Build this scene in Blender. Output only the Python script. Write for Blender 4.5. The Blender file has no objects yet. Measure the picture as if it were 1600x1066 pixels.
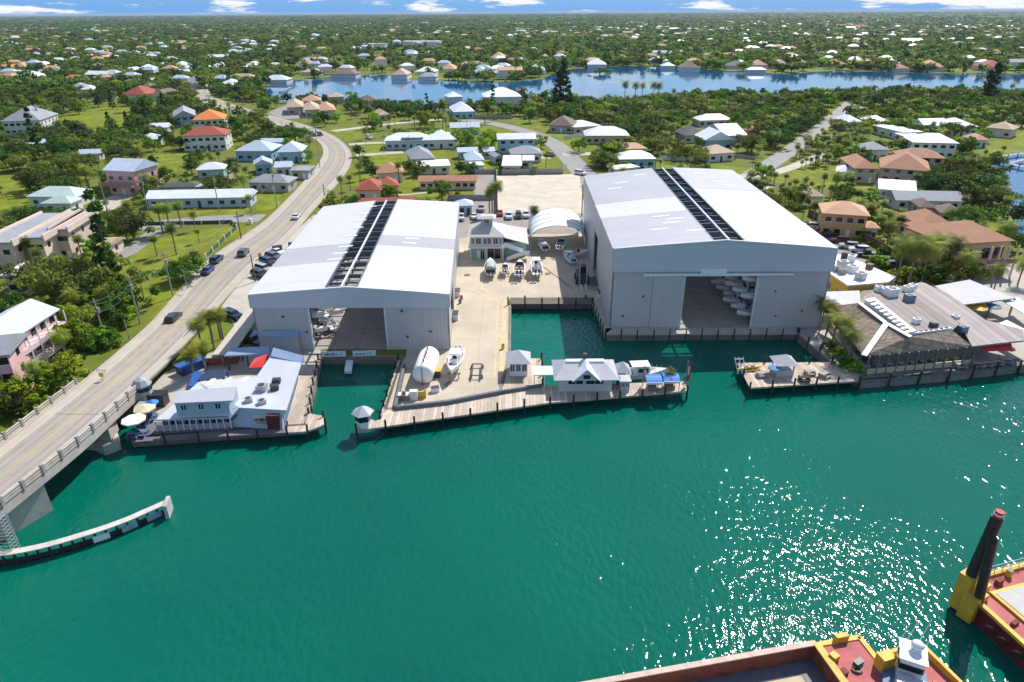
import bpy, bmesh, math, random
import numpy as np
from mathutils import Vector, Matrix
from mathutils.geometry import tessellate_polygon
R = math.radians
rnd = random.Random(7)
sc = bpy.context.scene
col = sc.collection
# ------------------------------------------------------------ camera
F, H, PITCH, ROLL = 1067.0, 57.0, R(25.75), R(0.3)
cam = bpy.data.cameras.new("camera"); cam.sensor_width = 36; cam.sensor_fit = 'HORIZONTAL'
cam.lens = 36 * F / 1600; cam.clip_start = 0.5; cam.clip_end = 120000
camo = bpy.data.objects.new("camera", cam); col.objects.link(camo); sc.camera = camo
fw = Vector((0, math.cos(PITCH), -math.sin(PITCH))); u0 = Vector((0, math.sin(PITCH), math.cos(PITCH)))
r0 = Vector((1, 0, 0)); c_, s_ = math.cos(ROLL), math.sin(ROLL)
rt = c_ * r0 - s_ * u0; up = c_ * u0 + s_ * r0
camo.matrix_world = Matrix(((rt.x, up.x, -fw.x, 0), (rt.y, up.y, -fw.y, 0), (rt.z, up.z, -fw.z, H), (0, 0, 0, 1)))
def P(x, y, z=1.5):
    d = fw + rt * ((x - 800) / F) + up * ((533 - y) / F)
    t = (z - H) / d.z
    return Vector((d.x * t, d.y * t, z))
def Q(p):
    q = Vector(p) - Vector((0, 0, H)); w = q.dot(fw)
    return (800 + F * q.dot(rt) / w, 533 - F * q.dot(up) / w, w)
# ------------------------------------------------------------ light
EL, AZ = 47.5, 33.5          # sun: elevation, degrees to the right of the view direction
w = bpy.data.worlds.new("World"); sc.world = w; w.use_nodes = True
nt = w.node_tree; nt.nodes.clear()
N = nt.nodes.new; L = nt.links.new
sky = N('ShaderNodeTexSky'); sky.sky_type = 'NISHITA'; sky.sun_disc = False
sky.sun_elevation = R(EL); sky.sun_rotation = R(AZ); sky.air_density = 1.0; sky.dust_density = 0.3; sky.ozone_density = 2.0
hs = N('ShaderNodeHueSaturation'); hs.inputs['Saturation'].default_value = 1.25
bg = N('ShaderNodeBackground'); bg.inputs[1].default_value = 0.11
out = N('ShaderNodeOutputWorld')
tc = N('ShaderNodeTexCoord'); mp = N('ShaderNodeMapping'); mp.inputs['Scale'].default_value = (8, 8, 60); mp.inputs['Location'].default_value = (1.3, .4, 0)
nz = N('ShaderNodeTexNoise'); nz.inputs['Scale'].default_value = 1.0; nz.inputs['Detail'].default_value = 7; nz.inputs['Roughness'].default_value = .6
cr = N('ShaderNodeValToRGB'); cr.color_ramp.elements[0].position = .535; cr.color_ramp.elements[1].position = .59
mx = N('ShaderNodeMix'); mx.data_type = 'RGBA'; mx.inputs[7].default_value = (6.8, 6.8, 6.9, 1)
L(tc.outputs['Generated'], mp.inputs[0]); L(mp.outputs[0], nz.inputs[0]); L(nz.outputs[0], cr.inputs[0])
# the air low over the land is a deep clear blue
sz = N('ShaderNodeSeparateXYZ'); L(tc.outputs['Generated'], sz.inputs[0]); hz = N('ShaderNodeMapRange'); hz.inputs[1].default_value = 0.0; hz.inputs[2].default_value = .22; hz.inputs[3].default_value = .92; hz.inputs[4].default_value = 0
L(sz.outputs['Z'], hz.inputs[0]); hb = N('ShaderNodeMix'); hb.data_type = 'RGBA'; hb.inputs[7].default_value = (.62, 2.6, 6.0, 1)
L(sky.outputs[0], hs.inputs['Color']); L(hz.outputs[0], hb.inputs[0]); L(hs.outputs[0], hb.inputs[6]); L(hb.outputs[2], mx.inputs[6]); L(cr.outputs[0], mx.inputs[0]); L(mx.outputs[2], bg.inputs[0]); L(bg.outputs[0], out.inputs[0])
sun = bpy.data.lights.new("sun", 'SUN'); sun.energy = 4.3; sun.angle = R(.53); sun.color = (1, .955, .89)
suno = bpy.data.objects.new("sun", sun); col.objects.link(suno)
sd = Vector((math.sin(R(AZ)) * math.cos(R(EL)), math.cos(R(AZ)) * math.cos(R(EL)), math.sin(R(EL))))
suno.rotation_euler = sd.to_track_quat('Z', 'Y').to_euler(); suno.location = (40, 60, 120)
vs = sc.view_settings; sc.display_settings.display_device = 'sRGB'; vs.view_transform = 'Standard'; vs.look = 'None'
vs.exposure = 0.42; vs.gamma = 1.0; vs.use_curve_mapping = False
sc.cycles.use_denoising = True; sc.cycles.max_bounces = 6; sc.cycles.volume_bounces = 0; sc.cycles.transparent_max_bounces = 8
sc.cycles.sample_clamp_indirect = 4.0
# ------------------------------------------------------------ materials
def lin(h):
    if isinstance(h, (tuple, list)): return tuple(h)
    v = [int(h[i:i + 2], 16) / 255 for i in (1, 3, 5)]
    return tuple(x / 12.92 if x < .04045 else ((x + .055) / 1.055) ** 2.4 for x in v)
MATS = {}
def mat(name, c, rough=.75, var=.12, scale=1.2, metal=0., seam=None, bump=0., dirt=0., dirtcol=(.05, .045, .04), spec=.5, objvar=0., coat=0., tile=None):
    """seam=(axis, period, depth, width): darker joint lines; dirt: coarse stain patches"""
    if name in MATS: return MATS[name]
    c = lin(c)
    m = bpy.data.materials.new(name); m.use_nodes = True; MATS[name] = m
    t = m.node_tree; n = t.nodes.new; l = t.links.new; b = t.nodes['Principled BSDF']
    b.inputs['Roughness'].default_value = rough; b.inputs['Metallic'].default_value = metal
    b.inputs['Specular IOR Level'].default_value = spec
    if coat: b.inputs['Coat Weight'].default_value = coat; b.inputs['Coat Roughness'].default_value = .08
    tx = n('ShaderNodeTexCoord')
    a = n('ShaderNodeTexNoise'); a.inputs['Scale'].default_value = scale; a.inputs['Detail'].default_value = 6; a.inputs['Roughness'].default_value = .62
    l(tx.outputs['Object'], a.inputs[0])
    mr = n('ShaderNodeMapRange'); mr.inputs[1].default_value = .3; mr.inputs[2].default_value = .7
    mr.inputs[3].default_value = 1 - var; mr.inputs[4].default_value = 1 + var
    l(a.outputs[0], mr.inputs[0])
    f = mr.outputs[0]
    def mul(x, y):
        q = n('ShaderNodeMath'); q.operation = 'MULTIPLY'; l(x, q.inputs[0]); l(y, q.inputs[1]); return q.outputs[0]
    hgt = None
    if seam:
        for (ax, per, dep, wid) in (seam if isinstance(seam, list) else [seam]):
            sp = n('ShaderNodeSeparateXYZ'); l(tx.outputs['Object'], sp.inputs[0])
            d = n('ShaderNodeMath'); d.operation = 'DIVIDE'; d.inputs[1].default_value = per; l(sp.outputs['XYZ'.index(ax)], d.inputs[0])
            fr = n('ShaderNodeMath'); fr.operation = 'FRACT'; l(d.outputs[0], fr.inputs[0])
            ls = n('ShaderNodeMath'); ls.operation = 'LESS_THAN'; ls.inputs[1].default_value = wid; l(fr.outputs[0], ls.inputs[0])
            q = n('ShaderNodeMapRange'); q.inputs[3].default_value = 1; q.inputs[4].default_value = 1 - dep; l(ls.outputs[0], q.inputs[0])
            f = mul(f, q.outputs[0])
            if tile:   # every strip between two joints has a tone of its own
                fl = n('ShaderNodeMath'); fl.operation = 'FLOOR'; l(d.outputs[0], fl.inputs[0])
                wn = n('ShaderNodeTexWhiteNoise'); wn.noise_dimensions = '1D'; l(fl.outputs[0], wn.inputs['W'])
                q2 = n('ShaderNodeMapRange'); q2.inputs[3].default_value = 1 - tile; q2.inputs[4].default_value = 1 + tile; l(wn.outputs[0], q2.inputs[0])
                f = mul(f, q2.outputs[0])
    if objvar:
        oi = n('ShaderNodeObjectInfo'); q = n('ShaderNodeMapRange'); q.inputs[3].default_value = 1 - objvar; q.inputs[4].default_value = 1 + objvar
        l(oi.outputs['Random'], q.inputs[0]); f = mul(f, q.outputs[0])
    v = n('ShaderNodeVectorMath'); v.operation = 'SCALE'; v.inputs[0].default_value = c; l(f, v.inputs['Scale'])
    o = v.outputs[0]
    if dirt:
        dn = n('ShaderNodeTexNoise'); dn.inputs['Scale'].default_value = scale * .21; dn.inputs['Detail'].default_value = 8; dn.inputs['Roughness'].default_value = .7
        l(tx.outputs['Object'], dn.inputs[0])
        dr = n('ShaderNodeMapRange'); dr.inputs[1].default_value = .48; dr.inputs[2].default_value = .72; dr.inputs[4].default_value = dirt; l(dn.outputs[0], dr.inputs[0])
        x = n('ShaderNodeMix'); x.data_type = 'RGBA'; x.inputs[7].default_value = (*dirtcol, 1); l(dr.outputs[0], x.inputs[0]); l(o, x.inputs[6]); o = x.outputs[2]
    l(o, b.inputs['Base Color'])
    if bump:
        bp = n('ShaderNodeBump'); bp.inputs['Strength'].default_value = bump; bp.inputs['Distance'].default_value = .1
        l(a.outputs[0], bp.inputs['Height']); l(bp.outputs[0], b.inputs['Normal'])
    return m
def foliage(name, c1, c2, hv=.035):
    m = bpy.data.materials.new(name); m.use_nodes = True; MATS[name] = m
    t = m.node_tree; n = t.nodes.new; l = t.links.new; b = t.nodes['Principled BSDF']
    b.inputs['Roughness'].default_value = .55; b.inputs['Specular IOR Level'].default_value = .35
    at = n('ShaderNodeAttribute'); at.attribute_name = 'tone'
    oi = n('ShaderNodeObjectInfo')
    x = n('ShaderNodeMix'); x.data_type = 'RGBA'; x.inputs[6].default_value = (*c1, 1); x.inputs[7].default_value = (*c2, 1); l(at.outputs['Fac'], x.inputs[0])
    h = n('ShaderNodeHueSaturation'); mr = n('ShaderNodeMapRange'); mr.inputs[3].default_value = .5 - hv; mr.inputs[4].default_value = .5 + hv
    mv = n('ShaderNodeMapRange'); mv.inputs[3].default_value = .55; mv.inputs[4].default_value = 1.5
    pw = n('ShaderNodeMath'); pw.operation = 'FRACT'; ml = n('ShaderNodeMath'); ml.operation = 'MULTIPLY'; ml.inputs[1].default_value = 7.31
    l(oi.outputs['Random'], mr.inputs[0]); l(oi.outputs['Random'], ml.inputs[0]); l(ml.outputs[0], pw.inputs[0]); l(pw.outputs[0], mv.inputs[0])
    tr = n('ShaderNodeBsdfTranslucent'); ms = n('ShaderNodeMixShader'); ms.inputs[0].default_value = .42; l(h.outputs[0], tr.inputs['Color']); l(b.outputs[0], ms.inputs[1]); l(tr.outputs[0], ms.inputs[2]); l(ms.outputs[0], t.nodes['Material Output'].inputs['Surface'])
    l(mr.outputs[0], h.inputs['Hue']); l(mv.outputs[0], h.inputs['Value']); l(x.outputs[2], h.inputs['Color']); l(h.outputs[0], b.inputs['Base Color'])
    return m
def water_mat(name, c1, c2, s1, s2, amp, patch):
    m = bpy.data.materials.new(name); m.use_nodes = True; MATS[name] = m
    t = m.node_tree; n = t.nodes.new; l = t.links.new; b = t.nodes['Principled BSDF']
    b.inputs['Roughness'].default_value = .05; b.inputs['IOR'].default_value = 1.33; b.inputs['Specular IOR Level'].default_value = .42
    g = n('ShaderNodeNewGeometry')
    a = n('ShaderNodeTexNoise'); a.inputs['Scale'].default_value = patch; a.inputs['Detail'].default_value = 3
    l(g.outputs['Position'], a.inputs[0])
    x = n('ShaderNodeMix'); x.data_type = 'RGBA'; x.inputs[6].default_value = (*c1, 1); x.inputs[7].default_value = (*c2, 1)
    mr = n('ShaderNodeMapRange'); mr.inputs[1].default_value = .35; mr.inputs[2].default_value = .65; l(a.outputs[0], mr.inputs[0]); l(mr.outputs[0], x.inputs[0])
    l(x.outputs[2], b.inputs['Base Color'])
    mp = n('ShaderNodeMapping'); mp.inputs['Rotation'].default_value = (0, 0, R(25)); mp.inputs['Scale'].default_value = (1, .55, 1); l(g.outputs['Position'], mp.inputs[0])
    hs = []
    for (s, k, mpp) in ((s1, 1.0, mp), (s2, .13, None), (s1 * .08, 1.6, None)):
        q = n('ShaderNodeTexNoise'); q.inputs['Scale'].default_value = s; q.inputs['Detail'].default_value = 1; q.inputs['Roughness'].default_value = .4
        l((mpp.outputs[0] if mpp else g.outputs['Position']), q.inputs[0])
        mm = n('ShaderNodeMath'); mm.operation = 'MULTIPLY'; mm.inputs[1].default_value = k; l(q.outputs[0], mm.inputs[0]); hs.append(mm.outputs[0])
    ad = n('ShaderNodeMath'); l(hs[0], ad.inputs[0]); l(hs[1], ad.inputs[1]); a2 = n('ShaderNodeMath'); l(ad.outputs[0], a2.inputs[0]); l(hs[2], a2.inputs[1])
    # gusts: the wind roughens the water in patches
    gq = n('ShaderNodeTexNoise'); gq.inputs['Scale'].default_value = .045; gq.inputs['Detail'].default_value = 4; l(g.outputs['Position'], gq.inputs[0])
    gm = n('ShaderNodeMapRange'); gm.inputs[1].default_value = .35; gm.inputs[2].default_value = .68; gm.inputs[3].default_value = amp * .5; gm.inputs[4].default_value = amp * 1.45; l(gq.outputs[0], gm.inputs[0])
    m3 = n('ShaderNodeMath'); m3.operation = 'MULTIPLY'; l(a2.outputs[0], m3.inputs[0]); l(gm.outputs[0], m3.inputs[1])
    bp = n('ShaderNodeBump'); bp.inputs['Strength'].default_value = 1; bp.inputs['Distance'].default_value = 1.0; l(m3.outputs[0], bp.inputs['Height']); l(bp.outputs[0], b.inputs['Normal'])
    return m
# ------------------------------------------------------------ mesh builder
class MB:
    def __init__(s): s.v = []; s.f = []; s.m = []; s.cur = 0
    def add(s, vs, fs):
        k = len(s.v); s.v += [tuple(x) for x in vs]
        for f in fs: s.f.append([i + k for i in f]); s.m.append(s.cur)
        return s
    def box(s, x0, x1, y0, y1, z0, z1):
        return s.add([(x0, y0, z0), (x1, y0, z0), (x1, y1, z0), (x0, y1, z0), (x0, y0, z1), (x1, y0, z1), (x1, y1, z1), (x0, y1, z1)],
                     [(0, 3, 2, 1), (4, 5, 6, 7), (0, 1, 5, 4), (1, 2, 6, 5), (2, 3, 7, 6), (3, 0, 4, 7)])
    def cbox(s, c, sx, sy, sz, rz=0.):      # centre of the base
        ca, sa = math.cos(rz), math.sin(rz); v = []
        for z in (c[2], c[2] + sz):
            for a, b in ((-1, -1), (1, -1), (1, 1), (-1, 1)):
                x, y = a * sx / 2, b * sy / 2; v.append((c[0] + x * ca - y * sa, c[1] + x * sa + y * ca, z))
        return s.add(v, [(0, 3, 2, 1), (4, 5, 6, 7), (0, 1, 5, 4), (1, 2, 6, 5), (2, 3, 7, 6), (3, 0, 4, 7)])
    def quad(s, a, b, c, d): return s.add([a, b, c, d], [(0, 1, 2, 3)])
    def prism(s, pts, z0, z1, bottom=True):   # z1 may be a list
        n = len(pts); z1 = z1 if isinstance(z1, (list, tuple)) else [z1] * n; z0 = z0 if isinstance(z0, (list, tuple)) else [z0] * n
        ar = sum(pts[i][0] * pts[(i + 1) % n][1] - pts[(i + 1) % n][0] * pts[i][1] for i in range(n))
        if ar < 0: pts = pts[::-1]; z1 = z1[::-1]; z0 = z0[::-1]
        v = [(p[0], p[1], z) for p, z in zip(pts, z0)] + [(p[0], p[1], z) for p, z in zip(pts, z1)]
        f = [(i, (i + 1) % n, n + (i + 1) % n, n + i) for i in range(n)]
        if n <= 4: f.append(tuple(range(n, 2 * n))); f += [tuple(range(n - 1, -1, -1))] if bottom else []
        else:
            tr = tessellate_polygon([[Vector((p[0], p[1], 0)) for p in pts]])
            for a, b, c in tr:
                cr = (pts[b][0] - pts[a][0]) * (pts[c][1] - pts[a][1]) - (pts[b][1] - pts[a][1]) * (pts[c][0] - pts[a][0])
                if cr < 0: b, c = c, b
                f.append((n + a, n + b, n + c))
                if bottom: f.append((a, c, b))
        return s.add(v, f)
    def sheet(s, pts, z):
        n = len(pts)
        for a, b, c in tessellate_polygon([[Vector((p[0], p[1], 0)) for p in pts]]):
            cr = (pts[b][0] - pts[a][0]) * (pts[c][1] - pts[a][1]) - (pts[b][1] - pts[a][1]) * (pts[c][0] - pts[a][0])
            if cr < 0: b, c = c, b
            s.add([(*pts[a][:2], z), (*pts[b][:2], z), (*pts[c][:2], z)], [(0, 1, 2)])
        return s
    def tube(s, p, q, r, r2=None, n=8):
        p = Vector(p); q = Vector(q); r2 = r if r2 is None else r2
        d = (q - p).normalized(); a = d.orthogonal().normalized(); b = d.cross(a)
        v = []
        for c, rr in ((p, r), (q, r2)):
            for i in range(n):
                t = 2 * math.pi * i / n; v.append(c + (a * math.cos(t) + b * math.sin(t)) * rr)
        f = [(i, (i + 1) % n, n + (i + 1) % n, n + i) for i in range(n)] + [tuple(range(n - 1, -1, -1)), tuple(range(n, 2 * n))]
        return s.add(v, f)
    def bar(s, p, q, w, h):    # rectangular beam standing on the line p-q
        p = Vector(p); q = Vector(q); d = q - p; sd_ = Vector((-d.y, d.x, 0)); sd_ = sd_.normalized() * (w / 2) if sd_.length > 1e-6 else Vector((w / 2, 0, 0)); u = Vector((0, 0, h))
        return s.add([p - sd_, p + sd_, q + sd_, q - sd_, p - sd_ + u, p + sd_ + u, q + sd_ + u, q - sd_ + u],
                     [(0, 1, 2, 3), (7, 6, 5, 4), (4, 5, 1, 0), (5, 6, 2, 1), (6, 7, 3, 2), (7, 4, 0, 3)])
    def loft(s, rings, cap=True, closed=True):
        n = len(rings[0]); v = [p for r in rings for p in r]; f = []
        for k in range(len(rings) - 1):
            for i in range(n if closed else n - 1):
                j = (i + 1) % n; f.append((k * n + i, k * n + j, (k + 1) * n + j, (k + 1) * n + i))
        if cap: f.append(tuple(range(n - 1, -1, -1))); f.append(tuple((len(rings) - 1) * n + i for i in range(n)))
        return s.add(v, f)
    def ball(s, c, rx, ry, rz, nu=10, nv=6):
        rings = []
        for j in range(nv + 1):
            t = math.pi * (j / nv - .5); k = max(.02, math.cos(t))
            rings.append([(c[0] + rx * k * math.cos(2 * math.pi * i / nu), c[1] + ry * k * math.sin(2 * math.pi * i / nu), c[2] + rz * math.sin(t)) for i in range(nu)])
        return s.loft(rings)
    def build(s, name, m, parent=None, smooth=False, world=True, link=True):
        org = parent_origin(parent) if (parent is not None and world) else Vector((0, 0, 0))
        me = bpy.data.meshes.new(name)
        me.from_pydata([(a[0] - org.x, a[1] - org.y, a[2] - org.z) for a in s.v], [], s.f)
        for x in (m if isinstance(m, (list, tuple)) else [m]): me.materials.append(x)
        if any(s.m): me.polygons.foreach_set('material_index', s.m)
        if smooth: me.polygons.foreach_set('use_smooth', [True] * len(me.polygons))
        me.update()
        bm = bmesh.new(); bm.from_mesh(me); bmesh.ops.recalc_face_normals(bm, faces=bm.faces) if len(bm.faces) < 20000 else None; bm.to_mesh(me); bm.free()
        o = bpy.data.objects.new(name, me)
        if link: col.objects.link(o)
        if parent is not None: o.parent = parent
        return o
def parent_origin(p):
    o = Vector((0, 0, 0))
    while p is not None: o += p.location; p = p.parent
    return o
LABELS = {}
def tag(o, label=None, cat=None, group=None, kind=None):
    if label: o['label'] = label; LABELS.setdefault(label, []).append(o)
    if cat: o['category'] = cat
    if group: o['group'] = group
    if kind: o['kind'] = kind
    return o
def thing(name, label, cat, loc=(0, 0, 0), rz=0., group=None):
    o = bpy.data.objects.new(name, None); col.objects.link(o); o.location = loc; o.rotation_euler = (0, 0, rz); o.empty_display_size = .3
    return tag(o, label, cat, group)
def copy_tree(o, parent=None):
    c = o.copy(); col.objects.link(c); c.parent = parent
    for ch in o.children: copy_tree(ch, c)
    return c
def dup(root, loc, rz, label, group=None, scale=None):
    c = copy_tree(root); c.location = loc; c.rotation_euler = (0, 0, rz); c['label'] = label
    if group: c['group'] = group
    if scale: c.scale = (scale,) * 3 if not isinstance(scale, (tuple, list)) else scale
    return c
def struct(name, mb, m, smooth=False):
    o = mb.build(name, m, smooth=smooth); o['kind'] = 'structure'; return o
def px(pts, z=1.5): return [P(x, y, z) for x, y in pts]
# ------------------------------------------------------------ palette
WHITE = mat('white_paint', (.78, .79, .8), .45, .05, .4, dirt=.12, dirtcol=(.5, .5, .5))
GEL = mat('gelcoat', (.82, .82, .82), .25, .03, .8)
BLACK = mat('black_rubber', (.012, .012, .013), .6)
DGREY = mat('dark_grey_metal', (.05, .052, .055), .5)
STEEL = mat('galvanised', (.42, .43, .45), .4, .08, .6, metal=.3)
GLASS = mat('dark_glass', (.012, .016, .02), .08, .02)
GLASSB = mat('blue_glass', (.03, .055, .075), .08, .02)
CONC = mat('concrete', (.42, .385, .33), .85, .12, .35, bump=.1, dirt=.35, dirtcol=(.24, .21, .17))
YARD = mat('yard_concrete', (.50, .425, .32), .85, .13, .18, bump=.1, dirt=.45, dirtcol=(.38, .30, .21), seam=[('X', 6.1, .22, .016), ('Y', 6.1, .22, .016)])
FLOORC = mat('shed_floor', (.36, .33, .29), .7, .14, .3, dirt=.5, dirtcol=(.2, .18, .16), seam=[('X', 5.5, .5, .02), ('Y', 9, .5, .02)])
ROADM = mat('road_asphalt', (.44, .38, .305), .85, .09, .25, bump=.1, dirt=.3, dirtcol=(.33, .30, .26))
LANE = mat('road_lanes', (.36, .315, .26), .85, .1, .2, dirt=.5, dirtcol=(.26, .245, .225))
ASPH = mat('parking_asphalt', (.30, .255, .225), .85, .12, .3, dirt=.35, dirtcol=(.20, .18, .16))
STREET = mat('street_asphalt', (.27, .255, .235), .85, .1, .3, dirt=.3, dirtcol=(.2, .19, .18))
SAND = mat('sand_lot', (.56, .49, .39), .9, .16, .22, bump=.3, dirt=.35, dirtcol=(.48, .39, .29))
YEL = mat('yellow_marking', (.62, .42, .10), .7)
WMARK = mat('white_marking', (.72, .70, .66), .7)
PLANK = mat('dock_planks', (.52, .43, .34), .85, .16, .5, seam=('X', .55, .4, .12), dirt=.4, dirtcol=(.32, .24, .18), tile=.2)
PLANKG = mat('grey_planks', (.16, .15, .15), .85, .14, .5, seam=('X', .3, .3, .1), tile=.15)
PILE = mat('piling', (.035, .028, .024), .85, .3, 1.5)
BLUFF = mat('seawall', (.24, .21, .17), .9, .25, .5, dirt=.5, dirtcol=(.06, .055, .04))
# ------------------------------------------------------------ ground, water, roads
LAND = [(206, 684), (478, 664), (478, 648), (500, 557), (630, 557), (602, 640), (783, 616), (783, 600), (796, 560), (797, 472),
        (926, 472), (932, 484), (947, 521), (1245, 519), (1300, 567), (1345, 594), (1482, 583), (1592, 570)]
left_shore = [(-6000, -400), (-140, 55), (-86, 70), *[tuple(P(*q)[:2]) for q in ((-14, 712), (60, 690), (125, 664), (180, 648), (222, 633), (232, 640))]]
land2d = [tuple(q) for q in left_shore] + [tuple(P(*q)[:2]) for q in LAND] + [(125, 103), (230, 90), (45000, -2000), (45000, 45000), (-45000, 45000), (-45000, -400)]
def ground_mat():
    m = bpy.data.materials.new('grass_ground'); m.use_nodes = True
    t = m.node_tree; n = t.nodes.new; l = t.links.new; b = t.nodes['Principled BSDF']; b.inputs['Roughness'].default_value = .9; b.inputs['Specular IOR Level'].default_value = .15
    g = n('ShaderNodeNewGeometry')
    def noise(s, d=6):
        q = n('ShaderNodeTexNoise'); q.inputs['Scale'].default_value = s; q.inputs['Detail'].default_value = d; q.inputs['Roughness'].default_value = .65; l(g.outputs['Position'], q.inputs[0]); return q.outputs[0]
    def rng(o, a, c, x=0, y=1):
        q = n('ShaderNodeMapRange'); q.inputs[1].default_value = a; q.inputs[2].default_value = c; q.inputs[3].default_value = x; q.inputs[4].default_value = y; l(o, q.inputs[0]); return q.outputs[0]
    def mix(f, a, c):
        q = n('ShaderNodeMix'); q.data_type = 'RGBA'; l(f, q.inputs[0])
        for i, v in ((6, a), (7, c)):
            if isinstance(v, tuple): q.inputs[i].default_value = (*v, 1)
            else: l(v, q.inputs[i])
        return q.outputs[2]
    base = mix(rng(noise(.05), .38, .62), (.09, .125, .013), (.165, .19, .02))
    base = mix(rng(noise(.45), .35, .7), base, (.14, .165, .022))
    base = mix(rng(noise(.013, 4), .55, .68), base, (.15, .15, .05))
    base = mix(rng(noise(.09, 8), .62, .74), base, (.16, .125, .075))
    l(base, b.inputs['Base Color'])
    return m
GRASS = ground_mat()
LAWN = mat('mown_lawn', (.175, .205, .018), .9, .35, .2, bump=.2, dirt=.8, dirtcol=(.15, .145, .035), spec=.1)
struct('ground', MB().prism(land2d, -2.0, 1.5, bottom=False), [GRASS])
sw = MB()
pts_ = [tuple(P(*q)[:2]) for q in [(-14, 712), (60, 690), (125, 664), (180, 648), (222, 633), (232, 640)] + LAND] + [(125, 103)]
for a, b in zip(pts_, pts_[1:]): sw.bar((a[0], a[1], -2), (b[0], b[1], -2), .5, 3.62)
tag(sw.build('seawall', [BLUFF]), 'weathered concrete seawall edging the marina basins and docks', 'seawall')
CH = water_mat('channel_water', (.0005, .088, .064), (.0008, .130, .084), 1.5, 4.2, .14, .013)
LK = water_mat('lake_water', (.008, .085, .20), (.012, .10, .23), .5, 1.3, .03, .012)
wm = MB().quad((-6000, -800, 0), (6000, -800, 0), (6000, 260, 0), (-6000, 260, 0)); struct('water', wm, [CH])
LAKE = [(403, 141), (425, 131), (470, 125), (515, 121), (560, 118), (600, 117), (645, 125), (720, 128), (800, 128), (845, 124), (862, 117), (893, 108), (940, 105), (1000, 103),
        (1100, 109), (1180, 113), (1215, 116), (1300, 111), (1400, 113), (1500, 115), (1700, 117), (1900, 118), (1900, 150), (1700, 152), (1600, 150), (1500, 147), (1400, 146), (1330, 150), (1200, 155), (1100, 152),
        (1000, 162), (930, 166), (880, 160), (840, 152), (800, 160), (700, 172), (620, 170), (560, 162), (480, 160), (420, 158)]
INLET = [(1548, 262), (1580, 240), (1650, 232), (1800, 240), (1900, 300), (1900, 380), (1760, 420), (1650, 425), (1606, 405), (1592, 368), (1584, 330), (1556, 300)]
struct('lake', MB().sheet(px(LAKE), 1.52), [LK])
struct('canal_water', MB().sheet(px(INLET), 1.52), [LK])
isl = MB(); c0 = P(937, 112)
def resample(pl, n):
    pl = [Vector(p) for p in pl]; d = [0]
    for a, b in zip(pl, pl[1:]): d.append(d[-1] + (b - a).length)
    o = []; k = 0
    for i in range(n):
        s = d[-1] * i / (n - 1)
        while k < len(d) - 2 and d[k + 1] < s: k += 1
        o.append(pl[k].lerp(pl[k + 1], (s - d[k]) / max(1e-6, d[k + 1] - d[k])))
    return o
def smooth(pl, it=2):
    for _ in range(it):
        q = [pl[0]]
        for a, b in zip(pl, pl[1:]): q += [a.lerp(b, .25), a.lerp(b, .75)]
        pl = q + [pl[-1]]
    return pl
RL = [(-190, 846, 5.7), (0, 698, 5.4), (66, 647, 5.2), (130, 597, 4.4), (180, 555, 3.3), (235, 508, 2.1), (270, 467, 1.6), (310, 420, 1.55), (345, 391, 1.55), (400, 357, 1.55), (427, 335, 1.55), (475, 285, 1.55), (500, 255, 1.55), (508, 236, 1.55), (498, 220, 1.55), (470, 207, 1.55),
      (430, 194, 1.55), (390, 184, 1.55), (350, 172, 1.55), (318, 161, 1.55), (298, 150, 1.55), (300, 141, 1.55)]
RR = [(-75, 850, 5.7), (118, 698, 5.4), (170, 649, 5.2), (219, 605, 4.4), (262, 566, 3.3), (318, 506, 2.1), (350, 468, 1.6), (380, 436, 1.55), (406, 410, 1.55), (435, 387, 1.55), (459, 366, 1.55), (485, 333, 1.55), (528, 287, 1.55), (550, 256, 1.55), (548, 233, 1.55), (522, 211, 1.55),
      (480, 196, 1.55), (432, 183, 1.55), (385, 170, 1.55), (345, 157, 1.55), (326, 148, 1.55), (330, 139, 1.55)]
rl = smooth([P(*q) for q in RL]); rr = smooth([P(*q) for q in RR])
def ribbon(a, b, dz=0., skirt=0., mb=None):
    mb = mb or MB(); n = len(a)
    v = [p + Vector((0, 0, dz)) for p in a] + [p + Vector((0, 0, dz)) for p in b]
    mb.add(v, [(i, n + i, n + i + 1, i + 1) for i in range(n - 1)])
    if skirt:
        for e in (a, b):
            for p, q in zip(e, e[1:]): mb.quad(p + Vector((0, 0, dz)), q + Vector((0, 0, dz)), q + Vector((0, 0, dz - skirt)), p + Vector((0, 0, dz - skirt)))
    return mb
def across(a, b, t): return [p.lerp(q, t) for p, q in zip(a, b)]
struct('main_road', ribbon(rl, rr, 0, .5), [ROADM])
struct('road_lanes', ribbon(across(rl, rr, .17), across(rl, rr, .85), .012), [LANE])
y1 = ribbon(across(rl, rr, .505), across(rl, rr, .512), .024); ribbon(across(rl, rr, .522), across(rl, rr, .529), .024, mb=y1)
struct('road_centre_line', y1, [YEL])
for k, f_ in enumerate((.245, .37, .63, .76)): struct('tyre_track', ribbon(across(rl, rr, f_), across(rl, rr, f_ + .055), .016), [mat('tyre_worn', (.30, .265, .22), .85, .14, .5, dirt=.5, dirtcol=(.37, .325, .27))])
jm = MB(); R1, R2 = resample(across(rl, rr, .17), 130), resample(across(rl, rr, .85), 130)
for k in range(6, 128, 9):
    a_, b_ = R1[k], R2[k]; d_ = (R1[k + 1] - a_).normalized() * .1; jm.quad(a_ + Vector((0, 0, .03)), b_ + Vector((0, 0, .03)), b_ + d_ + Vector((0, 0, .03)), a_ + d_ + Vector((0, 0, .03)))
struct('road_joint', jm, [mat('tar', (.12, .11, .10), .8)])
y2 = ribbon(across(rl, rr, .175), across(rl, rr, .183), .024); ribbon(across(rl, rr, .838), across(rl, rr, .846), .024, mb=y2)
struct('road_edge_line', y2, [WMARK])
wb = MB()
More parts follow.
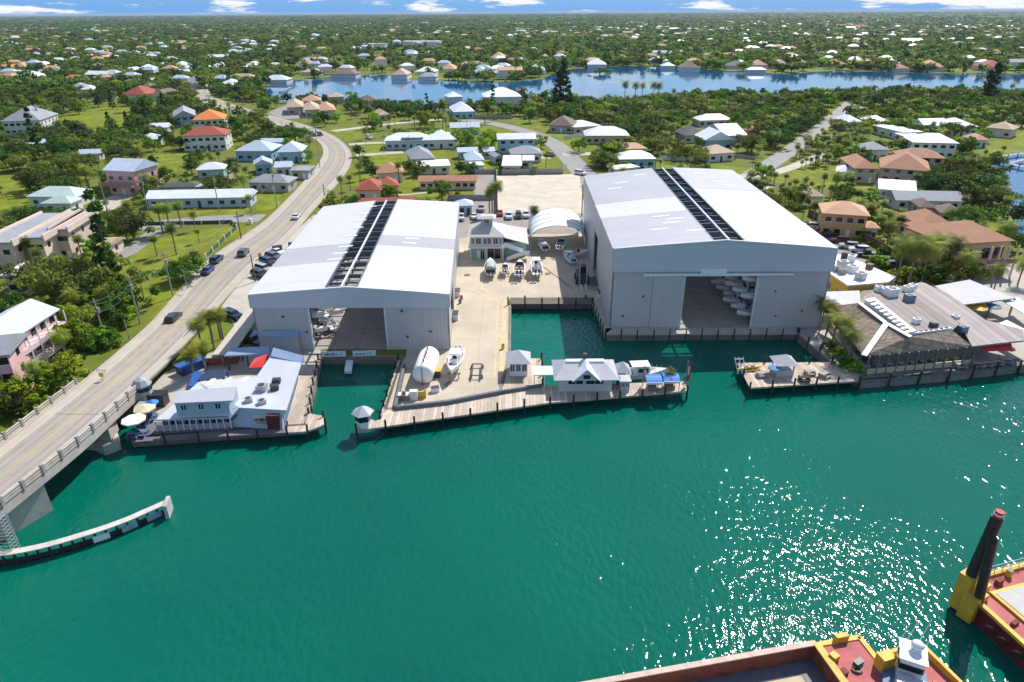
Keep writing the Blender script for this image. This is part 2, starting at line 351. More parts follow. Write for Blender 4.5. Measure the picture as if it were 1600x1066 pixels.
for (a, b) in (((228, 536), (255, 536)), ((212, 552), (237, 552)), ((243, 522), (252, 514))):
    p, q = P(a[0], a[1], 2.55), P(b[0], b[1], 2.55)
    wb.quad(p, q, q + Vector((.2, .7, .0)), p + Vector((.2, .7, .0)))
for e in (rl, rr):        # kerbs
    kb = MB()
    for p, q in zip(e, e[1:]): kb.bar(p - Vector((0, 0, .1)), q - Vector((0, 0, .1)), .35, .24)
    struct('kerb', kb, [CONC])
def road(name, pts, wd, m, z=1.515, edge=False):
    c = smooth([P(*q) for q in pts]); a = []; b = []
    for i, p in enumerate(c):
        d = (c[min(i + 1, len(c) - 1)] - c[max(i - 1, 0)]).normalized(); s = Vector((-d.y, d.x, 0)) * wd / 2; a.append(p + s); b.append(p - s)
    ROADS.append(([(p.x, p.y) for p in c], wd / 2 + 1.0))
    mb = MB(); n = len(a); v = [(p.x, p.y, z) for p in a] + [(p.x, p.y, z) for p in b]
    mb.add(v, [(i, n + i, n + i + 1, i + 1) for i in range(n - 1)]); return struct(name, mb, [m])
ROADS = [([tuple(p[:2]) for p in across(rl, rr, .5)], 9.5)]
CREAM = mat('pale_drive', (.46, .42, .35), .85, .12, .3, dirt=.3, dirtcol=(.3, .27, .22))
road('street', [(410, 341), (330, 342), (235, 352), (200, 356)], 8.5, STREET)
road('driveway', [(246, 360), (222, 378), (195, 398), (160, 410), (130, 430)], 5, STREET, 1.523)
road('street', [(700, 186), (762, 190), (830, 207), (868, 224), (893, 250), (915, 275), (935, 300)], 9, STREET)
road('street', [(1080, 330), (1130, 300), (1195, 262), (1240, 232), (1275, 205), (1310, 178), (1330, 160)], 8, STREET)
road('driveway', [(545, 226), (600, 222), (700, 228)], 5, CREAM)
road('driveway', [(556, 243), (600, 240), (630, 238)], 5, CREAM)
road('driveway', [(860, 246), (800, 248)], 5, CREAM, 1.523)
road('driveway', [(880, 242), (925, 240)], 6, CREAM, 1.523)
road('driveway', [(520, 205), (640, 190), (700, 186)], 6, CREAM)
road('driveway', [(150, 330), (200, 302), (235, 285), (250, 270)], 9, CREAM)
road('driveway', [(1040, 330), (1100, 320), (1200, 290)], 5, CREAM)
road('driveway', [(1140, 275), (1205, 275), (1290, 240)], 5, CREAM, 1.523)
road('footpath', [(560, 305), (650, 305), (700, 292)], 1.5, CREAM, 1.523)
road('street', [(560, 74), (672, 84), (692, 72)], 16, CREAM)
road('street', [(1800, 180), (1550, 172), (1330, 168)], 7, STREET, 1.523)
road('street', [(60, 175), (160, 150), (240, 155), (300, 150)], 8, STREET, 1.523)
road('street', [(100, 116), (220, 125), (305, 140)], 9, STREET, 1.523)
LOTS = []
def lot(name, pts, m, z=1.51, lot=True):
    q = px(pts)
    if lot: LOTS.append([(p.x, p.y) for p in q])
    return struct(name, MB().sheet(q, z), [m])
lot('yard', [(596, 642), (634, 557), (640, 520), (700, 440), (716, 372), (800, 366), (960, 366), (980, 520), (947, 521), (932, 484), (926, 472), (797, 472), (796, 560), (783, 600), (783, 616)], YARD, 1.512)
lot('parking_area', [(700, 372), (716, 330), (780, 318), (912, 334), (945, 334), (975, 400), (900, 400), (716, 400)], ASPH, 1.508)
lot('sand_lot', [(776, 275), (905, 272), (915, 334), (778, 333)], SAND, 1.525)
lot('parking_area', [(1225, 330), (1300, 372), (1405, 440), (1425, 470), (1330, 500), (1290, 520), (1245, 519), (1225, 480)], ASPH, 1.508)
lot('pavement', [(380, 436), (435, 387), (485, 340), (505, 325), (520, 400), (500, 557), (478, 610), (440, 600), (405, 545), (375, 520), (345, 480)], CREAM, 1.508)
lot('restaurant_yard', [(232, 640), (270, 600), (330, 570), (400, 530), (500, 540), (478, 664), (206, 684)], CONC, 1.512)
lot('pavement', [(222, 615), (262, 580), (312, 560), (340, 590), (290, 640), (235, 640)], CREAM, 1.506)
lot('terrace', [(1245, 519), (1300, 500), (1620, 400), (1760, 480), (1760, 556), (1592, 569), (1482, 582), (1345, 593)], CONC, 1.51)
lot('parking_area', [(418, 176), (445, 165), (530, 178), (520, 184), (440, 186)], STREET, 1.508)
for q in ([(740, 273), (776, 273), (776, 335), (720, 335), (716, 316), (742, 312)],): lot('pavement', q, ASPH, 1.507)
LAWNS = [[(180, 400), (245, 372), (380, 350), (398, 353), (388, 372), (330, 405), (280, 440), (215, 470), (160, 470)], [(0, 272), (40, 278), (40, 320), (0, 330)], [(225, 245), (290, 236), (325, 245), (300, 262), (250, 276), (226, 270)],
         [(95, 182), (140, 172), (185, 164), (215, 168), (200, 200), (150, 215), (100, 205)], [(400, 300), (450, 295), (435, 325), (400, 332)], [(235, 328), (390, 325), (385, 335), (240, 339)],
         [(435, 172), (550, 178), (545, 188), (450, 186)], [(515, 200), (585, 198), (595, 212), (540, 220)], [(560, 225), (700, 232), (690, 262), (640, 262), (575, 258)], [(545, 258), (600, 250), (620, 268), (560, 290), (545, 290)],
         [(620, 290), (655, 272), (770, 275), (766, 300), (700, 306), (620, 310)], [(745, 195), (800, 200), (850, 235), (862, 270), (820, 272), (810, 245), (760, 215)], [(800, 190), (890, 200), (900, 218), (850, 212)], [(875, 218), (925, 222), (915, 232), (880, 232)],
         [(860, 262), (885, 255), (905, 268), (880, 272)], [(755, 236), (785, 236), (780, 272), (752, 268)], [(1030, 250), (1200, 265), (1180, 300), (1100, 278), (1030, 280)], [(1060, 212), (1130, 222), (1120, 235), (1050, 230)],
         [(1530, 235), (1600, 195), (1620, 232), (1560, 245), (1545, 252)], [(1460, 350), (1545, 335), (1590, 375), (1540, 378)], [(275, 520), (330, 480), (345, 500), (300, 560), (270, 580)], [(455, 372), (495, 338), (505, 330), (490, 372), (462, 384)],
         [(1270, 170), (1330, 168), (1340, 180), (1290, 200)], [(540, 70), (580, 70), (590, 76), (545, 78)], [(640, 68), (690, 70), (668, 84), (640, 84)], [(610, 120), (640, 122), (760, 126), (740, 120), (650, 116)], [(985, 94), (1015, 95), (1012, 103), (990, 102)], [(1095, 99), (1130, 101), (1126, 108), (1100, 107)],
         [(240, 455), (300, 430), (305, 442), (250, 500), (228, 498)], [(1320, 268), (1345, 262), (1370, 300), (1340, 300)], [(1060, 60), (1100, 60), (1100, 64), (1060, 64)], [(1440, 104), (1600, 106), (1600, 112), (1440, 110)], [(1180, 268), (1340, 260), (1330, 290), (1240, 300)], [(1290, 112), (1190, 108), (1260, 104)]]
def hull(pts):
    c = sum(pts, Vector()) / len(pts); return sorted(pts, key=lambda p: math.atan2(p.y - c.y, p.x - c.x))
for i_, q in enumerate(LAWNS): struct('lawn', MB().sheet(hull(px(q)), 1.502 + .00015 * i_), [LAWN])
# ------------------------------------------------------------ docks
def dock(name, label, pts, m=None, z=1.62, piles=(), cat='dock', sp=5.2, pr=.17, ph=1.15, th=.3):
    q = px(pts, z); base = sum(q, Vector()) / len(q); base.z = z
    t = thing(name, label, cat, base)
    MB().prism([(p.x, p.y) for p in q], z - th, z).build('deck', [m or PLANK], t)
    for path in piles:
        pl = px(path, z); 
        for a, b in zip(pl, pl[1:]):
            n = max(1, round((b - a).length / sp))
            for i in range(n + (1 if b is pl[-1] else 0)):
                c = a.lerp(b, i / n)
                MB().tube((c.x, c.y, -1.6), (c.x + rnd.uniform(-.05, .05), c.y + rnd.uniform(-.05, .05), z + ph * rnd.uniform(.85, 1.15)), pr, pr * .95, 8).build('piling', [PILE], t)
    return t
dock('plank_walkway', 'long plank walkway with dark pilings along the front of the boat yard', [(556, 673), (556, 657), (594, 656), (602, 641), (783, 617), (846, 603), (1070, 596), (1074, 611), (860, 629)], piles=[[(557, 673), (860, 629), (1074, 611), (1070, 597)]], sp=4.0)
dock('kiosk_deck', 'pale plank deck under the grey roofed kiosk by the basin', [(784, 612), (797, 560), (846, 560), (848, 601)], piles=[[(846, 561), (848, 600)]], sp=3)
dock('plank_walkway', 'narrow plank walkway along the right edge of the left basin', [(594, 652), (622, 562), (634, 562), (603, 642)], piles=[[(622, 562), (594, 652)]], sp=3.2)
dock('concrete_quay', 'narrow concrete quay in front of the right boat shed doors', [(946, 522), (946, 513), (1246, 511), (1248, 521)], m=CONC, z=1.7, piles=[[(946, 522), (1248, 521)]], sp=3.05, ph=.9, pr=.13)
dock('concrete_quay', 'stepped quay along the side of the right shed at the inner basin', [(925, 474), (935, 470), (957, 513), (946, 522)], m=CONC, z=1.7, piles=[[(925, 474), (946, 522)]], sp=2.5, pr=.13)
dock('timber_dock', 'dark timber dock across the head of the inner basin', [(794, 475), (797, 465), (927, 465), (926, 475)], m=mat('old_planks', (.14, .11, .085), .85, .2, .6, seam=('Y', .3, .3, .12)), z=1.75, piles=[[(794, 475), (926, 475)]], sp=3.8, ph=1.6)
dock('plank_platform', 'wide pale plank platform beyond the right basin with a small kiosk', [(1152, 567), (1172, 606), (1343, 595), (1345, 585), (1300, 566)], m=PLANK, piles=[[(1152, 567), (1172, 606), (1343, 595)], [(1160, 567), (1300, 566)]], sp=3.6)
dock('gangway', 'grey walkway beside the palms linking the right quay to the platform', [(1246, 520), (1254, 517), (1346, 588), (1330, 590), (1300, 567)], m=CONC, z=1.68, piles=[[(1246, 520), (1300, 566)]], sp=4)
dock('restaurant_deck', 'dark waterside deck along the front of the shingle roofed restaurant', [(1343, 596), (1345, 586), (1480, 572), (1592, 560), (1594, 571), (1484, 584)], m=PLANKG, piles=[[(1343, 596), (1484, 584), (1594, 571)]], sp=5.5)
dock('restaurant_deck', 'narrow dark deck along the front of the metal roofed restaurant', [(203, 691), (206, 676), (232, 645), (240, 660), (445, 648), (450, 660), (448, 676), (310, 684)], m=PLANKG, piles=[[(203, 691), (310, 684), (448, 676)]], sp=4.2)
dock('plank_deck', 'tan plank deck wrapping the right side of the metal roofed restaurant', [(448, 676), (447, 650), (466, 566), (497, 560), (482, 646), (505, 650), (508, 663), (480, 674)], piles=[[(497, 562), (482, 646)], [(505, 651), (508, 663), (480, 674)]], sp=3.0)
dock('floating_finger', 'small grey finger dock sticking out from the left shed door', [(541, 560), (538, 580), (549, 580), (552, 560)], m=WHITE, z=.9, th=.5)
# curved timber fender by the bridge
fc = smooth([P(*q) for q in [(-60, 872, 1.3), (0, 868, 1.3), (60, 858, 1.3), (130, 838, 1.3), (190, 818, 1.3), (235, 798, 1.3), (262, 786, 1.3)]])
t = thing('bridge_fender', 'long curved timber fender wall in the water at lower left', 'fender', fc[0])
cap = MB(); side = MB()
for a, b in zip(fc, fc[1:]):
    cap.bar(a + Vector((0, 0, .1)), b + Vector((0, 0, .1)), .95, .16)
    for z in (-.6, .1, .75): side.bar(a + Vector((0, -.2, z - 2 + .1)), b + Vector((0, -.2, z - 2 + .1)), .3, .5)
cap.build('walkway', [mat('pale_cap', (.56, .52, .47), .8, .15, .8, dirt=.3)], t); side.build('wale', [PILE], t)
for p in resample(fc, 20): MB().tube((p.x, p.y - .42, -2), (p.x, p.y - .42, 1.45), .14).build('piling', [PILE], t)
e = fc[-1]
MB().cbox((e.x + .2, e.y - .5, -1), .45, 2.1, 3.0, R(12)).build('end_dolphin', [mat('dolphin', (.45, .43, .42), .7, .2, .8)], t)
for k, f in enumerate((.62, .76, .89)):
    p = resample(fc, 101)[int(f * 100)]; q = resample(fc, 101)[int(f * 100) + 8]
    o = Vector((.05, -.6, -1.1))
    MB().bar(p + o, q + o, .08, .85).build('notice_board', [WHITE if k == 0 else mat('panel_blue', (.28, .36, .45), .6)], t)
# ------------------------------------------------------------ bridge
g = rl[0]
bt = thing('road_bridge', 'concrete road bridge with open railings crossing the channel at left', 'bridge', P(60, 745, 0))
nb = next(i for i, p in enumerate(rl) if p.z < 4.3)
dk = MB(); a, b = rl[:nb + 1], rr[:nb + 1]
LO = Vector((0, 0, .08))
for p0, p1, q0, q1 in zip(a, a[1:], b, b[1:]):
    k = Vector((0, 0, 1.25)); s0 = (q0 - p0).normalized() * .35; s1 = (q1 - p1).normalized() * .35
    dk.add([p0 - s0 - LO, p1 - s1 - LO, q1 + s1 - LO, q0 + s0 - LO, p0 - s0 - k, p1 - s1 - k, q1 + s1 - k, q0 + s0 - k], [(0, 1, 2, 3), (4, 7, 6, 5), (0, 4, 5, 1), (3, 2, 6, 7)])
BR = mat('bridge_concrete', (.50, .45, .38), .85, .14, .4, dirt=.5, dirtcol=(.26, .22, .18), bump=.1)
dk.build('deck_slab', [BR], bt)
def railing(e, parent, h=1.05, sp=3.2, name='railing'):
    e2 = resample(e, max(2, int(sum((q - p).length for p, q in zip(e, e[1:])) / sp) + 1)); m = MB()
    for z, hh in ((.12, .28), (.62, .16), (.95, .16)):
        for p, q in zip(e2, e2[1:]): m.bar(p + Vector((0, 0, z)), q + Vector((0, 0, z)), .22, hh)
    m.build(name, [BR], parent)
    for p, q in zip(e2, e2[1:] + [e2[-1] * 2 - e2[-2]]): MB().cbox(p, .4, .4, h + .25, math.atan2((q - p).y, (q - p).x)).build('railing_post', [mat('post_concrete', (.30, .27, .23), .8, .2, .6)], parent)
off = [(q - p).normalized() * .3 for p, q in zip(rl, rr)]
railing([p - o for p, o in zip(rl[:nb], off)], bt); railing([p + o for p, o in zip(rr[:nb], off)], bt)
# abutment wall at bottom left (battered), fender pier in the middle, cap wall at the shore
w0, w1 = P(-90, 900, 0), P(84, 797, 0); t0, t1 = P(-75, 850, 5.6), P(66, 752, 4.6)
nrm = Vector((-.72, .69, 0)) * 6
MB().add([w0, w1, t1, t0, w0 + nrm, w1 + nrm, t1 + nrm, t0 + nrm], [(0, 1, 2, 3), (1, 5, 6, 2), (3, 2, 6, 7), (4, 7, 6, 5), (0, 3, 7, 4), (0, 4, 5, 1)]).build('pier_wall', [BR], bt)
pr = MB(); c = P(168, 700, 0); pr.prism([tuple(P(x, y, 0)[:2]) for x, y in ((100, 700), (148, 704), (165, 712), (190, 702), (188, 690), (168, 684), (100, 680))], -2, 1.6); pr.build('pier', [BR], bt)
pr = MB(); pr.prism([tuple(P(x, y, 1.6)[:2]) for x, y in ((128, 682), (175, 690), (186, 672), (140, 664))], 1.6, 3.6); pr.build('pier_cap', [BR], bt)
MB().prism([tuple(P(x, y, 1.5)[:2]) for x, y in ((108, 655), (205, 636), (222, 622), (120, 618))], -2, 3.9).build('abutment', [BR], bt)
# steel stair cage of the pier at far lower left
tw = thing('access_ladder', 'galvanised ladder cage beside the bridge pier at far lower left', 'ladder', P(14, 850, 2))
c = P(14, 850, 2); m = MB()
for dx in (-.6, .6):
    for dy in (-.6, .6): m.tube((c.x + dx, c.y + dy, 1), (c.x + dx, c.y + dy, 6.2), .05, n=5)
for k in range(11):
    for a, b in (((-.6, -.6), (.6, -.6)), ((.6, -.6), (.6, .6)), ((-.6, .6), (.6, .6))): m.tube((c.x + a[0], c.y + a[1], 1.2 + k * .48), (c.x + b[0], c.y + b[1], 1.2 + k * .48), .04, n=4)
m.build('cage', [STEEL], tw)
# ------------------------------------------------------------ boat sheds
FOOT = []      # footprints nothing may grow on
ROOFW = mat('shed_roof_new', (.64, .62, .635), .38, .05, .1, metal=.0, seam=('Y', .92, .14, .1), tile=.03, dirt=.25, dirtcol=(.47, .47, .47))
ROOFG = mat('shed_roof_old', (.45, .435, .45), .42, .07, .1, seam=('Y', .92, .16, .1), tile=.035, dirt=.25, dirtcol=(.35, .35, .34))
WALLX = mat('shed_cladding', (.50, .485, .485), .5, .06, .15, seam=('X', .75, .11, .16), dirt=.3, dirtcol=(.36, .35, .33), tile=.015)
WALLY = mat('shed_side_cladding', (.50, .485, .485), .5, .06, .15, seam=('Y', .75, .11, .16), dirt=.3, dirtcol=(.36, .35, .33), tile=.015)
FASC = mat('shed_fascia', (.55, .56, .60), .45, .04, .15, seam=('X', .75, .07, .14), dirt=.15, dirtcol=(.4, .42, .45))
BEAM = mat('steel_beam', (.10, .125, .16), .5, .1, .6)
TRIM = mat('white_trim', (.75, .76, .78), .45, .03)
def shed(name, label, c4, ez, rise, slot, opening, otop, fasz, bands, nb, sides):
    fl, fr, br, bl = [Vector((*p, 0)) for p in c4]
    B = lambda u, v, z: (lambda q: Vector((q.x, q.y, z)))((fl.lerp(fr, u)).lerp(bl.lerp(br, u), v))
    t = thing(name, label, 'boat shed', B(.5, 0, 1.5)); FOOT.append([tuple(p[:2]) for p in (fl, fr, br, bl)])
    zr = lambda u: ez + rise * (1 - abs(u - .5) * 2) ** .9
    MB().add([B(0, 0, 1.53), B(1, 0, 1.53), B(1, 1, 1.53), B(0, 1, 1.53)], [(0, 1, 2, 3)]).build('floor', [FLOORC], t)
    W = (fr - fl).length; D = (bl - fl).length; tk = .3 / W; tv = .3 / D
    def wallpanel(nm, u0, v0, u1, v1, z0, z1, m, zt=None, out=0.):
        du = tk if abs(v1 - v0) > abs(u1 - u0) else 0; dv = tv if not du else 0
        if du and u0 > .5: du = -du
        if dv and v0 > .5: dv = -dv
        a = [B(u0, v0, z0), B(u1, v1, z0), B(u1 + du, v1 + dv, z0), B(u0 + du, v0 + dv, z0)]
        zt = zt or (z1, z1); b = [B(u0, v0, zt[0]), B(u1, v1, zt[1]), B(u1 + du, v1 + dv, zt[1]), B(u0 + du, v0 + dv, zt[0])]
        return MB().add(a + b, [(0, 3, 2, 1), (4, 5, 6, 7), (0, 1, 5, 4), (1, 2, 6, 5), (2, 3, 7, 6), (3, 0, 4, 7)]).build(nm, [m], t)
    o0, o1 = opening
    wallpanel('front_wall', 0, 0, o0, 0, 1.5, otop, WALLX); wallpanel('front_wall', o1, 0, 1, 0, 1.5, otop, WALLX)
    if otop < fasz: wallpanel('front_wall', 0, 0, 1, 0, otop, fasz, WALLX)
    f = MB(); us = [i / 16 for i in range(17)]; k = .35 / D
    for a, b in zip(us, us[1:]):
        for v in (-k,):
            f.add([B(a, v, fasz), B(b, v, fasz), B(b, v, zr(b) - .05), B(a, v, zr(a) - .05), B(a, tv, fasz), B(b, tv, fasz), B(b, tv, zr(b) - .05), B(a, tv, zr(a) - .05)], [(0, 1, 2, 3), (0, 4, 5, 1), (5, 4, 7, 6)])
    f.build('fascia', [FASC], t)
    tr = MB()
    for a, b in zip(us, us[1:]): tr.bar(B(a, -k * 1.3, zr(a) - .08), B(b, -k * 1.3, zr(b) - .08), .28, .2)
    tr.build('eave_trim', [TRIM], t)
    # door jambs, track and inner door leaves
    for u in (o0, o1):
        a = B(u, 0, 1.5); MB().box(a.x - .12, a.x + .12, a.y - .08, a.y + .35, 1.5, otop).build('door_jamb', [TRIM], t)
    for (s, (v0, v1), z0) in sides:      # side openings (u, v-range, top of the opening)
        pass
    for u in (0, 1):
        cuts = sorted([x for x in sides if x[0] == u], key=lambda x: x[1][0]); v = 0
        for (_, (v0, v1), zt) in cuts:
            wallpanel('side_wall', u, v, u, v0, 1.5, ez - .1, WALLY); wallpanel('side_wall', u, v0, u, v1, zt, ez - .1, WALLY); v = v1
        wallpanel('side_wall', u, v, u, 1, 1.5, ez - .1, WALLY)
        a, b = B(u, -k, ez - .3), B(u, 1 + k, ez - .3); MB().bar(a, b, .35, .3).build('gutter', [TRIM], t)
        sgn = -1 if u == 0 else 1      # upper side band stands proud of the wall
        d = Vector((sgn * .28, 0, 0)); MB().add([B(u, -k, fasz) , B(u, 1, fasz), B(u, 1, ez - .25), B(u, -k, ez - .25), B(u, -k, fasz) + d, B(u, 1, fasz) + d, B(u, 1, ez - .25) + d, B(u, -k, ez - .25) + d], [(0, 3, 2, 1), (4, 5, 6, 7), (0, 1, 5, 4), (3, 7, 6, 2), (0, 4, 7, 3), (1, 2, 6, 5)]).build('side_band', [WALLY], t)
    wallpanel('back_wall', 0, 1, 1, 1, 1.5, ez - .1, WALLX)
    # roof: panels left and right of the open slot, in bands of older and newer sheeting
    for (ua, ub, vb) in ((0, slot[0], bands[0]), (slot[1], 1, bands[1])):
        for (v0, v1, m) in vb:
            mb = MB(); n = 6; e0 = -k if v0 == 0 else 0; e1 = k if v1 == 1 else 0; o_ = .3 / W
            ua_ = ua - o_ if ua == 0 else ua; ub_ = ub + o_ if ub == 1 else ub
            lift = .03 if m is ROOFG else 0.
            for i in range(n):
                a = ua_ + (ub_ - ua_) * i / n; b = ua_ + (ub_ - ua_) * (i + 1) / n; za, zb = zr(min(1, max(0, a))) + lift, zr(min(1, max(0, b))) + lift
                q = [B(a, v0 + e0, za), B(b, v0 + e0, zb), B(b, v1 + e1, zb), B(a, v1 + e1, za)]
                mb.add(q + [p - Vector((0, 0, .12)) for p in q], [(0, 1, 2, 3), (7, 6, 5, 4), (0, 4, 5, 1), (2, 6, 7, 3)] + ([(1, 5, 6, 2)] if i == n - 1 else []) + ([(3, 7, 4, 0)] if i == 0 else []))
            mb.build('roof_sheeting', [m], t)
    # slot frame
    um = sum(slot) / 2
    for u in (slot[0], um, slot[1]): MB().bar(B(u, 0.004, zr(u) - .32), B(u, .996, zr(u) - .32), .28, .36).build('roof_beam', [TRIM if u == um else BEAM], t)
    for i in range(nb + 1):
        v = .004 + .992 * i / nb; m = MB()
        m.bar(B(slot[0], v, zr(slot[0]) - 1.0), B(um, v, zr(um) - 1.0), .25, .75); m.bar(B(um, v, zr(um) - 1.0), B(slot[1], v, zr(slot[1]) - 1.0), .25, .75); m.build('cross_beam', [BEAM], t)
        if i < nb:
            v2 = v + .5 / nb; m = MB(); m.bar(B(0.01, v2, ez - .4), B(.5, v2, ez + rise - .9), .2, .35); m.bar(B(.5, v2, ez + rise - .9), B(.99, v2, ez - .4), .2, .35); m.build('rafter', [BEAM], t)
    return t, B, zr
LHt, LB, Lz = shed('boat_shed', 'wide low boat shed with white metal roof and open front beside the road', [(-46.1, 111.9), (-11.2, 111.7), (-13.8, 175), (-47.6, 171.5)], 12.5, 1.4, (.385, .545), (.285, .672), 9.9, 9.9,
    [[(0, .235, ROOFW), (.235, .42, ROOFG), (.42, 1, ROOFW)], [(0, .39, ROOFW), (.39, .50, ROOFG), (.50, 1, ROOFW)]], 9, [(1, (.12, .30), 8.0), (1, (.62, .7), 6)])
RHt, RB, Rz = shed('boat_shed', 'tallest white boat shed with dark open doorway facing the inner basin', [(18.9, 120.6), (59.6, 120.3), (60.2, 188), (19.5, 181.5)], 17.7, 1.6, (.445, .585), (.335, .672), 12.3, 13.2,
    [[(0, .33, ROOFG), (.33, .52, ROOFW), (.52, 1, ROOFG)], [(0, .64, ROOFW), (.64, 1, ROOFG)]], 11, [(0, (.42, .55), 11.5)])
m = MB(); m.box(*[v for v in (RB(.14, 0, 0).x, RB(.83, 0, 0).x)], RB(0, 0, 0).y - .62, RB(0, 0, 0).y - .4, 12.35, 12.85); m.build('door_track', [TRIM], RHt)
m = MB(); m.box(RB(.40, 0, 0).x, RB(.52, 0, 0).x, RB(0, 0, 0).y - .72, RB(0, 0, 0).y - .5, 12.9, 13.7); m.build('notice_panel', [WHITE], RHt)
for u0, u1 in ((.19, .333), (.674, .82)):
    MB().box(RB(u0, 0, 0).x, RB(u1, 0, 0).x, RB(0, 0, 0).y - .36, RB(0, 0, 0).y - .12, 1.7, 12.2).build('sliding_door', [WALLX], RHt)
for (B_, zr_, par, lst) in ((LB, Lz, LHt, [(.30, .8), (.31, .7), (.32, .6), (.31, .5), (.32, .38), (.31, .31), (.30, .25), (.33, .9), (.70, .47), (.69, .42)]),
                            (RB, Rz, RHt, [(.25, .28), (.31, .24), (.2, .14), (.28, .2), (.1, .72), (.16, .8), (.3, .9), (.36, .1), (.70, .9), (.73, .83), (.76, .76), (.8, .71), (.72, .97)])):
    for u, v in lst:
        a, b = B_(u, v, 0), B_(u + .085, v, 0); za = zr_(u) + .06; zb = zr_(u + .085) + .06
        MB().add([(a.x, a.y, za), (b.x, b.y, zb), (b.x, b.y + .75, zb), (a.x, a.y + .75, za)], [(0, 1, 2, 3)]).build('translucent_panel', [mat('fibreglass', (.85, .87, .88), .3, .03)], par)
for u, z in ((.06, 4), (.15, 8), (.26, 5), (.76, 9), (.78, 4), (.9, 5)):
    for B_, par in ((LB, LHt), (RB, RHt)):
        p = B_(u, 0, z); MB().box(p.x - .18, p.x + .18, p.y - .25, p.y - .0, z, z + .3).build('wall_lamp', [DGREY], par)
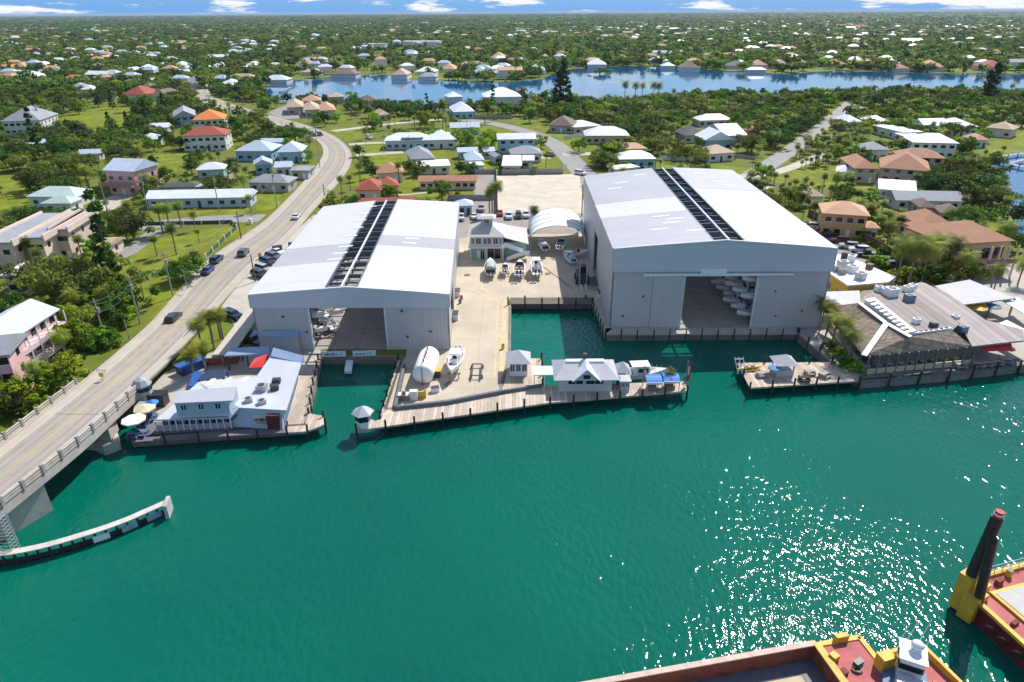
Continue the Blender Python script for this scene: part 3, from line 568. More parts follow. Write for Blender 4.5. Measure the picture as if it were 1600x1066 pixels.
# ------------------------------------------------------------ boats
def make_boat(kind, label, L=8.6, beam=2.75, hullm=None, g=None):
    t = thing('motor_boat', label, 'boat', group=g); hullm = hullm or GEL
    rings = []; n = 11
    for i in range(n):
        s = i / (n - 1); y = -L / 2 + L * s; b = beam / 2 * (1 - max(0, (s - .38) / .62) ** 2.3) * (.93 + .07 * min(1, s * 5)); b = max(b, .05)
        zs = 1.25 + .45 * s ** 2; zk = .0 + .75 * max(0, (s - .6) / .4) ** 2; zc = .45 + .6 * max(0, (s - .4) / .6) ** 1.5; zf = .55 if s < .62 else min(zs - .02, .55 + (s - .62) * 6)
        bi = max(.03, b - .2)
        rings.append([(-b, y, zs), (-b * .86, y, zc), (0, y, zk), (b * .86, y, zc), (b, y, zs), (bi, y, zs + .02), (bi, y, zf), (-bi, y, zf), (-bi, y, zs + .02)])
    MB().loft(rings).build('hull', [hullm], t, world=False)
    MB().box(-beam * .36, beam * .36, -L * .40, L * .08, .56, .60).build('cockpit_floor', [mat('cockpit_grey', (.45, .44, .42), .6)], t, world=False)
    if kind in ('console', 'tower'):
        m = MB(); m.loft([[(-.5, -.9, .6), (.5, -.9, .6), (.5, .5, .6), (-.5, .5, .6)], [(-.42, -.8, 1.55), (.42, -.8, 1.55), (.42, .15, 1.55), (-.42, .15, 1.55)]]); m.build('console', [GEL], t, world=False)
        MB().add([(-.42, .18, 1.5), (.42, .18, 1.5), (.36, -.05, 2.1), (-.36, -.05, 2.1)], [(0, 1, 2, 3)]).build('windshield', [GLASS], t, world=False)
        MB().loft([[(-1, -1.6, 2.65), (1, -1.6, 2.65), (.95, .9, 2.65), (-.95, .9, 2.65)], [(-.95, -1.5, 2.8), (.95, -1.5, 2.8), (.88, .8, 2.8), (-.88, .8, 2.8)]]).build('hardtop', [WHITE], t, world=False)
        p = MB(); [p.tube((sx * .75, y, .7), (sx * .8, y * 1.05, 2.66), .045, n=5) for sx in (-1, 1) for y in (-1.1, .45)]; p.build('top_frame', [STEEL], t, world=False)
        MB().cbox((0, -1.7, .6), 1.3, .55, .75).build('helm_seat', [WHITE], t, world=False)
    elif kind == 'cruiser':
        MB().loft([[(-1.0, .2, 1.25), (1.0, .2, 1.25), (.75, L * .3, 1.5), (-.75, L * .3, 1.5)], [(-.8, .4, 1.9), (.8, .4, 1.9), (.5, L * .24, 1.75), (-.5, L * .24, 1.75)]]).build('foredeck_cabin', [GEL], t, world=False)
        MB().add([(-1.05, .1, 1.4), (1.05, .1, 1.4), (.85, .55, 2.15), (-.85, .55, 2.15)], [(0, 1, 2, 3)]).build('windshield', [GLASS], t, world=False)
        MB().cbox((-.6, -1.2, .6), .7, .9, .7).build('seat', [mat('tan_seat', (.42, .24, .12), .7)], t, world=False); MB().cbox((.6, -1.2, .6), .7, .9, .7).build('seat', [MATS['tan_seat']], t, world=False)
        MB().cbox((0, -L * .36, .6), 1.9, .6, .6).build('stern_seat', [WHITE], t, world=False)
    elif kind == 'pilot':
        MB().loft([[(-1.05, -1.2, .6), (1.05, -1.2, .6), (1.0, 1.4, .6), (-1.0, 1.4, .6)], [(-1, -1.1, 2.6), (1, -1.1, 2.6), (.85, .9, 2.6), (-.85, .9, 2.6)]]).build('pilothouse', [GEL], t, world=False)
        MB().box(-1.1, 1.1, -1.9, 1.15, 2.6, 2.72).build('hardtop', [WHITE], t, world=False)
        for sx in (-1, 1): MB().box(min(sx * 1.0, sx * 1.05), max(sx * 1.0, sx * 1.05), -.8, .8, 1.6, 2.25).build('side_window', [GLASS], t, world=False)
        MB().add([(-.8, 1.27, 1.6), (.8, 1.27, 1.6), (.76, 1.02, 2.35), (-.76, 1.02, 2.35)], [(0, 1, 2, 3)]).build('windshield', [GLASS], t, world=False)
        r_ = MB(); [r_.tube((s * (1.15 - .16 * k * k / 3), 1.2 + k * .75, 1.45), (s * (1.15 - .16 * k * k / 3), 1.2 + k * .75, 2.0), .03, n=4) for s in (-1, 1) for k in range(4)]; r_.build('bow_rail', [STEEL], t, world=False)
    elif kind == 'covered':
        rg = []
        for k in range(8):
            s = k / 7; y = -L * .42 + L * .62 * s; b = beam / 2 * .96; rg.append([(-b, y, 1.3), (-b * .5, y, 1.9 + .25 * math.sin(k * 1.7)), (0, y, 2.2 - .5 * s), (b * .5, y, 1.9 + .2 * math.cos(k * 2.1)), (b, y, 1.3)])
        MB().loft(rg).build('grey_cover', [mat('tarp_grey', (.40, .41, .43), .8, .2, 1.5)], t, world=False, smooth=True)
    for sx in ((-.38, .38) if beam > 2.5 else (0,)):
        mo = MB(); mo.loft([[(sx - .2, -L / 2 - .75, 1.1), (sx + .2, -L / 2 - .75, 1.1), (sx + .2, -L / 2 - .1, 1.1), (sx - .2, -L / 2 - .1, 1.1)], [(sx - .22, -L / 2 - .8, 1.5), (sx + .22, -L / 2 - .8, 1.5), (sx + .22, -L / 2 - .12, 1.6), (sx - .22, -L / 2 - .12, 1.6)], [(sx - .14, -L / 2 - .65, 1.75), (sx + .14, -L / 2 - .65, 1.75), (sx + .14, -L / 2 - .2, 1.8), (sx - .14, -L / 2 - .2, 1.8)]])
        mo.box(sx - .07, sx + .07, -L / 2 - .5, -L / 2 - .25, .0, 1.1); mo.build('outboard_motor', [BLACK if kind != 'tower' else WHITE], t, world=False)
    return t
BST = {k: make_boat(k, 'tmp', L, b) for k, L, b in (('console', 8.6, 2.75), ('cruiser', 8.0, 2.7), ('pilot', 8.4, 2.8), ('covered', 8.4, 2.8), ('tower', 9.4, 2.9))}
used_proto = set()
def boat(kind, loc, rz, label, g=None, scale=1.0):
    if kind not in used_proto: o = BST[kind]; used_proto.add(kind)
    else: o = copy_tree(BST[kind])
    o.location = loc; o.rotation_euler = (0, 0, rz); o['label'] = label; o.scale = (scale,) * 3
    if g: o['group'] = g
    LABELS.setdefault(label, []).append(o)
    return o
def stand(x, y, z, label, w=2.2, d=5., h=.8):
    t = thing('boat_stand', label, 'stand', (x, y, z), group='stands under the boats on the yard')
    for s in (-1, 1):
        m = MB(); m.box(x - w / 2, x + w / 2, y + s * d / 2 - .15, y + s * d / 2 + .15, z + h - .25, z + h); m.build('bunk', [mat('wood', (.3, .2, .12), .8, .2)], t)
        for q in (-1, 1): MB().box(x + q * w * .35 - .1, x + q * w * .35 + .1, y + s * d / 2 - .1, y + s * d / 2 + .1, z, z + h - .25).build('leg', [STEEL], t)
GB = 'boats parked on the concrete yard'
for kind, x, y, rz, sc_, lb in (('covered', 766, 434, 2, 1.0, 'white boat under a grey cover, leftmost of four parked by the office'), ('cruiser', 789, 435, -2, .66, 'smallest white boat of the four parked by the office'),
                            ('cruiser', 812, 436, -3, 1.0, 'white boat with open tan seated cockpit in front of the office stair'), ('console', 838, 434, 2, 1.05, 'white centre console boat with pointed bow parked below the arched tent')):
    p = P(x, y); boat(kind, (p.x, p.y + 3.0, 2.3), R(rz), lb, GB, sc_); stand(p.x, p.y + 3, 1.52, 'stand under the ' + lb.split(',')[0].replace(' parked', ''), d=3.4 if sc_ < 1 else 5)
p = P(711, 583); boat('tower', (p.x, p.y + .5, 2.6), R(177), 'white boat with hardtop, bow to the water, beside the fuel tank', GB, .95); stand(p.x, p.y + .5, 1.52, 'stand under the white boat beside the fuel tank', h=1.1)
p = P(1003, 590, 0); boat('pilot', (p.x, p.y + .6, -.45), R(-86), 'white pilothouse boat moored behind the blue canopies, bow right', None, 1.05)
for kind, x, y, z, rz, sc_, lb in (('covered', 848, 398, 3.0, 10, .85, 'left one of two boats hanging under the arched tent'), ('cruiser', 877, 397, 3.0, -10, .85, 'right one of two boats hanging under the arched tent'),
        ('console', 889, 412, 2.0, 15, .8, 'white open boat on a trailer at the right mouth of the arched tent'), ('cruiser', 903, 405, 1.9, -70, .75, 'small round white boat beside the wall of the tall shed')):
    p = P(x, y); boat(kind, (p.x, p.y + 1.5, z), R(rz), lb, None, sc_)
# racks with stored boats inside the sheds
def rack(B_, u, v0, v1, levels, n, label, kinds, blab, face, zl=3.6):
    t = thing('boat_rack', label, 'rack', B_(u, v0, 1.53)); 
    a, b = B_(u, v0, 1.53), B_(u, v1, 1.53); hh = zl * levels
    for i in range(n + 1):
        p = a.lerp(b, i / n)
        for dx in (-3.2, 3.2): MB().box(p.x + dx - .15, p.x + dx + .15, p.y - .15, p.y + .15, 1.53, 1.53 + hh).build('post', [BEAM], t)
    for lv in range(levels):
        for dx in (-3.2, 3.2): MB().bar(Vector((a.x + dx, a.y, 1.53 + lv * zl + .5)), Vector((b.x + dx, b.y, 1.53 + lv * zl + .5)), .14, .22).build('shelf_beam', [BEAM], t)
    for lv in range(levels):
        for i in range(n):
            p = a.lerp(b, (i + .5) / n)
            boat(kinds[(i + lv) % len(kinds)], (p.x + (-2.0 if face > 0 else 2.0) - .5 * ((i * 7 + lv * 3) % 3) * (1 if face > 0 else -1), p.y, 1.53 + lv * zl + .72), R(face), blab, label, .82)
rack(LB, .17, .06, .46, 3, 6, 'steel rack of stored boats along the left side of the low shed', ['covered', 'cruiser', 'tower', 'console'], 'stored boat in the rack inside the low shed', -90, 3.0)
rack(RB, .765, .03, .55, 4, 10, 'steel rack of stored boats along the right side of the tall shed', ['console', 'cruiser', 'pilot', 'covered'], 'stored boat in the rack inside the tall shed', 90)
for u, v, rz, lb in ((.40, .10, 40, 'boat lying under the open roof slot near the left shed door'), (.45, .30, 70, 'boat lying under the middle of the left shed roof slot')):
    p = LB(u, v, 0); boat('tower', (p.x - 4, p.y + 4, 2.0), R(rz), lb, None, .8)
# banner rail and posts at the left shed
for k, (a, b) in enumerate((((504, 560), (541, 559)), ((552, 559), (588, 558)))):
    p, q = P(a[0], a[1]), P(b[0], b[1])
    t = thing('banner_rail', ('left' if k == 0 else 'right') + ' one of two blue and white banners on the rail before the low shed', 'banner', p, group='banners before the low shed')
    MB().bar(p + Vector((0, 0, .25)), q + Vector((0, 0, .25)), .06, 1.1).build('banner', [WHITE], t)
    m = MB(); rr_ = random.Random(3 + k)
    for j in range(8):
        s = p.lerp(q, .1 + j * .1); m.bar(s + Vector((0, -.05, .55)), s.lerp(q, .09) + Vector((0, -.05, .55)), .02, .25 + .3 * rr_.random())
    m.build('blue_lettering', [mat('banner_blue', (.05, .17, .42), .6)], t)
    for s in (0, .5, 1): c = p.lerp(q, s); MB().tube((c.x, c.y, 1.5), (c.x, c.y, 3.0), .07).build('post', [STEEL], t)
# ------------------------------------------------------------ yard things
t = thing('fuel_tank', 'large white horizontal fuel tank with red fittings on the quay', 'tank', P(663, 598))
a, b = P(660.8, 585.6, 3.2), P(671, 556, 3.2); a.z = b.z = 3.3; r = 1.75; d = (b - a).normalized(); sd_ = Vector((-d.y, d.x, 0)).normalized(); rg = []
for s, k in ((-.45, .25), (-.38, .6), (-.22, .85), (0, 1), (0.02, 1), (1, 1)):
    c = a.lerp(b, s) if s > 0 else a + d * s * 1.6; rg.append([c + (sd_ * math.cos(q) + Vector((0, 0, 1)) * math.sin(q)) * r * k for q in [2 * math.pi * i / 28 for i in range(28)]])
MB().loft(rg).build('tank_shell', [WHITE], t, smooth=True)
for s in (.18, .8):
    c = a.lerp(b, s); m = MB(); m.prism([tuple((c + sd_ * x + d * y)[:2]) for x, y in ((-1.3, -.3), (1.3, -.3), (1.3, .3), (-1.3, .3))], 1.5, 2.2); m.build('saddle', [CONC], t)
m = MB()
for s in (.15, .35, .5, .62, .8): c = a.lerp(b, s) + Vector((0, 0, r)); m.tube(c, c + Vector((0, 0, .45)), .14); m.tube(c + Vector((0, 0, .25)), c + d * .9 + Vector((0, 0, .25)), .06)
m.tube(a + Vector((0, 0, r + .25)), a.lerp(b, .9) + Vector((0, 0, r + .3)), .06); c = a - d * .8; m.tube((c.x, c.y, 1.5), (c.x, c.y, 4.9), .07)
m.build('pipework', [mat('red_oxide', (.28, .05, .035), .5)], t)
m = MB()
for s in (0, .5, 1): c = a.lerp(b, s) + Vector((0, 0, 0)); 
def box_thing(name, label, cat, x, y, sx, sy, sz, m, rz=0., z=1.5, group=None, lid=None, part='body'):
    p = P(x, y, z); t = thing(name, label, cat, p, group=group)
    o = MB().cbox(p, sx, sy, sz, rz).build(part, [m], t)
    if lid: MB().cbox(p + Vector((0, 0, sz)), sx * 1.08, sy * 1.08, .1, rz).build('lid', [lid], t)
    return t
YM = mat('safety_yellow', (.62, .40, .02), .5, .1)
box_thing('pump_cabinet', 'white pump cabinet between tank and yellow barrier on quay', 'cabinet', 647, 624, 1.2, .8, 1.5, WHITE, lid=TRIM)
t = box_thing('barrier', 'yellow steel barrier beside the white pump cabinet', 'barrier', 658, 622, 1.6, .25, 1.2, YM)
for k in (-.7, .7): p = P(658, 622) + Vector((k, .2, 0)); MB().tube(p, p + Vector((0, 0, 1.5)), .12).build('post', [YM], t)
box_thing('workbench', 'wooden workbench cluttered with orange and white gear on the quay', 'bench', 632, 624, 1.8, 1.0, .9, mat('wood', (.3, .2, .12), .8, .2), lid=WHITE)
box_thing('gear_crate', 'orange crate lying on the wooden workbench', 'crate', 631, 617, .6, .5, .4, mat('orange_gear', (.7, .2, .03), .6), z=2.5, lid=DGREY)
box_thing('compressor', 'dark compressor box with yellow base right of the fuel tank', 'machine', 683, 588, 1.1, 1.3, 1.2, DGREY, lid=YM)
box_thing('hose_cart', 'white hose cart standing below the boat with the hardtop', 'cart', 680, 612, 1.2, .8, .8, WHITE, R(20), lid=DGREY)
t = thing('trailer_frame', 'empty black boat trailer frame on the concrete yard', 'trailer', P(745, 590))
c = P(745, 584); m = MB(); m.box(c.x - .9, c.x - .65, c.y - 2.6, c.y + 2.6, 1.95, 2.1); m.box(c.x + .65, c.x + .9, c.y - 2.6, c.y + 2.6, 1.95, 2.1); m.box(c.x - .9, c.x + .9, c.y + 2.2, c.y + 2.45, 2.1, 2.2); m.box(c.x - .9, c.x + .9, c.y - 1.9, c.y - 1.65, 2.1, 2.2); m.build('frame', [DGREY], t)
for sx in (-1, 1):
    for y in (-1.6, 2.0): MB().tube((c.x + sx * 1.0 - .1, c.y + y, 1.82), (c.x + sx * 1.0 + .1, c.y + y, 1.82), .3, n=12).build('wheel', [BLACK], t)
m = MB()       # low grey crash wall between yard and planks
for a, b in (((618, 641), (700, 632)), ((700, 632), (783, 616)), ((618, 641), (632, 575))): m.bar(P(*a), P(*b), .5, .75)
tag(m.build('kerb_wall', [mat('slate_wall', (.13, .14, .15), .7, .15, .5)]), 'low slate grey wall between the yard and the plank walkway', 'wall')
m = MB(); m.bar(P(783, 616), P(846, 606), .35, .7); tag(m.build('kerb_wall', [MATS['slate_wall']]), 'low grey rail wall running below the kiosk deck', 'wall')
for a, b, w_ in (((741, 440), (777, 470), .5), ((737, 452), (775, 475), .5), ((777, 470), (771, 590), .35), ((786, 470), (779, 590), .9), ((712, 470), (700, 540), .3)):
    struct('yard_marking', MB().add([P(a[0], a[1], 1.52), P(b[0], b[1], 1.52), P(b[0], b[1], 1.52) + Vector((w_, 0, 0)), P(a[0], a[1], 1.52) + Vector((w_, 0, 0))], [(0, 1, 2, 3)]), [mat('faded_yellow', (.62, .46, .26), .8, .2, 1)])
for a, b in (((848, 417), (895, 452)), ((843, 413), (890, 448))):
    struct('yard_marking', MB().add([P(a[0], a[1], 1.52), P(b[0], b[1], 1.52), P(b[0], b[1], 1.52) + Vector((.25, 0, 0)), P(a[0], a[1], 1.52) + Vector((.25, 0, 0))], [(0, 1, 2, 3)]), [mat('faded_red', (.5, .12, .08), .8, .2, 1)])
# crane truck / forklift by the inner basin
t = thing('boat_forklift', 'dark boat forklift with white forks parked at the inner basin', 'forklift', P(909, 455))
c = P(909, 440); MB().cbox(c + Vector((0, 0, .7)), 2.6, 4.5, 1.5).build('chassis', [DGREY], t); MB().cbox(c + Vector((0, .6, 2.2)), 1.6, 1.8, 1.4).build('cab', [GLASS], t)
MB().cbox(c + Vector((0, .6, 3.6)), 1.9, 2.1, .12).build('cab_roof', [DGREY], t)
for s in (-1, 1):
    MB().box(c.x + s * .8 - .12, c.x + s * .8 + .12, c.y - 2.6, c.y - 2.35, 1.6, 7.2).build('mast', [STEEL], t); MB().box(c.x + s * .5 - .12, c.x + s * .5 + .12, c.y - 6.2, c.y - 2.6, 1.75, 1.95).build('fork', [WHITE], t)
    for y in (-1.5, 1.5): MB().tube((c.x + s * 1.3 - .25, c.y + y, 2.25), (c.x + s * 1.3 + .25, c.y + y, 2.25), .75, n=14).build('wheel', [BLACK], t)
box_thing('storage_box', 'long grey box lying beside the forklift by the tall shed', 'box', 927, 447, 1.6, 5, 1.1, STEEL, lid=DGREY)
box_thing('skiff_trailer', 'white and dark utility cart by the corner of the tall shed', 'cart', 938, 462, 1.2, 2.6, .9, WHITE, lid=DGREY)
# arched tent
t = thing('arched_tent', 'big white barrel vaulted tent sheltering boats beside the office', 'tent', P(868, 400))
a0 = P(829, 392); a1 = P(915, 392); cx = (a0.x + a1.x) / 2; hw = (a1.x - a0.x) / 2; y0 = a0.y; y1 = y0 + 17; m = MB(); rg = []
for y in (y0, y0 + 4, y0 + 8, y0 + 12, y1):
    rg.append([(cx + hw * math.cos(q), y, 1.5 + 3.2 + 3.4 * math.sin(q)) if True else 0 for q in [math.pi * i / 20 for i in range(21)]])
rg = [[(r_[0][0], r_[0][1], 2.6)] + r_ + [(r_[-1][0], r_[-1][1], 2.6)] for r_ in rg]
m.loft(rg, cap=False, closed=False); k = len(m.v); tentm = mat('tent_fabric', (.78, .79, .8), .55, .04, .3, seam=('Y', 2.1, .08, .04)); m.build('canopy', [tentm], t, smooth=True)
for r_ in rg:
    m = MB()
    for p, q in zip(r_, r_[1:]): m.tube(p, q, .09, n=5)
    m.build('hoop', [STEEL], t)
for s in (-1, 1):
    for y in (y0, y0 + 8, y1): MB().box(cx + s * hw - .12, cx + s * hw + .12, y - .12, y + .12, 1.5, 2.7).build('leg', [STEEL], t)
FOOT.append([(cx - hw, y0), (cx + hw, y0), (cx + hw, y1), (cx - hw, y1)])
# ------------------------------------------------------------ generic pieces
def slab(pts, th, name, m, parent=None, label=None, cat=None):
    q = [P(*p) if not isinstance(p, Vector) else p for p in pts]; n = len(q); d = Vector((0, 0, th)); mb = MB()
    mb.add(q + [p - d for p in q], [(i, (i + 1) % n, n + (i + 1) % n, n + i) for i in range(n)])
    for tri in tessellate_polygon([q]): mb.f.append(list(tri)); mb.m.append(0); mb.f.append([i + n for i in tri]); mb.m.append(0)
    return mb.build(name, m if isinstance(m, list) else [m], parent)
def walls(pts, z0, m, parent, name='wall', ztop=None, foot=True):
    """prism under the px outline (x, y, ztop)"""
    q = [P(*p) for p in pts]
    if foot: FOOT.append([(p.x, p.y) for p in q])
    return MB().prism([(p.x, p.y) for p in q], z0, [p.z for p in q]).build(name, [m], parent)
def pane(a, b, s0, s1, z0, z1, parent, m=None, out=.06, name='window', fr=True):
    """window on the wall line a-b between fractions s0..s1"""
    a = Vector((a[0], a[1], 0)); b = Vector((b[0], b[1], 0)); d = (b - a); L_ = d.length; d.normalize(); nn = Vector((d.y, -d.x, 0)) * out
    p, q = a + d * L_ * s0 + nn, a + d * L_ * s1 + nn
    w_ = MB().add([(p.x, p.y, z0), (q.x, q.y, z0), (q.x, q.y, z1), (p.x, p.y, z1), (p.x - nn.x * 1.5, p.y - nn.y * 1.5, z0), (q.x - nn.x * 1.5, q.y - nn.y * 1.5, z0), (q.x - nn.x * 1.5, q.y - nn.y * 1.5, z1), (p.x - nn.x * 1.5, p.y - nn.y * 1.5, z1)], [(0, 1, 2, 3), (0, 3, 7, 4), (1, 5, 6, 2), (3, 2, 6, 7), (0, 4, 5, 1)]).build(name, [m or GLASS], parent)
    if fr:
        f = MB(); e = .07
        for z in (z0 - e, z1): f.bar((p.x + nn.x * .3, p.y + nn.y * .3, z), (q.x + nn.x * .3, q.y + nn.y * .3, z), .12, e)
        for c in (p, q, (p + q) / 2): f.bar((c.x - d.x * e / 2, c.y - d.y * e / 2, z0), (c.x + d.x * e / 2, c.y + d.y * e / 2, z0), .14, z1 - z0)
        w2 = f.build('frame', [TRIM], None, world=False)
        w2.parent = w_; o = parent_origin(parent); w2.data.transform(Matrix.Translation(-o))
    return w_
SHING = mat('brown_shingle', (.27, .205, .15), .9, .45, 1.3, bump=.4, dirt=.6, dirtcol=(.13, .10, .08), seam=('Y', .7, .35, .2), tile=.16)
GPL = mat('weathered_roof', (.27, .225, .205), .8, .12, .4, seam=('X', 1.5, .38, .14), dirt=.45, dirtcol=(.24, .21, .2), tile=.2)
MROOF = mat('metal_roof', (.55, .57, .61), .35, .06, .25, seam=('X', .75, .16, .08), dirt=.15, dirtcol=(.4, .4, .4))
BROOF = mat('blue_metal_roof', (.27, .36, .50), .4, .06, .25, seam=('X', .75, .2, .08))
LBW = mat('pale_blue_wall', (.40, .48, .56), .6, .06, .4)
BWALL = mat('slate_blue_wall', (.10, .16, .28), .6, .08, .4)
def ac_unit(x, y, z, k, label, s=1.0, m=STEEL):
    p = P(x, y, z); t = thing('rooftop_unit', label, 'rooftop unit', p)
    MB().cbox(p, 1.25 * s, 1.1 * s, 1.0 * s, R(8 * k)).build('casing', [m], t); MB().tube(p + Vector((0, 0, 1.0 * s)), p + Vector((0, 0, 1.08 * s)), .42 * s, n=12).build('fan', [DGREY], t)
# ------------------------------------------------------------ office
t = thing('office_building', 'two storey pale green office with white balcony storey and lookout cupola', 'building', P(790, 405))
GREENW = mat('pale_green_wall', (.33, .50, .43), .7, .06, .4); OROOF = mat('office_roof', (.50, .49, .46), .7, .07, .4, seam=('X', .5, .1, .1), dirt=.2, dirtcol=(.35, .34, .32))
fl, fr = P(736, 405), P(786, 405); z = 1.5
wx0, wx1, wy = fl.x, fr.x, fl.y
MB().box(wx0, wx1, wy, wy + 9, z, z + 3).build('ground_floor', [GREENW], t); MB().box(wx0 - .5, wx1 + .5, wy - .9, wy + 9, z + 3.0, z + 3.35).build('balcony', [TRIM], t)
MB().box(wx0 - .05, wx1 + .05, wy - .5, wy + 9.0, z + 3.35, z + 6).build('upper_floor', [mat('white_siding', (.62, .65, .68), .6, .05)], t)
m = MB(); zt = z + 6; cx = (wx0 + wx1) / 2; m.loft([[(wx0 - .7, wy - 1.2, zt), (wx1 + .7, wy - 1.2, zt), (wx1 + .7, wy + 10, zt), (wx0 - .7, wy + 10, zt)], [(wx0 + 2.6, wy + 2.4, zt + 1.9), (wx1 - 2.6, wy + 2.4, zt + 1.9), (wx1 - 2.6, wy + 6, zt + 1.9), (wx0 + 2.6, wy + 6, zt + 1.9)]]); m.build('hip_roof', [OROOF], t)
cu = MB(); cu.box(cx - 1.4, cx + 1.4, wy + 2.8, wy + 5.4, zt + 1.6, zt + 3.6); cup = cu.build('cupola', [LBW], t)
MB().loft([[(cx - 2.3, wy + 2.0, zt + 3.6), (cx + 2.3, wy + 2.0, zt + 3.6), (cx + 2.3, wy + 6.2, zt + 3.6), (cx - 2.3, wy + 6.2, zt + 3.6)], [(cx - 1.4, wy + 3, zt + 4.1), (cx + 1.4, wy + 3, zt + 4.1), (cx + 1.4, wy + 5, zt + 4.1), (cx - 1.4, wy + 5, zt + 4.1)]]).build('cupola_roof', [OROOF], t)
pane((cx - 1.4, wy + 2.8), (cx + 1.4, wy + 2.8), .3, .7, zt + 2.3, zt + 3.2, t)
for s0, s1 in ((.03, .12), (.17, .33), (.40, .51), (.53, .64), (.70, .85), (.89, .97)): pane((wx0, wy - .5), (wx1, wy - .5), s0, s1, z + 4.1, z + 5.5, t, GLASSB)
pane((wx0, wy), (wx1, wy), .52, .93, z + .1, z + 2.8, t, name='shop_front'); pane((wx0, wy), (wx1, wy), .30, .42, z + .05, z + 2.3, t, name='door')
MB().box(wx0 + .20 * (wx1 - wx0), wx0 + .28 * (wx1 - wx0), wy - .1, wy, z, z + 2.3).build('door_leaf', [WHITE], t)
for f_ in (0, .48, 1): x = wx0 + f_ * (wx1 - wx0); MB().box(x - .12, x + .12, wy - .85, wy - .6, z, z + 3).build('balcony_post', [TRIM], t)
m = MB()
for zz in (.35, .65, .95): m.bar((wx0 - .4, wy - .85, z + 3.35 + zz - .3), (wx1 + .4, wy - .85, z + 3.35 + zz - .3), .06, .07)
m.build('balcony_rail', [TRIM], t)
a = P(824, 405); ex = P(822, 400).x    # rear wing, lower roof falling right
MB().prism([(wx1, wy + 2), (ex, wy + 2), (ex - .3, wy + 14), (wx1, wy + 14)], z, z + 3.6).build('wing_wall', [GREENW], t)
MB().add([(wx1 - .3, wy + 1, zt - .6), (ex + .6, wy + 1, z + 3.5), (ex + .4, wy + 15, z + 3.5), (wx1 - 5, wy + 15, zt - .6), (wx1 - .3, wy + 1, zt - .8), (ex + .6, wy + 1, z + 3.3), (ex + .4, wy + 15, z + 3.3), (wx1 - 5, wy + 15, zt - .8)], [(0, 1, 2, 3), (7, 6, 5, 4), (0, 4, 5, 1), (1, 5, 6, 2), (2, 6, 7, 3), (3, 7, 4, 0)]).build('wing_roof', [OROOF], t)
st = MB(); n = 12        # outside stair: down to the right, landing, down to the left
for i in range(n): x = wx1 + .5 + i * .38; st.box(x, x + .4, wy - .3, wy + .9, z + 3.2 - i * .135 - .12, z + 3.35 - i * .135)
st.box(wx1 + 5, wx1 + 6.6, wy - 1.8, wy + .9, z + 1.5, z + 1.72)
for i in range(n): x = wx1 + 4.9 - i * .34; st.box(x - .36, x, wy - 1.8, wy - .6, z + 1.45 - i * .12 - .1, z + 1.58 - i * .12)
st.build('stair', [TRIM], t)
ra = MB(); ra.bar((wx1 + .4, wy - .35, z + 3.4), (wx1 + 5.0, wy - .35, z + 1.75), .08, .9); ra.bar((wx1 + 5, wy - 1.85, z + 1.7), (wx1 + .9, wy - 1.85, z + .2), .08, .85); ra.bar((wx1 + 5, wy - 1.85, z + 1.7), (wx1 + 6.6, wy - 1.85, z + 1.7), .08, .9); ra.build('stair_rail', [TRIM], t)
FOOT.append([(wx0 - 1, wy - 2), (ex + 1, wy - 2), (ex + 1, wy + 15), (wx0 - 1, wy + 15)])
# ------------------------------------------------------------ kiosks and the pier house
def hipbox(name, label, x0, x1, yb, D, h, oh, rise, wm, rm, cat='kiosk', zb=1.62, win=3, ridge=.35, solid=True):
    a, b = P(x0, yb, zb), P(x1, yb, zb); w_ = b.x - a.x; t = thing(name, label, cat, ((a.x + b.x) / 2, a.y, zb))
    if solid:
        MB().box(a.x, b.x, a.y, a.y + D, zb, zb + h).build('wall', [wm], t)
        for k in range(win): pane((a.x, a.y), (b.x, a.y), (k + .12) / win, (k + .88) / win, zb + 1.0, zb + h - .35, t, GLASSB)
    else:
        for dx in (0, w_):
            for dy in (0, D): MB().box(a.x + dx - .1, a.x + dx + .1, a.y + dy - .1, a.y + dy + .1, zb, zb + h).build('post', [wm], t)
        MB().box(a.x + .1, b.x - .1, a.y + .1, a.y + D - .1, zb, zb + 1.05).build('counter', [wm], t)
    zt = zb + h; rx = w_ * ridge
    MB().loft([[(a.x - oh, a.y - oh, zt), (b.x + oh, a.y - oh, zt), (b.x + oh, a.y + D + oh, zt), (a.x - oh, a.y + D + oh, zt)],
               [(a.x + w_ / 2 - max(.08, rx / 2), a.y + D / 2 - .06, zt + rise), (a.x + w_ / 2 + max(.08, rx / 2), a.y + D / 2 - .06, zt + rise), (a.x + w_ / 2 + max(.08, rx / 2), a.y + D / 2 + .06, zt + rise), (a.x + w_ / 2 - max(.08, rx / 2), a.y + D / 2 + .06, zt + rise)]]).build('roof', [rm], t)
    return t, a, b
KROOF = mat('kiosk_roof', (.46, .47, .50), .6, .08, .6, seam=('X', .45, .12, .1))
PW = mat('pinkish_white_wall', (.62, .56, .57), .7, .05, .5)
hipbox('kiosk', 'square white kiosk with grey hipped roof at the basin corner', 796, 824, 588, 3.4, 2.6, .6, 1.5, WHITE, KROOF, win=3, ridge=0)
# hexagonal kiosk at the dock tip
t = thing('kiosk', 'small hexagonal kiosk with pale pointed roof at the dock tip', 'kiosk', P(569, 666)); c = P(569, 664, 1.62)
hx = lambda r_, z_: [(c.x + r_ * math.cos(k * math.pi / 3 + .3), c.y + r_ * math.sin(k * math.pi / 3 + .3), z_) for k in range(6)]
MB().loft([hx(1.15, 1.62), hx(1.15, 3.9)]).build('wall', [WHITE], t); MB().loft([hx(1.7, 3.85), hx(.05, 4.9)]).build('roof', [KROOF], t); MB().loft([hx(1.18, 2.6), hx(1.18, 3.5)], cap=False).build('window_band', [GLASS], t)
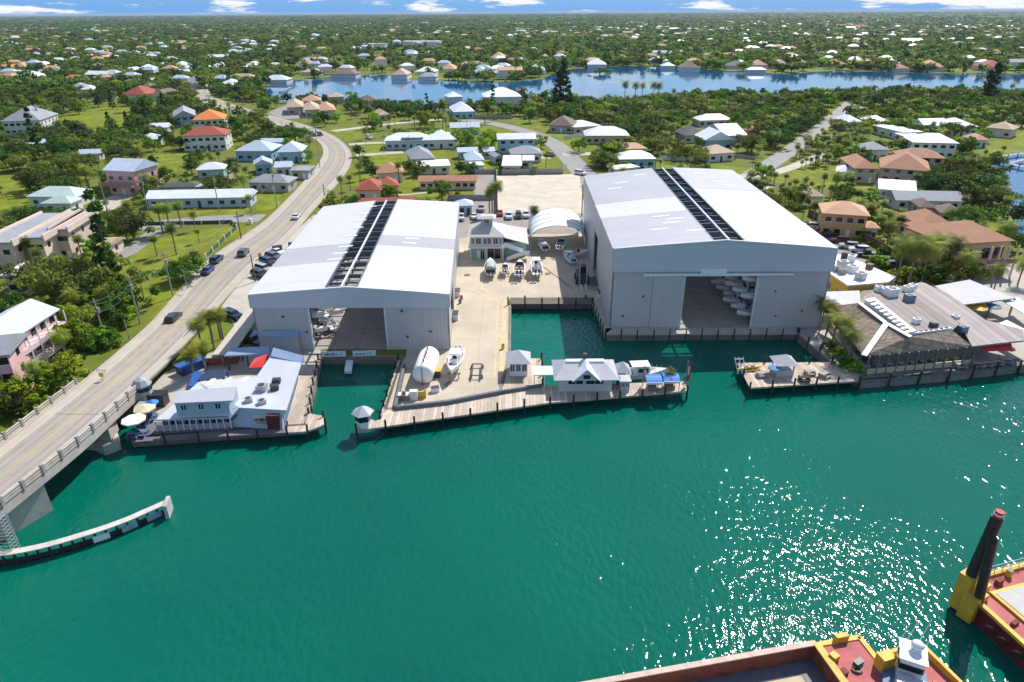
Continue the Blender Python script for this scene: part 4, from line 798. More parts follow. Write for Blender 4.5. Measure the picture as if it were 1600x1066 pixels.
# pier house
t = thing('pier_house', 'long pinkish pier house with grey roof, front gable and small cupola', 'building', P(925, 612)); a, b = P(874, 612, 1.62), P(955, 610, 1.62); zb = 1.62
D = 5.2; MB().box(a.x, b.x, a.y, a.y + D, zb, zb + 2.6).build('wall', [PW], t); zt = zb + 2.6; oh = 1.0
MB().loft([[(a.x - oh, a.y - oh, zt), (b.x + oh, a.y - oh, zt), (b.x + oh, a.y + D + oh, zt), (a.x - oh, a.y + D + oh, zt)], [(a.x + .9, a.y + 2.1, zt + 1.5), (b.x - .9, a.y + 2.1, zt + 1.5), (b.x - .9, a.y + D - 2, zt + 1.5), (a.x + .9, a.y + D - 2, zt + 1.5)]]).build('roof', [KROOF], t)
MB().box(a.x + 1.1, b.x - 1.1, a.y + 2.2, a.y + D - 2.1, zt + 1.45, zt + 1.75).build('roof_deck', [WHITE], t)
cx = (a.x + b.x) / 2
g = MB(); g.add([(cx - 2.0, a.y - oh - .1, zt), (cx + 2.0, a.y - oh - .1, zt), (cx, a.y - oh - .1, zt + 1.9), (cx - 2.0, a.y + 2.4, zt), (cx + 2.0, a.y + 2.4, zt), (cx, a.y + 3.0, zt + 1.9)], [(0, 1, 2), (0, 2, 5, 3), (1, 4, 5, 2), (3, 5, 4)]); g.build('gable', [PW], t)
g = MB()
for s in (-1, 1): g.add([(cx + s * 2.3, a.y - oh - .3, zt - .12), (cx, a.y - oh - .3, zt + 2.1), (cx, a.y + 3, zt + 2.1), (cx + s * 2.3, a.y + 3, zt - .12), (cx + s * 2.3, a.y - oh - .3, zt - .3), (cx, a.y - oh - .3, zt + 1.92), (cx, a.y + 3, zt + 1.92), (cx + s * 2.3, a.y + 3, zt - .3)], [(0, 1, 2, 3), (4, 7, 6, 5), (0, 4, 5, 1), (0, 3, 7, 4), (2, 6, 7, 3)])
g.build('gable_roof', [TRIM], t); MB().box(cx - .55, cx + .55, a.y - oh - .2, a.y - oh - .08, zt + .35, zt + 1.0).build('gable_window', [GLASS], t)
MB().box(cx - .3, cx + .3, a.y + 2.6, a.y + 3.2, zt + 2.0, zt + 2.8).build('cupola', [DGREY], t)
for s0, s1 in ((.16, .45), (.50, .84)): pane((a.x, a.y), (b.x, a.y), s0, s1, zb + 1.4, zb + 2.3, t, name='hatch')
MB().box(a.x - 4.2, a.x - .4, a.y + 1, a.y + 4, zt - .2, zt).build('side_awning', [WHITE], t)
for dx in (-4.1, -2.4): MB().box(a.x + dx, a.x + dx + .12, a.y + 1.1, a.y + 1.22, zb, zt - .2).build('awning_post', [TRIM], t)
hipbox('gazebo', 'grey tent roofed gazebo beside the right end of the pier house', 964, 981, 601, 2.4, 2.3, .4, 1.3, DGREY, KROOF, 'gazebo', ridge=0, solid=False)
hipbox('ticket_booth', 'glass sided booth with flat grey top in front of the gazebo', 969, 983, 613, 1.8, 2.1, .25, .25, mat('pale_grey', (.45, .46, .48), .5), KROOF, 'booth', win=2, ridge=.9)
BLUEC = mat('blue_canvas', (.01, .17, .55), .6, .1, .8)
def canopy(x0, x1, y, D, label, m, zb=1.62, h=2.5, cat='canopy', fr=WHITE, group=None):
    a, b = P(x0, y, zb), P(x1, y, zb); t = thing('canopy', label, cat, a, group=group); mb = MB(); n = 6; rg = []
    for i in range(n + 1):
        s = i / n; yy = a.y + D * s; zz = zb + h + .45 * math.sin(math.pi * s); rg.append([(a.x, yy, zz), (b.x, yy, zz), (b.x, yy, zz - .06), (a.x, yy, zz - .06)])
    mb.loft(rg).build('canvas', [m], t)
    MB().bar((a.x, a.y - .05, zb + h - .35), (b.x, a.y - .05, zb + h - .35), .08, .35).build('valance', [fr], t)
    for xx in (a.x + .06, b.x - .06):
        for yy in (a.y + .06, a.y + D - .06): MB().tube((xx, yy, zb), (xx, yy, zb + h), .06, n=6).build('post', [STEEL], t)
    MB().cbox(((a.x + b.x) / 2, a.y + D / 2, zb), (b.x - a.x) * .6, D * .5, .75).build('table', [mat('wood', (.3, .2, .12), .8)], t)
    return t
canopy(1009, 1034, 615, 2.9, 'left one of two bright blue canopies at the pier end', BLUEC, h=2.0); canopy(1036, 1061, 613, 2.9, 'right one of two bright blue canopies at the pier end', BLUEC, h=2.0)
RED = mat('red_fabric', (.62, .02, .025), .6, .08); ORANGE = mat('orange_fabric', (.75, .16, .04), .6, .08)
def feather(x, y, h, m, label):
    p = P(x, y, 1.62); t = thing('feather_flag', label, 'flag', p); MB().tube(p, p + Vector((.1, 0, h)), .05, n=6).build('pole', [STEEL], t); q = MB(); k = 8
    L_ = [(p.x + .12, p.y, p.z + .9 + (h - .9) * i / k) for i in range(k + 1)]; Rr = [(x_ + .55 * math.sin(math.pi * (.25 + .7 * i / k)) + .05, y_, z_) for i, (x_, y_, z_) in enumerate(L_)]
    q.add(L_ + Rr + [(a_, b_ + .03, c_) for a_, b_, c_ in L_ + Rr], [(i, i + 1, k + 2 + i, k + 1 + i) for i in range(k)] + [(2 * k + 2 + i, 3 * k + 3 + i, 3 * k + 4 + i, 2 * k + 3 + i) for i in range(k)]); q.build('banner', [m], t)
    MB().box(p.x + .25, p.x + .45, p.y - .04, p.y - .02, p.z + h * .45, p.z + h * .8).build('white_lettering', [WHITE], t)
feather(1070, 603, 4.6, RED, 'red feather flag with white lettering at the right end of the pier'); feather(1003, 604, 3.8, ORANGE, 'orange feather flag beside the moored pilothouse boat')
# right platform
hipbox('kiosk', 'small pale kiosk with grey hexagonal style roof on the right platform', 1214, 1238, 589, 2.6, 2.3, .6, 1.2, mat('kiosk_wall', (.55, .56, .58), .6), KROOF, win=0, ridge=.2, solid=False)
KY = mat('kayak_yellow', (.72, .45, .03), .4)
def kayak(x, y, z, rz, label, m, group):
    p = P(x, y, z); t = thing('kayak', label, 'kayak', p, R(rz), group); rg = []
    for i in range(9):
        s = i / 8; w_ = .36 * math.sin(math.pi * (s * .94 + .03)) + .02; rg.append([(-1.9 + 3.8 * s, w_ * math.cos(q), .2 + .2 * math.sin(q) * (w_ / .36)) for q in [2 * math.pi * k / 8 for k in range(8)]])
    MB().loft(rg).build('hull', [m], t, world=False, smooth=True); MB().cbox((-.1, 0, .33), .8, .4, .1).build('seat_well', [BLACK], t, world=False)
for k, (x, y, z) in enumerate(((1170, 580, 1.65), (1172, 577, 1.65), (1176, 575, 2.05), (1166, 576, 2.05))): kayak(x, y, z, 3 + 4 * k, ['yellow kayak nearest the water at the left edge of the platform', 'yellow kayak second from the front on the platform', 'yellow kayak on top of the stack at the platform edge', 'yellow kayak at the far left of the platform stack'][k], KY, 'yellow kayaks on the platform')
t = thing('kayak_rack', 'white leaning rack at the left edge of the platform', 'rack', P(1160, 585, 1.62)); c = P(1160, 585, 1.62)
for k in (-1, 0, 1): MB().bar(c + Vector((k * .7, 0, 0)), c + Vector((k * .7 - .5, 1.5, 2.4)), .12, .12).build('upright', [WHITE], t)
for k in (.3, .6, .9): MB().bar(c + Vector((-.7 - .5 * k, 1.5 * k, 2.4 * k)), c + Vector((.7 - .5 * k, 1.5 * k, 2.4 * k)), .1, .1).build('rung', [WHITE], t)
def parasol(x, y, label, m, zb=1.55, r_=1.5, h=2.5, group=None):
    p = P(x, y, zb); t = thing('parasol', label, 'parasol', p, group=group); ring = [(p.x + r_ * math.cos(k * math.pi / 4), p.y + r_ * math.sin(k * math.pi / 4), zb + h) for k in range(8)]
    MB().add(ring + [(p.x, p.y, zb + h + .5)] + [(a_, b_, c_ - .18) for a_, b_, c_ in ring], [(i, (i + 1) % 8, 8) for i in range(8)] + [(i, 9 + i, 9 + (i + 1) % 8, (i + 1) % 8) for i in range(8)]).build('canopy', [m], t); MB().tube(p, (p.x, p.y, zb + h + .4), .05, n=6).build('pole', [STEEL], t)
def picnic(x, y, label, m, zb=1.62, rz=0.):
    p = P(x, y, zb); t = thing('picnic_table', label, 'table', p)
    MB().cbox(p + Vector((0, 0, .7)), 1.8, .8, .07, rz).build('tabletop', [m], t)
    for s in (-1, 1): q = p + Vector((-math.sin(rz), math.cos(rz), 0)) * s * .75; MB().cbox(q + Vector((0, 0, .42)), 1.8, .28, .05, rz).build('bench', [m], t); q2 = p + Vector((math.cos(rz), math.sin(rz), 0)) * s * .65; MB().cbox(q2, .1, 1.5, .7, rz).build('leg', [m], t)
WOOD = mat('wood', (.3, .2, .12), .8); GW = mat('grey_wood', (.33, .31, .29), .8, .15)
parasol(1207, 590, 'blue parasol left of the platform kiosk', mat('sky_blue_canvas', (.12, .33, .52), .6), r_=1.1, h=1.9); picnic(1190, 588, 'dark picnic table left of the blue parasol', GW); picnic(1265, 585, 'grey picnic table right of the platform kiosk', GW); picnic(1256, 595, 'low dark bench table near the water side of the platform', PILE); picnic(1288, 589, 'grey picnic table near the gangway end of the platform', GW, rz=.6)
# ------------------------------------------------------------ shingle roofed restaurant (right)
t = thing('restaurant_building', 'sprawling waterfront restaurant with brown shingle and weathered plank roofs', 'restaurant', P(1345, 592)); ZE, ZRg, ZF = 5.2, 8.0, 6.9
slab([(1286, 482, ZE), (1350, 556, ZE), (1385, 506, ZRg), (1343, 474, ZRg)], .25, 'shingle_roof', SHING, t)
slab([(1350, 556, ZE), (1519, 541, ZE), (1487, 516, ZF + .3), (1423, 526, ZF + .3), (1385, 506, ZRg)], .25, 'shingle_roof', SHING, t)
m = MB(); m.bar(P(1350, 556, ZE + .05), P(1385, 506, ZRg + .05), .9, .14); m.build('hip_flashing', [TRIM], t)
m = MB(); m.bar(P(1385, 506, ZRg + .02), P(1343, 474, ZRg + .02), .8, .14); m.build('ridge_flashing', [TRIM], t)
m = MB(); m.bar(P(1385, 506, ZRg + .0), P(1423, 527, ZF + .35), .9, .14); m.build('valley_flashing', [TRIM], t)
slab([(1343, 474, ZF), (1385, 505, ZF), (1423, 526, ZF), (1487, 517, ZF), (1500, 505, ZF), (1418, 448, ZF), (1385, 446, ZF), (1352, 460, ZF)], .3, 'deck_roof', GPL, t)
slab([(1418, 448, ZF - .6), (1500, 505, ZF - .6), (1519, 541, ZF - 1.3), (1600, 532, ZF - 1.3), (1600, 515, ZF - 1.2), (1540, 500, ZF - .9), (1480, 458, ZF - .6), (1440, 440, ZF - .6)], .3, 'deck_roof', mat('weathered_roof_pale', (.34, .29, .27), .8, .1, .4, seam=('X', 1.5, .3, .12), tile=.14, dirt=.4, dirtcol=(.3, .27, .26)), t)
slab([(1284, 481, ZE), (1345, 473, ZE), (1343, 454, ZE + .3), (1287, 456, ZE + .3)], .3, 'link_roof', mat('pale_link_roof', (.46, .45, .45), .7, .1), t)
for q in ([(1352, 468), (1366, 464), (1432, 517), (1416, 520)],): slab([(x, y, ZF + .75) for x, y in q], .8, 'roof_monitor', TRIM, t)
for k in range(9):
    for o_ in (0, 1):
        p = P(1364 + k * 6.4 - o_ * 5, 471 + k * 5.4 + o_ * 1.5, ZF + .8); MB().box(p.x - .12, p.x + .5, p.y - .25, p.y + .2, ZF + .75, ZF + .92).build('roof_vent', [GW], t)
m = MB(); m.bar(P(1425, 523, ZF + .1), P(1485, 515, ZF + .1), .5, .4); m.build('parapet', [TRIM], t)
for k in range(7): p = P(1430 + k * 8, 521 - k, ZF + .2); MB().cbox(p, .55, .2, .45).build('parapet_vent', [DGREY], t)
fw0, fw1 = P(1352, 585, 1.7), P(1516, 570, 1.7)
MB().bar(fw0, fw1, .2, 1.0).build('dwarf_wall', [mat('cream_wall', (.55, .47, .27), .7, .08)], t)
for k in range(12):
    p = fw0.lerp(fw1, k / 11); MB().box(p.x - .12, p.x + .12, p.y - .15, p.y + .12, 1.7, ZE).build('veranda_post', [mat('grey_green_post', (.14, .17, .14), .7)], t)
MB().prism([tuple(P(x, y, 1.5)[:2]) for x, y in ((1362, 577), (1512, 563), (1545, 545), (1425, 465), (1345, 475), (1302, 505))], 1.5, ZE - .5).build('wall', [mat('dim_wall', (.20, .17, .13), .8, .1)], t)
sw0, sw1 = P(1352, 586, 1.7), P(1296, 512, 1.7); MB().bar(sw0, sw1, .2, 1.2).build('side_wall', [mat('cream_wall', (.55, .47, .27), .7)], t)
for k in range(7): p = sw0.lerp(sw1, k / 6); MB().box(p.x - .12, p.x + .12, p.y - .12, p.y + .12, 1.7, ZE - .1).build('veranda_post', [MATS['grey_green_post']], t)
TABL = mat('white_table', (.6, .6, .6), .5)
for k in range(9):
    p = fw0.lerp(fw1, (k + .5) / 9.5) + Vector((0, 1.5, 0)); tt = thing('dining_table', 'round dining table on the veranda behind the post row', 'table', p, group='tables on the restaurant veranda'); MB().tube(p + Vector((0, 0, .72)), p + Vector((0, 0, .77)), .55, n=12).build('tabletop', [TABL], tt); MB().tube(p, p + Vector((0, 0, .72)), .06, n=6).build('leg', [STEEL], tt)
FOOT.append([tuple(P(x, y)[:2]) for x, y in ((1290, 520), (1345, 595), (1600, 572), (1620, 540), (1440, 455), (1340, 470), (1250, 500))])
ac_unit(1420, 470, ZF, 1, 'blue grey rooftop unit in the middle of the weathered plank roof', 1.3, mat('unit_blue', (.16, .22, .3), .5)); ac_unit(1431, 505, ZF, 2, 'small white domed unit on the weathered plank roof', .9, WHITE); ac_unit(1458, 511, ZF, 1, 'flat dark unit near the front edge of the plank roof', .9, DGREY); ac_unit(1492, 500, ZF - 1, 2, 'white and blue unit at the right slope of the plank roof', .9, WHITE); ac_unit(1503, 518, ZF - 1, 2, 'tall dark blue unit above the red awning', 1.1, mat('unit_blue', (.16, .22, .3), .5))
for k, (x, y) in enumerate(((1373, 455), (1382, 458), (1392, 462), (1417, 455), (1425, 452))): ac_unit(x, y, ZF, k, ['white rooftop unit leftmost of the cluster behind the plank roof', 'second white rooftop unit in the cluster behind the plank roof', 'large round white unit near the yellow building corner', 'white duct unit beside the brown fence', 'white duct unit rightmost near the brown fence'][k], 1.1 if k != 2 else 1.6, WHITE)
slab([(1535, 549, 4.3), (1583, 547, 4.3), (1580, 536, 5.1), (1532, 538, 5.1)], .1, 'red_awning', RED, None); aw = bpy.data.objects['red_awning']; aw.name = 'awning'; tag(aw, 'bright red awning at the right end of the restaurant deck', 'awning')
slab([(1562, 505, 5.3), (1603, 526, 5.3), (1612, 520, 5.6), (1573, 500, 5.6)], .3, 'awning_long', WHITE, None); aw = bpy.data.objects['awning_long']; aw.name = 'awning'; tag(aw, 'long white awning beside the yellow parasols at right edge', 'awning')
slab([(1566, 470, 4.6), (1600, 490, 4.6), (1620, 486, 4.6), (1590, 464, 4.6)], .12, 'awning_teal', mat('teal_white', (.5, .66, .64), .5), None); aw = bpy.data.objects['awning_teal']; aw.name = 'awning'; tag(aw, 'pale teal awning at the right edge behind the pavilion', 'awning')
t = thing('pavilion', 'open pavilion with flat grey metal roof among the palms', 'pavilion', P(1510, 505))
pv = [(1460, 447), (1515, 437), (1586, 466), (1506, 476)]; slab([(x, y, 5.2) for x, y in pv], .25, 'roof', mat('pavilion_metal', (.33, .33, .36), .5, .1, .4, seam=('X', 1.1, .2, .1)), t)
for x, y in pv + [(1550, 471), (1483, 461)]: p = P(x, y, 5.0); MB().box(p.x - .15, p.x + .15, p.y - .1, p.y + .15, 1.5, 5.0).build('post', [WOOD], t)
for k, (x, y) in enumerate(((1517, 496), (1528, 494), (1524, 500), (1513, 490), (1554, 528), (1562, 531), (1569, 535), (1574, 537))):
    parasol(x, y, ['yellow parasol leftmost of the near pavilion group', 'yellow parasol rightmost of the near pavilion group', 'yellow parasol lowest of the near pavilion group', 'yellow parasol under the pavilion roof edge', 'yellow parasol leftmost of the four by the white awning', 'second yellow parasol of the four by the white awning', 'third yellow parasol of the four by the white awning', 'yellow parasol rightmost of the four by the white awning'][k], KY, r_=1.35, group='yellow parasols on the restaurant terrace')
parasol(1545, 496, 'blue grey parasol right of the yellow parasols by the pavilion', BWALL, r_=1.6); 
for k, (x, y) in enumerate(((1532, 508), (1520, 505), (1548, 505), (1540, 572), (1556, 570), (1570, 567), (1527, 573), (1500, 574))): picnic(x, y, ['wooden table below the yellow parasols', 'wooden table left of the wooden steps', 'wooden table near the blue grey parasol', 'deck table below the left part of the red awning', 'deck table below the right part of the red awning', 'deck table right of the red awning', 'deck table just left of the red awning', 'deck table at the right end of the veranda'][k], WOOD if k < 3 else GW, 1.72)
# yellow building with white flat roof
t = thing('kitchen_building', 'yellow walled building with glaring white flat roof beside the tall shed', 'building', P(1370, 455)); zr_ = 5.6
ol = [(1290, 424, zr_), (1325, 447, zr_), (1387, 442, zr_), (1398, 434, zr_), (1318, 400, zr_), (1296, 400, zr_)]
walls([(x, y, zr_) for x, y, _ in ol], 1.5, mat('yellow_wall', (.62, .40, .06), .7, .08), t); q = [P(*p) for p in ol]; ce = sum(q, Vector()) / 6; slab([ce + (p - ce) * 1.02 + Vector((0, 0, .25)) for p in q], .3, 'roof', WHITE, t)
pane(P(1290, 424, zr_), P(1325, 447, zr_), .2, .35, 2.5, 4, t); pane(P(1290, 424, zr_), P(1325, 447, zr_), .6, .7, 1.6, 3.8, t, name='door')
for k, (x, y, s) in enumerate(((1316, 418, 1.6), (1307, 424, 1.1), (1315, 428, 1.1), (1331, 425, 1.5), (1344, 436, 1.5), (1358, 420, 1.1), (1321, 404, 1.5), (1330, 408, 1.5))): ac_unit(x, y, zr_ + .25, k, 'rooftop unit on the white flat roof, ' + ['tall striped one near the left edge', 'brown barrel one at the left edge', 'small barrel one near the yellow wall', 'white bent duct in the middle', 'square one nearest the front wall', 'dark red one at the right edge', 'dark one at the back edge', 'round white one at the back edge'][k], s, [STEEL, GW, GW, WHITE, STEEL, mat('dark_red_unit', (.12, .04, .04), .5), DGREY, WHITE][k])
m = MB(); m.bar(P(1425, 438), P(1466, 468), .3, 2.0); tag(m.build('boundary_fence', [mat('brown_fence', (.17, .09, .055), .8, .2)]), 'brown timber fence between the right parking area and the gardens', 'fence')
# ------------------------------------------------------------ metal roofed restaurant (left)
t = thing('restaurant_building', 'waterfront restaurant with broad pale metal roof and raised clerestory at left', 'restaurant', P(330, 660)); E0 = 3.6
slab([(243, 656, E0), (360, 652, E0), (374, 637, E0 + 1.0), (447, 641, E0 + 1.0), (471, 567, E0 + 1.4), (423, 556, E0 + 1.1), (401, 588, E0 + .9), (310, 597, E0 + .9)], .25, 'main_roof', MROOF, t)
walls([(252, 652, 3.4), (366, 649, 3.4), (376, 648, 3.4), (443, 650, 3.4), (464, 578, 3.4), (425, 572, 3.4), (403, 597, 3.4), (312, 603, 3.4)], 1.5, BWALL, t)
a, b = P(364, 663, 1.62), P(444, 668, 1.62); MB().add([(a.x, a.y - .6, 1.6), (b.x, b.y - .6, 1.6), (b.x, b.y + .2, 4.4), (a.x, a.y + .2, 4.4), (a.x, a.y + .9, 1.6), (b.x, b.y + .9, 1.6), (b.x, b.y + .9, 4.4), (a.x, a.y + .9, 4.4)], [(0, 1, 2, 3), (0, 3, 7, 4), (1, 5, 6, 2), (3, 2, 6, 7)]).build('front_wall', [LBW], t)
c = a.lerp(b, .62); s_m = MB(); s_m.box(c.x - 1.35, c.x + 1.35, c.y - .50, c.y - .2, 2.3, 3.7); sg = s_m.build('wall_sign', [mat('sign_cream', (.6, .58, .52), .6)], t)
e_ = MB(); e_.ball((c.x, c.y - .52, 3.05), .35, .05, .35); [e_.box(c.x - 1.1 + k * .24, c.x - .95 + k * .24, c.y - .55, c.y - .49, 2.9 - .12 * abs(k - 4.5) * .3, 3.25) for k in range(10) if k not in (4, 5)]; e_.box(c.x - .9, c.x + .9, c.y - .55, c.y - .49, 2.45, 2.6); e_.build('emblem', [mat('emblem_brown', (.16, .09, .06), .7)], t)
MB().box(b.x - 2.2, b.x - .4, b.y - .62, b.y + .1, 1.7, 4.0).build('dark_doorway', [mat('maroon', (.12, .015, .015), .7)], t)
slab([(272, 630, 6.6), (364, 626, 6.6), (370, 604, 7.2), (277, 611, 7.2)], .2, 'clerestory_roof', mat('pale_purple_metal', (.50, .50, .55), .4, .05, .3, seam=('X', .45, .2, .15)), t)
a, b = P(277, 646, 4.6), P(359, 642, 4.6); ft = MB(); ft.prism([(a.x, a.y), (b.x, b.y), (b.x + .1, b.y + 3.4), (a.x + .1, a.y + 3.4)], 4.0, 6.45); ft.build('clerestory_wall', [LBW], t)
for s0 in (.15, .48, .8): pane(a, b, s0 - .055, s0 + .055, 5.1, 6.0, t)
slab([(270, 653, 4.0), (358, 649, 4.0), (363, 640, 4.35), (276, 645, 4.35)], .1, 'lean_to_roof', MROOF, t)
for k in range(3): slab([(320 + k * 26, 602 - k * 2, E0 + .95), (331 + k * 26, 601 - k * 2, E0 + .95), (338 + k * 26, 591 - k * 1.5, E0 + 1.09), (330 + k * 26, 592 - k * 1.5, E0 + 1.09)], .03, 'translucent_panel', WHITE, t)
slab([(423, 556, E0 + 1.4), (471, 567, E0 + 1.4), (475, 556, E0 + 1.9), (427, 543, E0 + 1.9)], .5, 'blue_roof', BROOF, t)
a, b = P(246, 674, 1.7), P(362, 668, 1.7); m = MB(); m.bar(a, b, .12, .95); m.build('porch_balustrade', [mat('grey_rail', (.36, .35, .36), .7, .1)], t)
for k in range(12): p = a.lerp(b, k / 11); MB().box(p.x - .07, p.x + .07, p.y - .1, p.y + .1, 1.6, 3.4).build('porch_post', [TRIM], t)
for k in range(5): pane(P(252, 652, 3.4), P(366, 649, 3.4), .05 + k * .19, .18 + k * .19, 2.0, 3.1, t)
FOOT.append([tuple(P(x, y)[:2]) for x, y in ((200, 692), (480, 676), (500, 560), (430, 540), (350, 540), (290, 600), (235, 640))])
for k, (x, y, s, lb) in enumerate(((410, 612, 1.2, 'boxy rooftop unit casting a shadow left of the twin fans'), (433, 601, 1.0, 'rear dark fan unit on the metal roof'), (430, 611, 1.0, 'front dark fan unit on the metal roof'), (389, 630, .9, 'curved vent nearest the clerestory on the metal roof'), (410, 633, .9, 'curved vent near the front eave of the metal roof'))): ac_unit(x, y, E0 + .7, k, lb, s, STEEL if k in (0, 3, 4) else DGREY)
t = thing('lean_to_shed', 'small blue roofed lean to against the low boat shed front', 'shed', P(445, 548)); a, b = P(418, 548), P(468, 552)
MB().prism([(a.x, a.y), (b.x, b.y), (b.x, 111.5), (a.x, 111.5)], 1.5, 4.6).build('wall', [mat('pale_grey', (.45, .46, .48), .5)], t); MB().add([(a.x - .3, a.y - .4, 4.6), (b.x + .3, b.y - .4, 4.6), (b.x + .3, 111.5, 5.4), (a.x - .3, 111.5, 5.4), (a.x - .3, a.y - .4, 4.75), (b.x + .3, b.y - .4, 4.75), (b.x + .3, 111.5, 5.55), (a.x - .3, 111.5, 5.55)], [(3, 2, 1, 0), (4, 5, 6, 7), (0, 1, 5, 4), (1, 2, 6, 5), (0, 4, 7, 3)]).build('roof', [BROOF], t)
t = thing('carport', 'open carport with blue metal roof behind the red awning', 'carport', P(385, 565)); slab([(350, 556, 4.4), (420, 552, 4.4), (420, 541, 4.8), (362, 544, 4.8)], .25, 'roof', BROOF, t)
for x, y in ((354, 556), (385, 554), (416, 552), (366, 545), (415, 542)): p = P(x, y, 4.3); MB().box(p.x - .12, p.x + .12, p.y - .1, p.y + .1, 1.5, 4.3).build('post', [DGREY], t)
slab([(388, 575, 3.9), (411, 574, 3.9), (418, 553, 4.6), (398, 560, 4.6)], .12, 'awning_r2', RED, None); aw = bpy.data.objects['awning_r2']; aw.name = 'awning'; tag(aw, 'red awning over the courtyard of the metal roofed restaurant', 'awning')
t = thing('pergola', 'dark panelled pergola roof behind the metal roofed restaurant', 'pergola', P(330, 595)); slab([(308, 595, 3.9), (351, 590, 3.9), (356, 577, 4.1), (320, 580, 4.1)], .15, 'roof', mat('dark_panel', (.03, .05, .09), .3, .1, 1, seam=('X', 1.0, .4, .06)), t)
for x, y in ((311, 594), (349, 590), (354, 578), (322, 581)): p = P(x, y, 3.8); MB().box(p.x - .1, p.x + .1, p.y - .1, p.y + .1, 1.5, 3.8).build('post', [DGREY], t)
slab([(294, 603, 3.2), (306, 603, 3.4), (318, 580, 3.2), (302, 580, 3.0)], .08, 'shade_sail', mat('sail_blue', (.02, .10, .33), .6), None); tag(bpy.data.objects['shade_sail'], 'royal blue shade sail left of the dark pergola', 'shade sail')
parasol(232, 660, 'cream parasol with yellow centre at the left terrace', mat('cream_canvas', (.62, .52, .33), .6), r_=1.6); parasol(215, 678, 'white parasol at the outer corner of the left terrace', WHITE, r_=1.7); parasol(243, 651, 'blue parasol behind the cream one at the left terrace', BLUEC, r_=1.0)
for k, (x, y) in enumerate(((225, 665), (236, 655), (210, 683), (222, 680))): picnic(x, y, ['terrace table under the cream parasol', 'terrace table by the blue parasol', 'terrace table at the outer corner under the white parasol', 'terrace table right of the white parasol'][k], BWALL, 1.63)
t = thing('control_house', 'small octagonal grey bridge control hut at the shore end of the railing', 'hut', P(226, 640)); c = P(230, 632); o8 = lambda r_, z_: [(c.x + r_ * math.cos(k * math.pi / 4 + .39), c.y + r_ * math.sin(k * math.pi / 4 + .39), z_) for k in range(8)]
MB().loft([o8(1.3, 1.5), o8(1.3, 5.2)]).build('wall', [BR], t); MB().loft([o8(1.5, 5.2), o8(.9, 6.0), o8(.1, 6.3)]).build('roof', [STEEL], t); MB().loft([o8(1.33, 4.2), o8(1.33, 4.9)], cap=False).build('window_band', [GLASSB], t)
box_thing('generator', 'black boxy generator beside the terrace behind the hut', 'machine', 250, 632, 2.4, 1.8, 2.0, DGREY, lid=BLACK); box_thing('electric_cabinet', 'large teal grey cabinet below the bridge hut', 'cabinet', 230, 652, 2.0, 1.6, 2.2, mat('cab', (.12, .17, .17), .6), lid=STEEL)
box_thing('storage_container', 'blue tarped skip behind the terrace beside the pergola', 'container', 300, 578, 2.2, 4.5, 1.5, mat('deep_blue', (.02, .06, .2), .5), R(-35), lid=mat('sail_blue', (.02, .10, .33), .6)); box_thing('brick_planter', 'red brick planter wall left of the carport', 'planter', 350, 566, 5, 2, 1.4, mat('brick_red', (.3, .08, .05), .8, .2), R(8), lid=CONC)
m = MB(); m.bar(P(343, 545), P(405, 470), 3.2, 2.7); t = thing('canopy_walk', 'long flat roofed walkway beside the left wall of the low shed', 'walkway roof', P(345, 548)); a, b = P(347, 556, 3.6), P(403, 480, 3.6)
MB().bar(a, b, 3.4, .25).build('roof', [mat('tan_flat_roof', (.5, .45, .38), .8, .1)], t)
for k in range(8): p = a.lerp(b, k / 7); MB().box(p.x - .12, p.x + .12, p.y - .1, p.y + .1, 1.5, 3.6).build('post', [WOOD], t)
# ------------------------------------------------------------ barges
DR = mat('deck_red', (.42, .10, .095), .75, .25, .5, dirt=.75, dirtcol=(.40, .20, .16), bump=.1); HR = mat('hull_red', (.20, .014, .018), .6, .25, .6, dirt=.7, dirtcol=(.10, .02, .02)); RUST = mat('rust', (.20, .055, .03), .85, .35, .8, dirt=.6, dirtcol=(.09, .035, .025)); YB = mat('barge_yellow', (.66, .40, .03), .6, .2, .8, dirt=.65, dirtcol=(.3, .13, .03)); HOLD = mat('hold_floor', (.50, .40, .27), .85, .15, .3, dirt=.5, dirtcol=(.35, .27, .18))
SLATE = mat('slate_steel', (.12, .12, .14), .6, .15)
t = thing('hopper_barge', 'rusty open hopper barge with tan hold floor at the bottom edge', 'barge', P(1150, 1066, 0)); ZB = 2.6
A, Bq = P(925, 1068, ZB), P(1275, 1005, ZB); dirn = (Bq - A).normalized(); nb_ = Vector((dirn.y, -dirn.x, 0)); C1 = Bq + nb_ * 14; A0 = A - dirn * 25; D1 = A0 + nb_ * 14
def wallbar(p, q, w_, z0, z1, m, nm, par): p = Vector((p.x, p.y, z0)); q = Vector((q.x, q.y, z0)); return MB().bar(p, q, w_, z1 - z0).build(nm, [m], par)
MB().prism([tuple(p[:2]) for p in (A0, Bq, C1, D1)], -1, .7).build('hold_floor', [HOLD], t)
wallbar(A0, Bq, .5, -1, ZB, RUST, 'side_wall', t); wallbar(Bq, C1, .5, -1, ZB, RUST, 'end_wall', t); wallbar(D1, C1, .5, -1, ZB, RUST, 'side_wall', t)
wallbar(A0, Bq, .56, ZB - .02, ZB + .1, mat('pale_cap2', (.55, .4, .33), .7, .2), 'rim', t); wallbar(Bq, C1, .7, ZB - .02, ZB + .12, YB, 'rim', t)
wallbar(A0 + nb_ * .9, Bq + nb_ * .9, 1.4, .7, .74, SLATE, 'gutter_plate', t); wallbar(Bq + nb_ * .4 - dirn * 1.2, C1 - dirn * 1.2, 1.9, .7, .75, SLATE, 'gutter_plate', t)
t = thing('push_barge', 'red decked barge with yellow rim joined to the hopper barge', 'barge', P(1350, 1050, 0)); zd = 1.8
